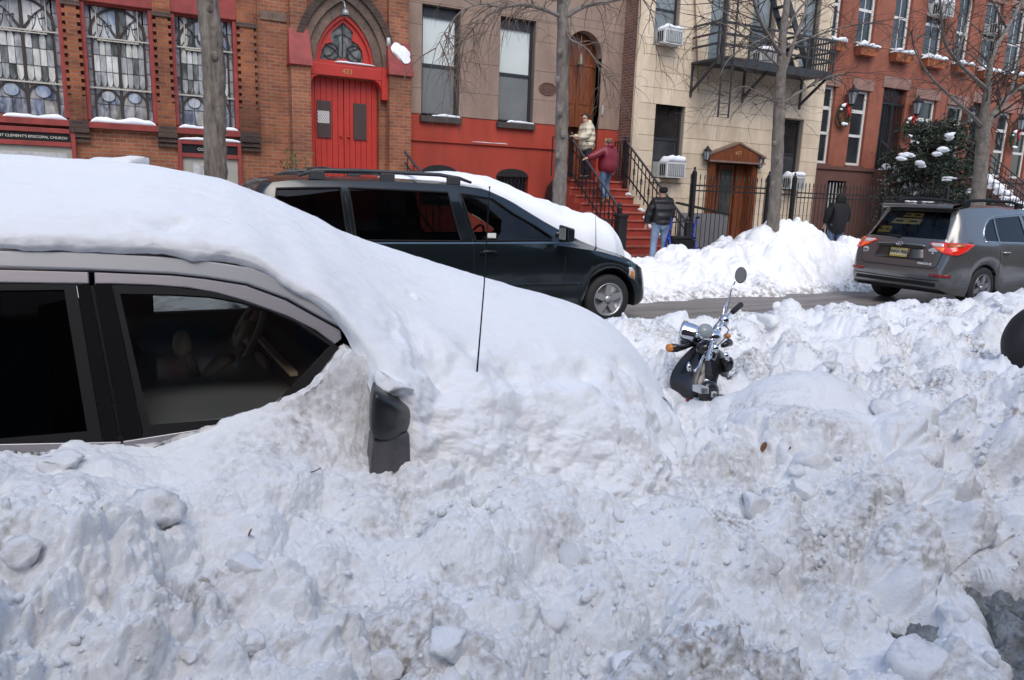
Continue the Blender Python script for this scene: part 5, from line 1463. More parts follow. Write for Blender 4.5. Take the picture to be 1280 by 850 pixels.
def air_con(x, Y, z, wd_, h, lab, snow=.09, par=None):
    t = thing('air_conditioner', lab, 'air conditioner', (x, Y, z), 'window air conditioners')
    mc = mat('ac_white', (.58, .58, .55), .5, var=.05)
    mb = MB(); mb.box(-wd_ / 2, wd_ / 2, -.34, .1, 0, h); bd = mb.build('case', mc, t, bevel=.015)
    mb = MB(); mb.box(-wd_ / 2 + .05, wd_ / 2 - .05, -.352, -.338, .05, h - .05); gr = mb.build('grille', mat('ac_grille', (.22, .23, .23), .6), t)
    for k in range(9):
        xx = -wd_ / 2 + .07 + (wd_ - .14) * k / 8
        mb = MB(); mb.box(xx - .006, xx + .006, -.362, -.35, .06, h - .06); mb.build('fin', mc, gr)
    for k in range(3):
        mb = MB(); mb.box(-wd_ / 2 - .006, -wd_ / 2 + .004, -.27 + k * .08, -.22 + k * .08, .06, h - .06); mb.build('vent', M_BLACK, t)
    for s in (-1, 1):
        mb = MB(); mb.box(min(s * wd_ / 2, s * (wd_ / 2 + .16)) , max(s * wd_ / 2, s * (wd_ / 2 + .16)), .06, .09, .02, h); mb.build('side_curtain', mat('accordion', (.25, .25, .24), .7), t)
    if snow:
        sc = snow_strip('air_conditioner_snow', x - wd_ / 2 + .01, x + wd_ / 2 - .01, Y - .34, Y + .02, z + h + .002, snow, seed=int(x * 7) % 50)
        tag(sc, 'snow piled on the ' + lab, 'snow', 'snow on the air conditioners')
    return t
air_con(13.55, BY, 2.20, .66, .42, 'white air conditioner in the lower left window of the limestone house', .17)
air_con(18.25, BY, 2.03, .62, .40, 'white air conditioner in the lower right window of the limestone house', .12)
air_con(13.15, BY, 5.56, .62, .38, 'white air conditioner in the upper left window of the limestone house', .08)
air_con(16.55, BY, 5.42, .60, .36, 'white air conditioner behind the fire escape', .12)

# wall lanterns
def lantern(x, Y, z, h, lab, grp, bracket=.25):
    t = thing('wall_lantern', lab, 'lantern', (x, Y, z), grp)
    mb = MB(); s = h
    mb.tube([(0, 0, .5 * s), (0, -bracket * .6, .62 * s), (0, -bracket, .95 * s)], .014, 6); mb.build('bracket', M_IRON, t)
    mb = MB()
    mb.lathe([(0, 1.0 * s), (.03, .98 * s), (.05, .88 * s), (.30 * s, .70 * s), (.30 * s, .66 * s), (0, .66 * s)], (0, -bracket, 0), n=6); mb.build('roof', M_IRON, t)
    mb = MB(); mb.lathe([(.24 * s, .64 * s), (.14 * s, .10 * s), (0, .08 * s)], (0, -bracket, 0), n=6); mb.build('glass', mat('lantern_glass', (.30, .33, .34), .12), t)
    mb = MB()
    for k in range(6):
        a = 2 * math.pi * (k + .5) / 6
        mb.tube([(.25 * s * math.cos(a), -bracket + .25 * s * math.sin(a), .66 * s), (.15 * s * math.cos(a), -bracket + .15 * s * math.sin(a), .08 * s)], .008, 4)
    mb.lathe([(.17 * s, .1 * s), (.05 * s, .02 * s), (0, -.04 * s)], (0, -bracket, 0), n=6)
    mb.build('cage', M_IRON, t)
    return t
q = onY(885, 190, BY - .2); lantern(q.x, BY, q.z - .25, .42, 'black caged lantern left of the wooden pediment', 'lanterns by the wooden door', .18)
q = onY(951, 200, BY - .2); lantern(q.x, BY, q.z - .25, .42, 'black caged lantern right of the wooden pediment', 'lanterns by the wooden door', .18)

# fire escape
fe = thing('fire_escape', 'black iron fire escape balcony on the limestone house', 'fire escape', (16.2, BY, 5.2))
FX0, FX1, FZ, FD = 14.05, 18.4, 5.22, 1.0
def fep(mb, nm, m=M_IRON2):
    mb.v = [(x - 16.2, y - BY, z - 5.2) for x, y, z in mb.v]; return mb.build(nm, m, fe)
mb = MB(); mb.box(FX0, FX1, BY - FD, BY - .02, FZ - .02, FZ + .02); fep(mb, 'platform')
for k in range(14):
    yy = BY - FD + .03 + (FD - .1) * k / 13
    mb = MB(); mb.box(FX0, FX1, yy - .012, yy + .012, FZ + .021, FZ + .04); fep(mb, 'slat')
mb = MB(); mb.box(FX0, FX1, BY - FD - .02, BY - FD + .012, FZ - .12, FZ + .10); fep(mb, 'edge_beam')
for z in (.36, .62, .90):
    mb = MB(); mb.box(FX0, FX1, BY - FD - .016, BY - FD + .016, FZ + z, FZ + z + .055); fep(mb, 'rail')
    for xx in (FX0, FX1):
        mb = MB(); mb.box(xx - .016, xx + .016, BY - FD + .02, BY, FZ + z, FZ + z + .05); fep(mb, 'rail')
for k in range(5):
    xx = FX0 + (FX1 - FX0) * k / 4
    mb = MB(); mb.box(xx - .02, xx + .02, BY - FD - .022, BY - FD + .018, FZ + .1, FZ + .96); fep(mb, 'post')
for k in range(12):
    xx = 17.3 + (FX1 - 17.3) * k / 11
    mb = MB(); mb.box(xx - .01, xx + .01, BY - FD - .02, BY - FD + .01, FZ + .10, FZ + .9); fep(mb, 'baluster')
for xx in (FX0 + .05, 16.0, FX1 - .1):
    mb = MB(); mb.bar((xx, BY - FD + .05, FZ - .03), (xx, BY, FZ - .75), .06); fep(mb, 'brace')
    mb = MB(); mb.box(xx - .03, xx + .03, BY - .06, BY - .018, FZ - .85, FZ); fep(mb, 'brace')
# stair up and drop ladder
for s in (0, .5):
    mb = MB(); mb.bar((17.6, BY - .35 - s, FZ + .05), (15.6, BY - .35 - s, FZ + 3.3), .05, .16); fep(mb, 'stringer')
for k in range(13):
    f = (k + .5) / 13; x = 17.6 - 2 * f; z = FZ + .05 + 3.25 * f
    mb = MB(); mb.box(x - .1, x + .1, BY - .85, BY - .35, z - .01, z + .015); fep(mb, 'tread')
for xx in (14.20, 14.56):
    mb = MB(); mb.box(xx - .018, xx + .018, BY - FD - .07, BY - FD - .035, 3.78, 8.2); fep(mb, 'ladder_rail')
for k in range(16):
    mb = MB(); mb.box(14.2, 14.56, BY - FD - .06, BY - FD - .04, 3.85 + .28 * k, 3.872 + .28 * k); fep(mb, 'rung')

# ------------------------------------------------------------------ red row houses
def fx(px, py, Y=FY): return onY(px, py, Y).x
reds = []
rw_lo = [(fx(1026, 150), fx(1041, 150)), (fx(1062, 160), fx(1082, 160)), (fx(1141, 160), fx(1166, 165)), (fx(1181, 165), fx(1202, 165)), (fx(1243, 180), fx(1259, 180)), (fx(1266, 190), fx(1283, 190))]
rd_op = [(fx(1099, 160), fx(1128, 160)), (fx(1211, 170), fx(1228, 170))]
rw_up = [(fx(1034, 20), fx(1052, 20)), (fx(1073, 20), fx(1095, 20)), (fx(1117, 30), fx(1138, 30)), (fx(1156, 40), fx(1180, 40)), (fx(1194, 50), fx(1212, 50)), (fx(1227, 55), fx(1247, 55)), (fx(1258, 60), fx(1278, 60)), (fx(1288, 60), fx(1306, 60))]
def red_house(x0, x1, lab, zo):
    h = thing('row_house', lab, 'house', (0, 0, 0))
    lo = [(a, b, 2.92 + zo, 5.30 + zo) for a, b in rw_lo if x0 < a < x1]; dd = [(a, b, 2.84 + zo, 5.50 + zo) for a, b in rd_op if x0 < a < x1]
    up = [(a, b, 6.68 + zo, 8.95 + zo) for a, b in rw_up if x0 < a < x1]
    wall('wall', x0, x1, 2.82 + zo, 12.5, FY, lo + dd + up, M_REDB, h, depth=.24)
    bd = [(x0 + 1.3, x0 + 2.2, .2, 2.4)]
    wall('base_wall', x0, x1, 0, 2.818 + zo, FY - .05, bd, M_BROWN, h, depth=.24)
    mb = MB(); mb.box(x0 + 1.3, x0 + 2.2, FY + .14, FY + .18, .2, 2.4); mb.build('basement_door', M_PANE, h)
    mb = MB(); 
    for k in range(6): mb.box(x0 + 1.36 + .155 * k, x0 + 1.385 + .155 * k, FY + .02, FY + .04, .3, 2.35)
    tag(mb.build('window_guard', M_WHF, h), None, kind='stuff')
    mb = MB(); mb.box(x0, x1, FY - .10, FY + .01, 2.75 + zo, 2.86 + zo); mb.build('string_course', M_BROWN, h)
    shell(h, x0 + .01, x1 - .01, FY + .1, 12.5, M_REDB)
    for a, b, c, d in lo:
        wd = sash_window(h, a, b, c, d, FY - .03, M_WHF, M_PANE, M_PANE, split=.40, fw=.085, mull=0)
        m1 = MB(); m1.box(a + .085, b - .085, FY + .105, FY + .17, c + (d - c) * .70, c + (d - c) * .745); m1.build('transom', M_WHF, wd)
        m1 = MB(); m1.box(a + .12, b - .12, FY + .155, FY + .162, c + .1, c + (d - c) * .69); m1.build('curtain', M_CURT, wd)
        m1 = MB(); m1.box(a - .12, b + .12, FY - .035, FY + .02, d + .005, d + .34); m1.build('lintel', M_LINT, wd)
        m1 = MB(); m1.box(a - .05, b + .05, FY - .08, FY + .1, c - .09, c - .003); m1.build('sill', M_BROWN, wd)
    for a, b, c, d in up:
        wd = sash_window(h, a, b, c, d, FY - .03, M_WHF, M_PANE, M_PANE, split=.46, fw=.085, mull=1)
        m1 = MB(); m1.box(a - .12, b + .12, FY - .035, FY + .02, d + .005, d + .34); m1.build('lintel', M_LINT, wd)
        m1 = MB(); m1.box(a - .05, b + .05, FY - .08, FY + .1, c - .09, c - .003); m1.build('sill', M_BROWN, wd)
    for a, b, c, d in dd:
        mb = MB(); mb.box(a, b, FY + .17, FY + .21, c, d); dr_ = mb.build('door', mat('dark_door', (.05, .018, .015), .4, var=.2), h)
        mb = MB(); mb.box(a - .10, b + .10, FY - .035, FY + .02, d + .005, d + .36); mb.build('lintel', M_LINT, h)
        for k in range(8):
            xx = a + (b - a) * (k + .5) / 8; mb = MB(); mb.box(xx - .014, xx + .014, FY + .05, FY + .075, c, d - .5); mb.build('gate_bar', M_IRON, dr_)
        mb = MB()
        for k in range(9):
            t_ = math.pi * k / 8; mb.bar(((a + b) / 2, FY + .06, d - .48), ((a + b) / 2 + (b - a) * .46 * math.cos(t_), FY + .06, d - .48 + .46 * math.sin(t_)), .02)
        mb.box(a, b, FY + .045, FY + .08, d - .52, d - .46); mb.box((a + b) / 2 - .03, (a + b) / 2 + .03, FY + .04, FY + .08, c, d - .5); mb.build('fanlight', M_IRON, dr_)
        mb = MB(); mb.box(a + .02, a + .36 * (b - a), FY + .09, FY + .12, c, d - .5); mb.build('side_panel', M_IRON, dr_)
    return h, lo, up, dd
r1 = red_house(19.352, fx(1173, 120), 'brick red row house with white window frames beside the limestone house', 0)
r2 = red_house(fx(1173, 120) + .004, 38.0, 'brick red row house with white window frames behind the evergreen', -.06)
# planters under the upper windows
M_TERRA = mat('terracotta', (.42, .12, .045), .7, var=.15)
def planter(i, a, b, z):
    lab = ['terracotta window box nearest the limestone house', 'second terracotta window box from the limestone house', 'third terracotta window box from the limestone house', 'fourth terracotta window box from the limestone house', 'fifth terracotta window box from the limestone house', 'sixth terracotta window box from the limestone house', 'seventh terracotta window box from the limestone house, beside the right hand tree', 'window box furthest right'][i]
    t = thing('window_box', lab + ' capped with snow', 'planter', ((a + b) / 2, FY - .12, z - .30), 'window boxes of the red houses')
    w2 = (b - a) / 2 + .02
    mb = MB(); mb.hexa([(-w2 + .05, -.12, 0), (w2 - .05, -.12, 0), (w2 - .05, .10, 0), (-w2 + .05, .10, 0)], [(-w2, -.15, .22), (w2, -.15, .22), (w2, .10, .22), (-w2, .10, .22)]); mb.build('box', M_TERRA, t)
    mb = MB(); mb.box(-w2 - .015, w2 + .015, -.165, .10, .22, .25); mb.build('rim', M_TERRA, t)
    mb = MB(); rs = random.Random(i)
    for k in range(26):
        x = rs.uniform(-w2, w2); mb.bar((x, -.1, .24), (x + rs.uniform(-.12, .12), -.18 - rs.uniform(0, .06), .2 - rs.uniform(-.15, .2)), .012)
    mb.build('dry_plants', mat('dry_plant', (.10, .075, .03), .8), t)
    s = snow_strip('window_box_snow', (a + b) / 2 - w2 - .05, (a + b) / 2 + w2 + .05, FY - .30, FY - .03, z - .045, .12, seed=60 + i)
    tag(s, 'snow on the ' + lab, 'snow', 'snow on the window boxes')
for i, (a, b) in enumerate(rw_up[:7]): planter(i, a, b, 6.62 - (.06 if a > r1[1][-1][1] + 1 and i > 3 else 0))
q = onY(1180, 14, FY); air_con((rw_up[3][0] + rw_up[3][1]) / 2 + .05, FY, q.z - .25, .7, .42, 'white air conditioner high in the red house near the top edge', .12)
q = onY(1232, 35, FY); air_con((rw_up[5][0] + rw_up[5][1]) / 2 + .1, FY, q.z - .2, .6, .36, 'pale air conditioner in the red house right of the tree branches', .0)
for i, (px, py, w_) in enumerate(((1066, 118, .62), (1147, 131, .62), (1214, 142, .62), (1277, 152, .62))):
    q = onY(px, py, FY - .25); lantern(q.x, FY, q.z - .36, .66, ('black street style lantern beside the wreath nearest the limestone house', 'black lantern right of the dark arched door of the red house', 'black lantern behind the evergreen and the forked trunk', 'black lantern at the right edge of the picture')[i], 'lanterns on the red houses')
# wreaths
def wreath(i, px, py, lab):
    q = onY(px, py, FY - .12); t = thing('wreath', lab, 'wreath', (q.x, FY - .12, q.z), 'christmas wreaths')
    rs = random.Random(90 + i); mb = MB()
    for k in range(420):
        a = rs.uniform(0, 2 * math.pi); r_ = .27 + rs.gauss(0, .035)
        c = Vector((r_ * math.cos(a), rs.gauss(0, .03), r_ * 1.15 * math.sin(a)))
        d = Vector((rs.gauss(0, 1), rs.gauss(0, .6) - .4, rs.gauss(0, 1))).normalized() * .085
        n = d.cross(Vector((rs.gauss(0, 1), 1, rs.gauss(0, 1)))).normalized() * .012
        mb.add([c - n, c + n, c + d], [(0, 1, 2)])
    mb.tube([(.26 * math.cos(a), 0, .30 * math.sin(a)) for a in [2 * math.pi * k / 20 for k in range(21)]], .035, 6, cap=False)
    mb.build('greenery', mat('wreath_green', (.025, .055, .02), .7, var=.4, vs_=20), t, fix=False)
    mb = MB(); mr = mat('ribbon_red', (.55, .02, .015), .5)
    mb.tube([(.05, -.08, .26), (.16, -.10, .36), (.20, -.09, .28), (.06, -.08, .24)], [.02, .05, .05, .02], 6, flat=.4); mb.tube([(.05, -.08, .26), (-.07, -.10, .34), (-.09, -.09, .27), (.04, -.08, .24)], [.02, .045, .045, .02], 6, flat=.4)
    mb.tube([(.06, -.09, .24), (.11, -.10, .08), (.16, -.10, -.05)], [.03, .045, .05], 6, flat=.3); mb.tube([(.05, -.09, .24), (.06, -.10, .08)], [.03, .04], 6, flat=.3)
    mb.build('bow', mr, t, smooth=True)
    mb = MB()
    for k, (a, s) in enumerate(((2.2, .09), (1.9, .07), (4.5, .10), (5.0, .07), (2.7, .06))): mb.ball((.27 * math.cos(a), -.07, .31 * math.sin(a)), s, 1, .6, .6, 8, 6)
    mb.build('snow_clump', M_SNOW, t, smooth=True)
wreath(0, 1055, 143, 'snowy christmas wreath with red bow nearest the limestone house')
wreath(1, 1137, 159, 'christmas wreath with red bow left of the evergreen tree')
wreath(2, 1268, 174, 'christmas wreath with red bow near the right edge')
# snowy stoops
def snowy_stoop(x0, x1, lab, ztop, lab2, group):
    n = 13; t = thing('stoop', lab, 'steps', ((x0 + x1) / 2, 13.4, 0), group); c = (x0 + x1) / 2
    for i in range(n):
        z = .2 + (ztop - .2) * (i + 1) / n; y0 = 13.4 + .25 * i
        mb = MB(); mb.box(x0 - c, x1 - c, y0 - 13.4, (y0 + .25 if i < n - 1 else FY - .06) - 13.4, 0, z); st = mb.build('step', M_BROWN, t)
        nx, ny = 14, 6
        o = snow_strip('step_snow', x0 + .02, x1 - .1, y0 - .015, (y0 + .24 if i < n - 1 else FY - .2), z + .002, .17, seed=100 + i)
        tag(o, None); o.parent = st; o.matrix_parent_inverse = Matrix.Translation((-c, -13.4, 0))
    for xx, nm in ((x0 + .03, 'left'), (x1 - .03, 'right')):
        railing('stoop_railing', 'black railing on the %s of the %s' % (nm, lab2), (xx, FY - .2, ztop + .95), (xx, 13.4, 1.15), None, .92, 16, newel=False)
snowy_stoop(r1[3][0][0] - .12, r1[3][0][1] + .15, 'brown steps deep in snow below the dark arched door', 2.82, 'snowy steps below the dark arched door', 'snow covered stoops')
snowy_stoop(r2[3][0][0] - .05 if r2[3] else 28.0, r2[3][0][1] + .2 if r2[3] else 29.2, 'snow covered steps behind the grey car, right of the evergreen', 2.76, 'snowy steps right of the evergreen', 'snow covered stoops')

# ------------------------------------------------------------------ iron fence
def fence(x0, x1, Y, zb, h, lab, posts, step=.145):
    t = thing('iron_fence', lab, 'fence', (x0, Y, zb))
    me = picket_mesh(h - .13)
    n = int((x1 - x0) / step)
    for k in range(n + 1):
        o = bpy.data.objects.new('picket', me); o.location = (k * step, 0, 0); COL.objects.link(o); o.parent = t
    for z in (.12, h - .42, h - .30):
        mb = MB(); mb.box(0, x1 - x0, -.02, .02, z, z + .035); mb.build('rail', M_IRON, t)
    for p_ in posts:
        mb = MB(); mb.box(p_ - x0 - .045, p_ - x0 + .045, -.045, .045, -.1, h + .02); mb.lathe([(.05, 0), (.05, .03), (.02, .07), (.03, .11), (0, .14)], (p_ - x0, 0, h + .02), n=8); mb.build('post', M_IRON, t)
    mb = MB(); mb.box(0, x1 - x0, -.1, .1, -.3, -.005); mb.build('kerb_stone', M_CONC, t)
fence(12.3, 15.85, 14.0, .35, 1.92, 'tall black iron fence before the limestone house', (12.4, 14.88, 15.8))
fence(15.95, 22.4, 14.0, .35, 1.85, 'black iron fence running on in front of the red row house', (19.4, 22.35))
fence(24.6, 28.0, 14.0, .35, 1.7, 'black iron fence below the evergreen tree', (24.65, 27.9))
# ivy on the fence corner
mb = MB(); rs = random.Random(5)
for k in range(260):
    c = Vector((19.4 + rs.gauss(0, .16), 14.0 + rs.gauss(0, .08), rs.uniform(.5, 2.4)))
    d = Vector((rs.gauss(0, 1), rs.gauss(0, 1), rs.gauss(0, 1))).normalized() * .05; n = d.orthogonal().normalized() * .03
    mb.add([c - n, c + d, c + n, c - d], [(0, 1, 2, 3)])
o = mb.build('ivy', mat('ivy_green', (.05, .06, .03), .6, var=.5, vs_=10), None, fix=False); tag(o, 'scraggly ivy climbing the fence between limestone and red houses', 'ivy')
# ================================================================== VEHICLES
from mathutils.bvhtree import BVHTree
def interp_tab(tab, x):
    xs = [a for a, _ in tab]; ys = [b for _, b in tab]
    return float(np.interp(x, xs, ys))
def make_hull(L, xs, ztop, zbelt, hwb, hwt, sill, wheels, wr, zlow_end=.30):
    """one closed shell: rear x=0, front x=L, local y>0 = left side"""
    rings = []
    for x in xs:
        zt = ztop(x); zb = min(zbelt(x), zt - .05); b = hwb(x); t = min(hwt(x), b - .01)
        zl = sill(x)
        for wx in wheels:
            d = wr * wr - (x - wx) ** 2
            if d > 0: zl = max(zl, .34 + math.sqrt(d))
        zl = min(zl, zb - .06)
        pr = []
        for k, (f, s) in enumerate(((0, .955), (.12, .985), (.35, 1.0), (.6, .995), (.85, .975), (1, .95))):
            pr.append((b * s, zl + (zb - zl) * f))
        b2 = b * .935
        up = zt - zb
        rr = min(.10, up * .5)
        for f in (.25, .5, .75):
            pr.append((b2 + (t - b2) * f, zb + (up - rr) * f))
        pr += [(t * .985, zb + (up - rr)), (t * .93, zt - rr * .35), (t * .75, zt - .004 - .0), (t * .4, zt + .012), (0, zt + .018)]
        right = [(x, -y, z) for y, z in pr]; left = [(x, y, z) for y, z in pr[:-1]][::-1]
        rings.append(right + left)
    mb = MB(); mb.grid(rings)
    n = len(rings[0])
    mb.f.append(tuple(range(n))[::-1]); o = (len(rings) - 1) * n; mb.f.append(tuple(o + k for k in range(n)))
    for i in range(len(rings) - 1):
        mb.f.append((i * n, i * n + n - 1, (i + 1) * n + n - 1, (i + 1) * n))
    return mb
def hull_obj(mb, name, m, parent, cutters, thick=.035):
    tmp = mb.build('tmp_hull', m, None, smooth=True)
    bm = bmesh.new(); bm.from_mesh(tmp.data); bmesh.ops.recalc_face_normals(bm, faces=bm.faces)
    bvh = BVHTree.FromBMesh(bm); bm.free()
    sd = tmp.modifiers.new('s', 'SOLIDIFY'); sd.thickness = thick; sd.offset = -1
    cs = []
    for c in cutters:
        co = c.build('cutter', None, None); cs.append(co)
        b = tmp.modifiers.new('b', 'BOOLEAN'); b.operation = 'DIFFERENCE'; b.solver = 'EXACT'; b.object = co
    bpy.context.view_layer.update()
    me = bpy.data.meshes.new_from_object(tmp.evaluated_get(bpy.context.evaluated_depsgraph_get()))
    me.name = name
    bpy.data.objects.remove(tmp, do_unlink=True)
    for c in cs: bpy.data.objects.remove(c, do_unlink=True)
    me.materials.clear()
    for p in me.polygons: p.use_smooth = True
    o = mkobj(name, me, m, parent)
    es = o.modifiers.new('e', 'EDGE_SPLIT'); es.split_angle = R(38)
    return o, bvh
def patch(bvh, poly, origin, direc, off, name, m, parent, thick=.012, cuts=3, smooth=True):
    """poly: 3-D points of a planar outline; each is carried along direc onto the shell"""
    bm = bmesh.new()
    f = bm.faces.new([bm.verts.new(p) for p in poly])
    bmesh.ops.triangulate(bm, faces=bm.faces)
    bmesh.ops.subdivide_edges(bm, edges=bm.edges, cuts=cuts, use_grid_fill=True)
    d = Vector(direc).normalized(); ok = True
    for v in bm.verts:
        dd = d if origin is None else (Vector(origin(v.co)) - v.co).normalized()
        h = bvh.ray_cast(v.co, dd, 10)
        if h[0] is not None: v.co = h[0] - dd * off
    bmesh.ops.recalc_face_normals(bm, faces=bm.faces)
    me = bpy.data.meshes.new(name); bm.to_mesh(me); bm.free()
    if smooth: me.polygons.foreach_set('use_smooth', [True] * len(me.polygons))
    o = mkobj(name, me, m, parent)
    if thick:
        s = o.modifiers.new('s', 'SOLIDIFY'); s.thickness = thick; s.offset = 0
    return o
def car_wheel(parent, x, y, side, r_=.345, w_=.22, rimmat=None, spokes=5):
    mb = MB(); mb.lathe([(r_ * .62, -.01), (r_ * .80, -.015), (r_ * .95, 0), (r_, .03), (r_, w_ - .03), (r_ * .95, w_), (r_ * .6, w_)], (x, y, r_), (0, side, 0), 28)
    wh = mb.build('wheel', M_RUB, parent, smooth=True)
    mb = MB(); mb.lathe([(0, .05), (r_ * .60, .06), (r_ * .64, .0), (r_ * .66, -.012), (r_ * .62, -.012), (r_ * .58, .03)], (x, y, r_), (0, side, 0), 28); mb.build('rim', rimmat or M_SILVER, wh, smooth=True)
    for k in range(spokes):
        a = 2 * math.pi * k / spokes + .3
        c, s = math.cos(a), math.sin(a); y0 = y + side * .05
        mb = MB(); mb.hexa([(x - s * .045, y0, r_ + c * .045), (x + s * .045, y0, r_ - c * .045), (x + s * .045, y0 - side * .05, r_ - c * .045), (x - s * .045, y0 - side * .05, r_ + c * .045)],
                           [(x + c * r_ * .61 - s * .035, y0, r_ + s * r_ * .61 + c * .035), (x + c * r_ * .61 + s * .035, y0, r_ + s * r_ * .61 - c * .035), (x + c * r_ * .61 + s * .035, y0 - side * .05, r_ + s * r_ * .61 - c * .035), (x + c * r_ * .61 - s * .035, y0 - side * .05, r_ + s * r_ * .61 + c * .035)])
        mb.build('spoke', rimmat or M_SILVER, wh)
    mb = MB(); mb.lathe([(0, -.02), (.05, -.015), (.06, .05)], (x, y, r_), (0, side, 0), 14); mb.build('hub_cap', rimmat or M_SILVER, wh, smooth=True)
    return wh
def seat_obj(parent, x, y, m, top=1.25):
    mb = MB()
    mb.tube([(x - .05, y, .72), (x + .42, y, .76)], [.21, .20], 12, flat=.4); mb.tube([(x - .05, y, .74), (x - .16, y, 1.0), (x - .22, y, 1.18)], [.22, .23, .17], 12, flat=.45); mb.tube([(x - .22, y, 1.2), (x - .24, y, top)], [.10, .09], 10, flat=.7)
    return mb.build('seat', m, parent, smooth=True)

# ------------------------------------------------------------------ dark minivan parked across the road
M_VAN = mat('dark_teal_paint', (0.006, 0.011, 0.013), 0.22, metal=0.2, coat=0.6)
G_VAN = glass_mat('van_tinted_glass', (0.07, 0.07, 0.075))
G_VANF = glass_mat('van_front_glass', (0.62, 0.66, 0.64))
VX, VY = 1.24, 8.92
van = thing('minivan', 'dark minivan with roof rails parked at the opposite kerb, snow on its bonnet', 'minivan', (VX, VY, 0))
van.scale = (1.045, 1, 1)
vt = [(0, .72), (.03, 1.05), (.07, 1.35), (.13, 1.62), (.22, 1.73), (.5, 1.775), (1.5, 1.795), (2.3, 1.785), (2.65, 1.75), (3.0, 1.62), (3.5, 1.36), (4.0, 1.13), (4.32, 1.0), (4.6, .93), (4.88, .82), (5.02, .70), (5.10, .55), (5.13, .45)]
vb = [(0, .68), (.3, 1.08), (3.5, 1.06), (4.2, .97), (4.6, .87), (4.95, .74), (5.13, .4)]
vhw = [(0, .82), (.06, .88), (.2, .93), (.5, .955), (4.2, .955), (4.7, .91), (4.95, .82), (5.07, .70), (5.13, .58)]
vht = [(0, .70), (.1, .72), (.3, .74), (1, .76), (2.6, .76), (3.2, .73), (3.8, .74), (4.3, .76), (4.8, .74), (5.13, .5)]
vs_l = [(0, .32), (.3, .24), (4.8, .22), (5.13, .28)]
T_ = interp_tab
vxs = sorted(set([0, .015, .03, .07, .13, .2, .3] + [.3 + .11 * k for k in range(44)] + [5.0, 5.05, 5.09, 5.12, 5.13]))
vxs = [x for x in vxs if x <= 5.13]
hm = make_hull(5.13, vxs, lambda x: T_(vt, x), lambda x: T_(vb, x), lambda x: T_(vhw, x), lambda x: T_(vht, x), lambda x: T_(vs_l, x), (.98, 4.35), .40)
van_win = {'front': [(2.47, 1.105), (3.50, 1.115), (3.53, 1.15), (3.30, 1.29), (3.0, 1.44), (2.74, 1.60), (2.33, 1.655)], 'slide': [(1.09, 1.115), (2.29, 1.105), (2.17, 1.66), (1.05, 1.675)], 'quarter': [(.24, 1.16), (1.00, 1.118), (.96, 1.675), (.32, 1.645)]}
cut = []
for k, poly in van_win.items():
    mb = MB(); mb.prism(poly, -1.2, 1.2); cut.append(mb)
vbody, vbvh = hull_obj(hm, 'body', M_VAN, van, cut)
for k, poly in van_win.items():
    for s in (-1, 1):
        patch(vbvh, [(x, s * 1.5, z) for x, z in poly], None, (0, -s, 0), -.012, 'window', G_VANF if k == 'front' else G_VAN, van, thick=0)
    # chrome-dark surround on the near side
    fr = [(x, z) for x, z in poly]
    mb = MB(); pts = []
    for (xa, za), (xb, zb) in zip(fr, fr[1:] + fr[:1]):
        for f in (0, .25, .5, .75):
            h = vbvh.ray_cast(Vector((xa + (xb - xa) * f, -1.5, za + (zb - za) * f)), Vector((0, 1, 0)), 5)
            if h[0]: pts.append(h[0] - Vector((0, .002, 0)))
    mb.tube(pts + [pts[0]], .012, 6, cap=False); mb.build('window_seal', M_BLACK, van, smooth=True)
def side_strip(bvh, pts, r_, nm, m, parent, s=-1, flat=.5):
    P = []
    for (xa, za), (xb, zb) in zip(pts[:-1], pts[1:]):
        n = max(1, int(math.hypot(xb - xa, zb - za) / .12))
        for k in range(n + (1 if (xb, zb) == pts[-1] else 0)):
            f = k / n; h = bvh.ray_cast(Vector((xa + (xb - xa) * f, s * 1.5, za + (zb - za) * f)), Vector((0, -s, 0)), 5)
            if h[0]: P.append(h[0])
    if len(P) > 1:
        mb = MB(); mb.tube(P, r_, 6); return mb.build(nm, m, parent, smooth=True)
M_TRIM = mat('dark_trim', (.006, .006, .007), .4)
M_BLUEH = mat('bright_moulding', (.16, .24, .30), .2, metal=.6)
for nm_, pts in (('door_seam', [(2.44, .35), (2.44, 1.08), (2.30, 1.63)]), ('door_seam', [(3.62, .36), (3.66, .9), (3.60, 1.10)]), ('door_seam', [(1.04, .95), (1.06, 1.08), (1.0, 1.64)])): side_strip(vbvh, pts, .005, nm_, M_TRIM, van)
side_strip(vbvh, [(.25, 1.085), (3.62, 1.078)], .013, 'belt_moulding', M_BLUEH, van)
side_strip(vbvh, [(.4, .60), (3.9, .57)], .022, 'side_moulding', M_VAN, van)
for x in (2.62, 1.2):
    h = vbvh.ray_cast(Vector((x, -1.5, .97)), Vector((0, 1, 0)), 5)[0]
    mb = MB(); mb.tube([h + Vector((-.10, -.01, -.02)), h + Vector((-.07, -.04, .02)), h + Vector((.07, -.04, .02)), h + Vector((.10, -.01, -.02))], .014, 6); mb.build('door_handle', M_BLACKG, van, smooth=True)
for wx in (.98, 4.35):
    car_wheel(van, wx, -.90, 1 * 1, .335, .2, mat('hub_grey', (.42, .42, .42), .35, metal=.6)); car_wheel(van, wx, .90, -1, .335, .2, MATS['hub_grey'])
# arch liners
for wx in (.98, 4.35):
    mb = MB(); mb.tube([(wx + .385 * math.cos(t), 0, .34 + .385 * math.sin(t)) for t in [math.pi * k / 14 for k in range(15)]], .02, 4); 
    P = [[(wx + .395 * math.cos(t), y, .34 + .395 * math.sin(t)) for t in [math.pi * k / 14 for k in range(-1, 16)]] for y in (-.93, .93)]
    mb = MB(); mb.grid(P); mb.build('arch_liner', M_BLACK, van, smooth=True)
mb = MB(); mb.box(.25, 4.9, -.80, .80, .26, .34); mb.build('underbody', M_BLACK, van)
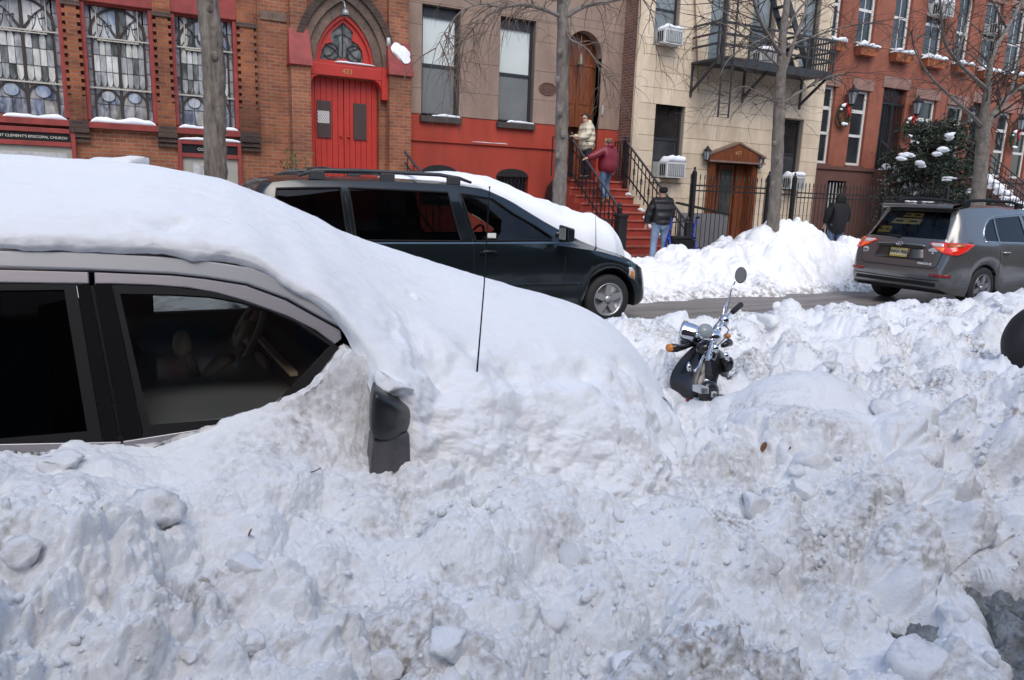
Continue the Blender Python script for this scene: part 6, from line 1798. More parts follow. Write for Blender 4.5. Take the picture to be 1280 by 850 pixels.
# interior
M_VSEAT = mat('van_seat', (.14, .14, .135), .8); 
for x in (2.05, 1.05): 
    for y in (-.42, .42): seat_obj(van, x, y, M_VSEAT if x > 2 else M_DKINT, 1.36)
mb = MB(); mb.prism([(3.25, .8), (3.25, 1.0), (3.45, 1.10), (4.15, 1.02), (4.15, .8)], -.80, .80); mb.build('dashboard', mat('van_dash', (.22, .22, .20), .7), van, bevel=.03)
mb = MB(); c = Vector((3.05, .40, 1.06)); a_ = Vector((-1, 0, .5)).normalized(); e1 = Vector((0, 1, 0)); e2 = a_.cross(e1)
mb.tube([c + e1 * .19 * math.cos(t) + e2 * .19 * math.sin(t) for t in [2 * math.pi * k / 20 for k in range(21)]], .016, 6, cap=False); mb.tube([c - e1 * .18, c, c + e1 * .18], .02, 6); mb.build('steering_wheel', M_BLACK, van, smooth=True)
mb = MB(); mb.box(2.62, 2.74, -.868, -.864, 1.135, 1.20); mb.build('sticker', mat('paper', (.72, .72, .7), .7), van)
# mirror, lamps, bumper, wiper, antenna
mb = MB(); mb.tube([(3.55, -.90, 1.17), (3.56, -1.00, 1.18)], [.05, .05], 8); mb.hexa([(3.50, -1.0, 1.10), (3.62, -1.02, 1.10), (3.62, -1.02, 1.30), (3.50, -1.0, 1.32)], [(3.53, -1.20, 1.12), (3.63, -1.18, 1.12), (3.63, -1.18, 1.27), (3.53, -1.20, 1.29)]); mb.build('wing_mirror', M_VAN, van, bevel=.03)
mb = MB(); mb.box(3.495, 3.505, -1.17, -1.03, 1.14, 1.28); mb.build('mirror_glass', mat('mirror_glass', (.35, .36, .36), .1, metal=.5), van)
patch(vbvh, [(4.86, -1.5, .64), (5.04, -1.5, .58), (5.02, -1.5, .70), (4.93, -1.5, .76), (4.84, -1.5, .76)], lambda v: (4.3, 0, v.z), None or (0, 1, 0), .008, 'headlight', mat('headlight', (.62, .63, .62), .12), van)
patch(vbvh, [(4.89, -1.5, .645), (4.99, -1.5, .60), (4.98, -1.5, .685), (4.93, -1.5, .72), (4.88, -1.5, .71)], lambda v: (4.3, 0, v.z), (0, 1, 0), .016, 'indicator', mat('amber_lens', (.65, .22, .04), .15), van)
side_strip(vbvh, [(4.62, .82), (4.86, .77)], .010, 'wing_crease', M_BLUEH, van)
mb = MB(); mb.tube([(4.20, -.78, 1.0), (4.195, -.78, 1.05), (4.17, -.775, 1.42)], [.012, .006, .003], 6); mb.build('antenna', M_BLACK, van)
# roof rails
for y in (-.66, .66):
    mb = MB(); mb.tube([(.55, y, 1.785), (.72, y, 1.85), (1.2, y, 1.865), (2.1, y, 1.86), (2.35, y, 1.83), (2.5, y, 1.785)], [.02, .028, .028, .028, .026, .02], 8, flat=.8); rl = mb.build('roof_rail', mat('rail_grey', (.045, .047, .05), .4), van, smooth=True)
    for x in (.74, 1.5, 2.28):
        mb = MB(); mb.box(x - .08, x + .08, y - .028, y + .028, 1.75, 1.85); mb.build('rail_foot', MATS['rail_grey'], rl, bevel=.01)
for x in (.95, 2.0):
    mb = MB(); mb.tube([(x, -.66, 1.86), (x - .06, -.4, 1.89), (x - .06, .4, 1.89), (x, .66, 1.86)], .02, 6, flat=.6); mb.build('cross_bar', MATS['rail_grey'], van, smooth=True)
# snow on the van
def van_snow():
    nx, ny = 150, 60
    gx, gy = np.meshgrid(np.linspace(1.75, 5.08, nx), np.linspace(0, 1, ny), indexing='ij')
    x = gx.ravel(); v = gy.ravel()
    zt = np.interp(x, [a for a, _ in vt], [b for _, b in vt])
    y0 = -np.interp(x, [1.75, 2.5, 2.7, 3.5, 4.2, 4.6, 5.08], [.15, .45, .60, .66, .72, .66, .30])
    y1 = np.interp(x, [1.75, 4.6, 5.08], [.74, .80, .6])
    y = y0 + (y1 - y0) * v
    th = np.interp(x, [1.75, 2.1, 2.6, 3.1, 3.86, 4.5, 4.85, 5.08], [.03, .08, .16, .25, .37, .44, .42, .10])
    e = np.minimum(1, np.minimum(v / .42, (1 - v) / .14)); e = np.sqrt(np.clip(1 - (1 - e) ** 2, 0, 1))
    ex = np.minimum(1, (5.08 - x) / .22); ex = np.sqrt(np.clip(1 - (1 - ex) ** 2, 0, 1))
    P = np.stack([x, y, zt], 1)
    drop = .05 * (np.abs(y) / .75) ** 3
    top = zt - drop + .012 + th * e * ex * (1 + .16 * fbm(P, 1.6, 3, 3) + .04 * fbm(P, 7, 3, 4))
    V = np.stack([x, y, top], 1); Vb = np.stack([x, y, zt - drop - .03], 1)
    n = len(V); F1 = gridfaces(nx, ny); idx = np.arange(n).reshape(nx, ny)
    loop = list(idx[:, 0]) + list(idx[-1, 1:]) + list(idx[-2::-1, -1]) + list(idx[0, -2:0:-1])
    F2 = np.array([(loop[i], loop[(i + 1) % len(loop)], loop[(i + 1) % len(loop)] + n, loop[i] + n) for i in range(len(loop))])
    W = np.concatenate([V, Vb]); W[:, 0] = W[:, 0] * 1.045 + VX; W[:, 1] += VY
    return npmesh('snow_cover', W, np.concatenate([F1[:, ::-1], F1, F2]) if False else np.concatenate([F1[:, ::-1], F1 + n, F2]), M_SNOW)
tag(van_snow(), 'thick white snow on the windscreen and bonnet of the dark minivan', 'snow cover')

for k, (x, y, s, lab) in enumerate(((5.55, 7.55, (.42, .22, .17), 'low heap of snow against the front wheel of the dark minivan'), (6.35, 7.7, (.35, .25, .12), 'small heap of snow by the front bumper of the dark minivan'))):
    o = bpy.data.objects.new('snow_heap', CH[2 + k]); o.location = (x, y, .05); o.scale = s; COL.objects.link(o); tag(o, lab, 'snow heap')
# ------------------------------------------------------------------ grey sport utility car driving away
M_GREY = mat('warm_grey_paint', (0.135, 0.135, 0.133), 0.25, metal=0.5, coat=0.9)
G_SUV = glass_mat('suv_glass', (0.16, 0.17, 0.18)); G_SUVR = glass_mat('suv_rear_glass', (0.55, 0.57, 0.60))
SX_, SY_ = 11.90, 8.17
suv = thing('sport_utility_car', 'grey sport utility car seen from behind on the cleared road', 'car', (SX_, SY_, 0))
st_ = [(0, .70), (.04, .82), (.08, 1.0), (.13, 1.12), (.22, 1.26), (.34, 1.44), (.44, 1.60), (.50, 1.685), (.7, 1.715), (1.5, 1.74), (2.3, 1.72), (2.75, 1.65), (3.2, 1.42), (3.6, 1.16), (3.75, 1.08), (4.3, .99), (4.65, .86), (4.80, .70), (4.84, .5)]
sb_ = [(0, .66), (.1, .95), (.3, 1.10), (1.0, 1.12), (3.4, 1.05), (3.9, .98), (4.6, .78), (4.84, .45)]
shw = [(0, .80), (.03, .85), (.08, .89), (.16, .925), (.3, .95), (.6, .965), (3.9, .965), (4.4, .92), (4.7, .80), (4.84, .62)]
sht = [(0, .72), (.1, .76), (.22, .745), (.5, .70), (1, .705), (2.6, .70), (3.2, .68), (3.7, .74), (4.4, .72), (4.84, .5)]
ssl = [(0, .36), (.2, .28), (.5, .24), (4.5, .22), (4.84, .28)]
sxs = sorted(set([0, .015, .03, .05, .08, .11, .15, .19, .24, .3, .36, .42, .47, .51, .56, .62] + [.7 + .105 * k for k in range(39)] + [4.78, 4.82, 4.84])); sxs = [x for x in sxs if x <= 4.84]
hm = make_hull(4.84, sxs, lambda x: T_(st_, x), lambda x: T_(sb_, x), lambda x: T_(shw, x), lambda x: T_(sht, x), lambda x: T_(ssl, x), (1.0, 3.83), .42)
suv_win = [[(.98, 1.16), (1.34, 1.145), (1.34, 1.52), (1.22, 1.50), (1.08, 1.40), (.99, 1.27)], [(1.38, 1.145), (2.24, 1.13), (2.16, 1.575), (1.38, 1.53)], [(2.32, 1.13), (3.28, 1.11), (3.1, 1.30), (2.7, 1.52), (2.25, 1.58)]]
rear_poly = [(-.70, 1.16), (.70, 1.16), (.64, 1.36), (.56, 1.60), (-.56, 1.60), (-.64, 1.36)]
cut = []
for poly in suv_win:
    mb = MB(); mb.prism(poly, -1.2, 1.2); cut.append(mb)
mb = MB(); mb.ext([(-.3, y, z) for y, z in rear_poly], (.9, 0, 0)); cut.append(mb)
sbody, sbvh = hull_obj(hm, 'body', M_GREY, suv, cut)
for poly in suv_win:
    for s in (-1, 1): patch(sbvh, [(x, s * 1.5, z) for x, z in poly], None, (0, -s, 0), -.012, 'window', G_SUV, suv, thick=0)
P_ = []
for (xa, za), (xb, zb) in zip([(.90, 1.14), (2.3, 1.11), (3.4, 1.09)], [(2.3, 1.11), (3.4, 1.09), (3.4, 1.09)]): pass
side_strip(sbvh, [(.93, 1.145), (3.35, 1.095)], .009, 'chrome_strip', CHROME, suv)
side_strip(sbvh, [(.93, 1.145), (.97, 1.30), (1.06, 1.42), (1.2, 1.52), (1.36, 1.56), (2.2, 1.615), (2.7, 1.56)], .008, 'chrome_strip', CHROME, suv)
patch(sbvh, [(-1, y, z) for y, z in rear_poly], None, (1, 0, 0), -.010, 'rear_window', G_SUVR, suv, thick=0, cuts=5)
def rpt(y, z, off=.006):
    h = sbvh.ray_cast(Vector((-1, y, z)), Vector((1, 0, 0)), 5)
    return (h[0] - Vector((off, 0, 0))) if h[0] else Vector((0, y, z))
def rpatch(poly, off, nm, m, par=None, thick=.012, cuts=3):
    return patch(sbvh, [(-1, y, z) for y, z in poly], None, (1, 0, 0), off, nm, m, par or suv, thick=thick, cuts=cuts)
# y>0 is the far (left) side; the near corner is y<0
M_LAMPR = mat('tail_lamp_red', (.50, .012, .010), .10, coat=.5, emit=((.9, .05, .02), .18))
M_LAMPW = mat('tail_lamp_clear', (.62, .56, .55), .12, coat=.4)
M_LAMPO = mat('tail_lamp_orange', (.70, .10, .025), .10, coat=.5, emit=((1, .18, .03), .22))
for s in (-1, 1):
    cx = lambda v: (1.3, 0, v.z)
    O_ = 1.25; ph = lambda a, z: (1.0 - 1.6 * math.cos(a), s * 1.6 * math.sin(a), z)
    tl = patch(sbvh, [ph(.50, 1.08), ph(.60, 1.00), ph(.70, .935), ph(.86, .925), ph(1.0, .99), ph(1.14, 1.08), ph(1.16, 1.10), ph(.9, 1.115), ph(.52, 1.10)], lambda v: (1.0, 0, v.z), (0, 0, 0) or (1, 0, 0), .014, 'tail_lamp', M_LAMPR, suv, thick=.03, cuts=4)
    patch(sbvh, [ph(.515, 1.085), ph(.56, 1.045), ph(.68, 1.045), ph(.68, 1.10), ph(.53, 1.10)], lambda v: (1.0, 0, v.z), (1, 0, 0), .032, 'clear_lens', M_LAMPW, tl, cuts=3)
    patch(sbvh, [ph(.57, 1.035), ph(.68, .955), ph(.69, 1.035)], lambda v: (1.0, 0, v.z), (1, 0, 0), .032, 'orange_lens', M_LAMPO, tl, cuts=3)
    patch(sbvh, [ph(.72, 1.10), ph(.72, 1.045), ph(.95, 1.06), ph(.95, 1.105)], lambda v: (1.0, 0, v.z), (1, 0, 0), .032, 'amber_lens', mat('amber_brown', (.42, .10, .02), .12), tl, cuts=3)
    patch(sbvh, [ph(.55, .56), ph(.80, .555), ph(.80, .60), ph(.55, .605)], lambda v: (1.0, 0, v.z), (1, 0, 0), .008, 'reflector', mat('reflector', (.25, .012, .012), .2), suv, cuts=3)
# hatch seams
def rstrip(pts, r_, nm, m, par=None):
    P = []
    for (ya, za), (yb, zb) in zip(pts[:-1], pts[1:]):
        for k in range(9): P.append(rpt(ya + (yb - ya) * k / 9, za + (zb - za) * k / 9, .001))
    P.append(rpt(*pts[-1], .001))
    mb = MB(); mb.tube(P, r_, 6); return mb.build(nm, m, par or suv, smooth=True)
rstrip([(.78, 1.12), (.74, .95), (.70, .72), (.60, .685), (0, .68), (-.60, .685), (-.70, .72), (-.74, .95), (-.78, 1.12)], .006, 'hatch_seam', M_TRIM)
rstrip([(.80, .50), (0, .485), (-.80, .50)], .008, 'bumper_crease', M_TRIM)
rpatch([(-.74, .40), (.74, .40), (.74, .46), (-.74, .46)], .003, 'lower_valance', M_BLACK, cuts=4)
rc = rpatch([(-.46, .80), (.46, .80), (.40, 1.0), (-.40, 1.0)], .003, 'plate_recess', mat('grey_recess', (.075, .072, .066), .3, metal=.5), cuts=3)
mb = MB(); mb.tube([rpt(.44, 1.02), rpt(.40, 1.045, .03), rpt(0, 1.055, .04), rpt(-.40, 1.045, .03), rpt(-.44, 1.02)], [.015, .03, .034, .03, .015], 10, flat=.8); mb.build('garnish_bar', M_GREY, suv, smooth=True)
e0 = rpt(0, 1.055, .075); mb = MB(); mb.tube([e0 + Vector((0, .06 * math.cos(t), .032 * math.sin(t))) for t in [2 * math.pi * k / 18 for k in range(19)]], .006, 6, cap=False)
for s in (-1, 1): mb.bar(e0 + Vector((0, s * .022 + .012, -.022)), e0 + Vector((0, s * .022 - .012, .022)), .01)
mb.bar(e0 + Vector((0, .022, -.004)), e0 + Vector((0, -.022, .004)), .008); mb.build('emblem', CHROME, suv)
pc = rpt(0, .905, .02); tilt = .25
pl = MB(); pl.hexa([(pc.x - .01, -.17, .83), (pc.x - .01, .17, .83), (pc.x + .02, .17, .985), (pc.x + .02, -.17, .985)], [(pc.x + .005, -.17, .83), (pc.x + .005, .17, .83), (pc.x + .035, .17, .985), (pc.x + .035, -.17, .985)])
plo = pl.build('number_plate', mat('plate_yellow', (.58, .42, .07), .4), suv)
mb = MB(); mb.hexa([(pc.x - .012, -.155, .858), (pc.x - .012, .155, .858), (pc.x + .0135, .155, .962), (pc.x + .0135, -.155, .962)], [(pc.x - .004, -.155, .858), (pc.x - .004, .155, .858), (pc.x + .02, .155, .962), (pc.x + .02, -.155, .962)]); mb.build('plate_field', mat('plate_cream', (.62, .56, .38), .4), plo)
text_mesh('plate_number', 'WNY-95K', .088, mat('plate_black', (.015, .015, .015), .5), plo, (pc.x - .006, 0, .908), rot=(R(90), R(0), R(-90)), sx=.82)
mb = MB(); mb.tube([(pc.x - .012, y, z) for y, z in ((-.175, .825), (.175, .825), (.175, .99), (-.175, .99), (-.175, .825))], .009, 6, cap=False); mb.build('plate_frame', M_BLACK, plo)
q = rpt(.66, .90, .004); mb = MB(); mb.ext([q + Vector((-.004, .055 * math.cos(t), .055 * math.sin(t))) for t in [2 * math.pi * k / 16 for k in range(16)]], (.03, 0, 0)); mb.build('round_sticker', mat('sticker_white', (.6, .6, .58), .5), suv)
text_mesh('sticker_letters', 'OBX', .045, mat('plate_black', (.015, .015, .015), .5), suv, (q.x - .008, .66, .90), rot=(R(90), 0, R(-90)))
q = rpt(-.58, .97, .006); mb = MB()
for dy, dz, s in ((0, .02, .045), (.05, .01, .03), (-.05, .01, .03), (0, -.035, .02)): mb.ext([q + Vector((-.004 - s * .05, dy + s * math.cos(t), dz + s * .8 * math.sin(t))) for t in [2 * math.pi * k / 12 for k in range(12)]], (.05, 0, 0))
mb.build('tree_sticker', mat('sticker_white', (.6, .6, .58), .5), suv)
q = rpt(-.5, .755, .004); text_mesh('badge', 'VERACRUZ', .05, CHROME, suv, (q.x - .01, -.50, .755), rot=(R(90), 0, R(-90)))
# spoiler, brake light, wiper, exhausts
mb = MB(); P = []
for k in range(13):
    y = -.64 + 1.28 * k / 12; e = 1 - (abs(y) / .64) ** 4
    P.append([(.30 + .06 * (1 - e), y, 1.655 - .01 * (1 - e)), (.27 + .06 * (1 - e), y, 1.685), (.34, y, 1.715 + .01 * e), (.62, y, 1.742), (.62, y, 1.70), (.42, y, 1.66)])
mb.grid(P, True); sp = mb.build('spoiler', M_GREY, suv, smooth=True)
mb = MB(); mb.box(.292, .31, -.02, .26, 1.668, 1.69); mb.build('brake_light', mat('brake_lens', (.45, .06, .03), .2, emit=((1, .12, .04), .25)), sp)
w0 = rpt(.10, 1.165, .012); w1 = rpt(.56, 1.20, .014); mb = MB(); mb.tube([w0, w1], [.018, .008], 6); mb.ball(w0, .03); mb.build('wiper', M_BLACK, suv, smooth=True)
for y in (.62, -.50):
    mb = MB(); mb.lathe([(.055, 0), (.06, -.005), (.06, .15), (.05, .15), (.05, .01)], (.06, y, .395), (1, 0, 0), 14); mb.build('exhaust', mat('dull_steel', (.25, .25, .25), .35, metal=.8), suv, smooth=True)
# yellow cards inside the rear window
MY = mat('card_yellow', (.68, .42, .06), .6); MYP = mat('card_pale', (.72, .52, .16), .6)
for k, (y0_, y1_, z0_, z1_, m_) in enumerate(((-.08, .28, 1.50, 1.57, MY), (-.10, .44, 1.38, 1.475, MYP), (.38, .62, 1.22, 1.33, MY))):
    q0, q1 = rpt((y0_ + y1_) / 2, z0_, -.05), rpt((y0_ + y1_) / 2, z1_, -.05)
    mb = MB(); mb.hexa([(q0.x, y0_, z0_), (q0.x, y1_, z0_), (q1.x, y1_ - .05, z1_), (q1.x, y0_ + .0, z1_)], [(q0.x + .01, y0_, z0_), (q0.x + .01, y1_, z0_), (q1.x + .01, y1_ - .05, z1_), (q1.x + .01, y0_, z1_)])
    cd_ = mb.build('window_card', m_, suv)
    mb = MB(); f = .45
    for (a, b) in ((.12, .38), (.6, .86)):
        ya, yb = y0_ + (y1_ - y0_) * a, y0_ + (y1_ - y0_) * b; xm = q0.x + (q1.x - q0.x) * .5 - .012; zm = (z0_ + z1_) / 2
        mb.hexa([(xm, ya, zm - .012), (xm, yb, zm - .012), (xm + .004, yb, zm + .012), (xm + .004, ya, zm + .012)], [(xm + .006, ya, zm - .012), (xm + .006, yb, zm - .012), (xm + .01, yb, zm + .012), (xm + .01, ya, zm + .012)])
        mb.build('print', M_BLACK, cd_) if False else None
    tag(mb.build('print', M_BLACK, cd_), None, kind='stuff')
for s in (-1, 1):
    mb = MB(); mb.tube([(.60, s * .60, 1.735), (.78, s * .60, 1.80), (1.2, s * .60, 1.82), (2.0, s * .595, 1.815), (2.35, s * .59, 1.775), (2.48, s * .585, 1.73)], [.02, .026, .026, .026, .024, .018], 8); rl = mb.build('roof_rail', M_BLACK, suv, smooth=True)
    for x in (.74, 2.32):
        mb = MB(); mb.box(x - .10, x + .10, s * .60 - .026, s * .60 + .026, 1.70, 1.79); mb.build('rail_foot', M_BLACK, rl, bevel=.01)
rs = random.Random(2)
for k in range(5):
    o = bpy.data.objects.new('snow_patch', CH[k]); o.location = (SX_ + .8 + .16 * k, SY_ + .42 + rs.uniform(-.06, .06), 1.765); o.scale = (.08, .05, .02); COL.objects.link(o)
    tag(o, ('rearmost', 'second', 'middle', 'fourth', 'foremost')[k] + ' thin scrap of snow along the far roof rail of the grey car', 'snow', 'snow scraps on the grey car')
for pts in ([(1.36, .30), (1.36, .60), (1.34, 1.12)], [(2.28, .30), (2.28, 1.12)], [(3.42, .30), (3.42, 1.04)]): side_strip(sbvh, pts, .005, 'door_seam', M_TRIM, suv)
side_strip(sbvh, [(.62, .565), (.9, .56)], .006, 'body_crease', M_TRIM, suv)
for x in (1.52, 2.42):
    h = sbvh.ray_cast(Vector((x, -1.5, .96)), Vector((0, 1, 0)), 5)[0]
    mb = MB(); mb.tube([h + Vector((-.09, -.005, 0)), h + Vector((-.06, -.035, .008)), h + Vector((.06, -.035, .008)), h + Vector((.09, -.005, 0))], .013, 6); mb.build('door_handle', CHROME, suv, smooth=True)
M_ALLOY = mat('alloy', (.30, .30, .31), .3, metal=.7)
for wx in (1.0, 3.83):
    car_wheel(suv, wx, -.92, 1, .365, .23, M_ALLOY, 6); car_wheel(suv, wx, .92, -1, .365, .23, M_ALLOY, 6)
    P = [[(wx + .415 * math.cos(t), y, .345 + .415 * math.sin(t)) for t in [math.pi * k / 14 for k in range(-1, 16)]] for y in (-.94, .94)]
    mb = MB(); mb.grid(P); mb.build('arch_liner', M_BLACK, suv, smooth=True)
mb = MB(); mb.box(.12, 4.6, -.80, .80, .28, .36); mb.build('underbody', M_BLACK, suv)
for x in (2.05, 1.15):
    for y in (-.42, .42): seat_obj(suv, x, y, M_DKINT, 1.34)
mb = MB(); mb.prism([(3.0, .8), (3.0, 1.0), (3.15, 1.08), (3.6, 1.0), (3.6, .8)], -.8, .8); mb.build('dashboard', M_DKINT, suv)

# ------------------------------------------------------------------ scooter stuck in the bank
M_SCB = mat('scooter_black', (.010, .010, .011), .28, coat=.35)
CHR = CHROME
sco = thing('scooter', 'black motor scooter sunk in the snow bank with chrome handlebar', 'scooter', (3.4, 3.5, .1))
SO = Vector((3.4, 3.5, .1))
def sp_(mb, nm, m, par=None, **k):
    mb.v = [(x - SO.x, y - SO.y, z - SO.z) for x, y, z in mb.v]; return mb.build(nm, m, par or sco, **k)
S = lambda px, py, Y: onY(px, py, Y)
# leg shield, curved: a skin between its left edge, its crown and its right edge
left = [S(836, 488, 3.70), S(834, 474, 3.72), S(839, 460, 3.76), S(849, 446, 3.78), S(862, 433, 3.78), S(874, 424, 3.76)]
ml = [S(852, 496, 3.60), S(852, 478, 3.63), S(857, 462, 3.66), S(865, 448, 3.68), S(874, 437, 3.69), S(881, 428, 3.69)]
mid = [S(872, 505, 3.50), S(872, 484, 3.53), S(875, 466, 3.57), S(880, 452, 3.60), S(885, 440, 3.62), S(889, 430, 3.63)]
mr = [S(893, 508, 3.46), S(895, 488, 3.49), S(897, 470, 3.53), S(899, 456, 3.57), S(900, 445, 3.60), S(899, 434, 3.62)]
right = [S(905, 505, 3.55), S(909, 488, 3.57), S(914, 472, 3.60), S(915, 460, 3.63), S(913, 450, 3.66), S(906, 440, 3.67)]
mb = MB(); mb.grid([left, ml, mid, mr, right]); sh = sp_(mb, 'leg_shield', M_SCB, smooth=True)
s_ = sh.modifiers.new('s', 'SOLIDIFY'); s_.thickness = .035; s_.offset = -1
s_ = sh.modifiers.new('u', 'SUBSURF'); s_.levels = 2; s_.render_levels = 2
# front panel and fork in front of the shield, floor and seat under the snow
fw_ = Vector((-.22, .97, 0)).normalized()
mb = MB(); c0 = S(880, 440, 3.68); mb.tube([c0, c0 + fw_ * .05 + Vector((0, 0, -.2)), c0 + fw_ * .18 + Vector((0, 0, -.52))], [.07, .06, .04], 10); sp_(mb, 'fork', M_SCB, smooth=True)
wc = c0 + fw_ * .16; mb = MB(); mb.lathe([(.13, -.05), (.2, -.05), (.225, 0), (.2, .05), (.13, .05)], (wc.x, wc.y, .20), (fw_.y, -fw_.x, 0), 20); sp_(mb, 'wheel', M_RUB, smooth=True)
mb = MB(); mb.tube([(3.42, 3.45, .32), (3.47, 3.15, .32), (3.50, 2.95, .42), (3.52, 2.75, .42)], [.14, .15, .20, .16], 12); sp_(mb, 'body', M_SCB, smooth=True)
mb = MB(); mb.tube([(3.47, 3.12, .56), (3.52, 2.75, .58)], [.11, .12], 12, flat=.6); sp_(mb, 'seat', M_RUB, smooth=True)
mb = MB(); mb.lathe([(.13, -.05), (.2, -.05), (.225, 0), (.2, .05), (.13, .05)], (3.53, 2.68, .26), (1, .2, 0), 20); sp_(mb, 'wheel', M_RUB, smooth=True)
# glove box bulge and labels
mb = MB(); g0 = S(886, 492, 3.44); mb.ball(g0, .085, .95, .5, 1.0, 14, 10); sp_(mb, 'glove_box', M_SCB, smooth=True)
for (px, py, w_, h_) in ((880.5, 488, .058, .040), (893, 493.5, .032, .036)):
    q = S(px, py, 3.385); mb = MB(); ux = Vector((.93, -.30, 0)); uz = Vector((-.05, .06, 1))
    mb.ext([q - ux * w_ / 2 - uz * h_ / 2, q + ux * w_ / 2 - uz * h_ / 2, q + ux * w_ / 2 + uz * h_ / 2, q - ux * w_ / 2 + uz * h_ / 2], (0, .07, 0)); lb = sp_(mb, 'label', mat('label_white', (.62, .62, .60), .5))
    mb = MB()
    for k in range(4): mb.box(q.x - w_ * .38, q.x + w_ * .36, q.y - .014 + .0, q.y + .02, q.z - h_ * .32 + k * h_ * .2, q.z - h_ * .27 + k * h_ * .2)
    tag(sp_(mb, 'print', mat('label_grey', (.25, .25, .25), .6), lb), None, kind='stuff')
mb = MB(); q = S(862, 459, 3.60); mb.lathe([(0, .012), (.03, .01), (.038, 0), (.03, -.01)], q, (.5, -.8, .2), 14); sp_(mb, 'badge', CHR, smooth=True)
mb = MB(); q = S(883.5, 476, 3.48); mb.lathe([(0, .012), (.015, .01), (.018, -.01)], q, (.3, -.9, .2), 10); sp_(mb, 'ignition', CHR, smooth=True)
# headlamp with chrome rim
hc = S(861, 418, 3.80); hd = (fw_ * .9 + Vector((-.45, 0, .12))).normalized()
mb = MB(); mb.lathe([(0, -.10), (.05, -.09), (.075, -.04), (.082, .02), (.088, .03), (.088, .05), (.075, .05)], hc, hd, 20); hl = sp_(mb, 'headlamp', CHR, smooth=True)
mb = MB(); mb.lathe([(0, .065), (.05, .058), (.075, .045)], hc, hd, 20); sp_(mb, 'lens', mat('lamp_lens', (.6, .65, .68), .08), hl, smooth=True)
# instrument pod (chrome top with black underside)
pc_ = S(888, 421, 3.64); mb = MB(); mb.ball(pc_, .075, 1.0, .9, .75, 16, 10); pod = sp_(mb, 'instrument_pod', CHR, smooth=True)
mb = MB(); mb.ball(S(880, 436, 3.62), .06, .9, .9, .9, 14, 9); sp_(mb, 'pod_shell', M_SCB, pod, smooth=True)
mb = MB(); mb.lathe([(0, .02), (.04, .018), (.05, 0), (.05, -.02)], S(883, 413, 3.58), (-.1, -.8, .6), 16); sp_(mb, 'dial', mat('dial', (.30, .33, .33), .15), pod, smooth=True)
mb = MB(); mb.ball(S(909, 455, 3.58), .055, .8, .8, 1.0, 12, 8); sp_(mb, 'horn_cover', M_SCB, pod, smooth=True)
mb = MB(); mb.lathe([(0, .012), (.022, .010), (.026, 0)], S(908, 445, 3.50), (.2, -.95, .2), 12); sp_(mb, 'key_switch', CHR, pod, smooth=True)
# handlebar, grips, levers
gA, gB = S(886, 470, 3.30), S(926, 381, 3.95)
bA, bB = S(884, 448, 3.42), S(909, 396, 3.82)
mb = MB(); mb.tube([gA, bA, S(890, 426, 3.58), S(900, 408, 3.72), bB, gB], .012, 8); hb = sp_(mb, 'handlebar', CHR, smooth=True)
mb = MB(); mb.tube([gA, gA + (bA - gA) * .75], [.021, .019], 10); mb.ball(gA, .024); sp_(mb, 'grip', M_RUB, hb, smooth=True)
mb = MB(); mb.tube([gB, gB + (bB - gB) * .62], [.021, .019], 10); sp_(mb, 'grip', M_RUB, hb, smooth=True)
for pts in ([S(884, 440, 3.50), S(878, 448, 3.44), S(874, 458, 3.38), S(869, 463, 3.33)], [S(903, 403, 3.80), S(904, 392, 3.82), S(905, 383, 3.84), S(909, 378, 3.86)]):
    mb = MB(); mb.tube(pts, [.010, .009, .008, .007], 6); mb.ball(pts[-1], .010); sp_(mb, 'brake_lever', CHR, hb, smooth=True)
for c, r_ in ((S(885, 444, 3.5), .028), (S(905, 401, 3.78), .036), (S(897, 412, 3.7), .026), (S(893, 436, 3.55), .03)):
    mb = MB(); mb.ball(c, r_, 1, 1, 1.15, 10, 8); sp_(mb, 'lever_clamp', CHR, hb, smooth=True)
for pts in ([S(905, 405, 3.78), S(911, 412, 3.76), S(905, 424, 3.7), S(897, 432, 3.64)], [S(903, 405, 3.76), S(895, 415, 3.72), S(891, 428, 3.66)], [S(886, 446, 3.48), S(893, 450, 3.5), S(897, 440, 3.58)], [S(900, 400, 3.78), S(893, 408, 3.74), S(889, 418, 3.68)]):
    mb = MB(); mb.tube(pts, .006, 5); sp_(mb, 'cable', mat('cable_grey', (.20, .20, .20), .35, metal=.5), hb, smooth=True)
# mirror on its stalk
mb = MB(); mb.tube([S(907, 398, 3.80), S(909, 384, 3.82), S(914, 362, 3.84), S(919, 352, 3.84)], .006, 6); st_m = sp_(mb, 'mirror_stalk', CHR, hb, smooth=True)
mc_ = S(926, 344, 3.84); ax_ = Vector((-.72, -.69, .12)).normalized()
def disc(mb, c, ax, rx, rz, th):
    u = Vector((0, 0, 1)) - ax * ax.z; u.normalize(); v = ax.cross(u)
    A = []
    for (f, h) in ((0, -th), (.7, -th * .9), (1, -th * .2), (1, th * .4), (.9, th * .5)):
        A.append([c + ax * h + (u * math.cos(t) * rz + v * math.sin(t) * rx) * f for t in [2 * math.pi * k / 20 for k in range(20)]])
    mb.grid(A, True)
mb = MB(); disc(mb, mc_, ax_, .040, .058, .02); mi_ = sp_(mb, 'mirror', M_SCB, hb, smooth=True)
mb = MB(); mb.ext([mc_ + ax_ * .012 + ((Vector((0, 0, 1)) - ax_ * ax_.z).normalized() * math.cos(t) * .052 + ax_.cross((Vector((0, 0, 1)) - ax_ * ax_.z).normalized()) * math.sin(t) * .036) for t in [2 * math.pi * k / 20 for k in range(20)]], ax_ * .004); sp_(mb, 'glass', mat('mirror_glass', (.35, .36, .36), .1, metal=.5), mi_)
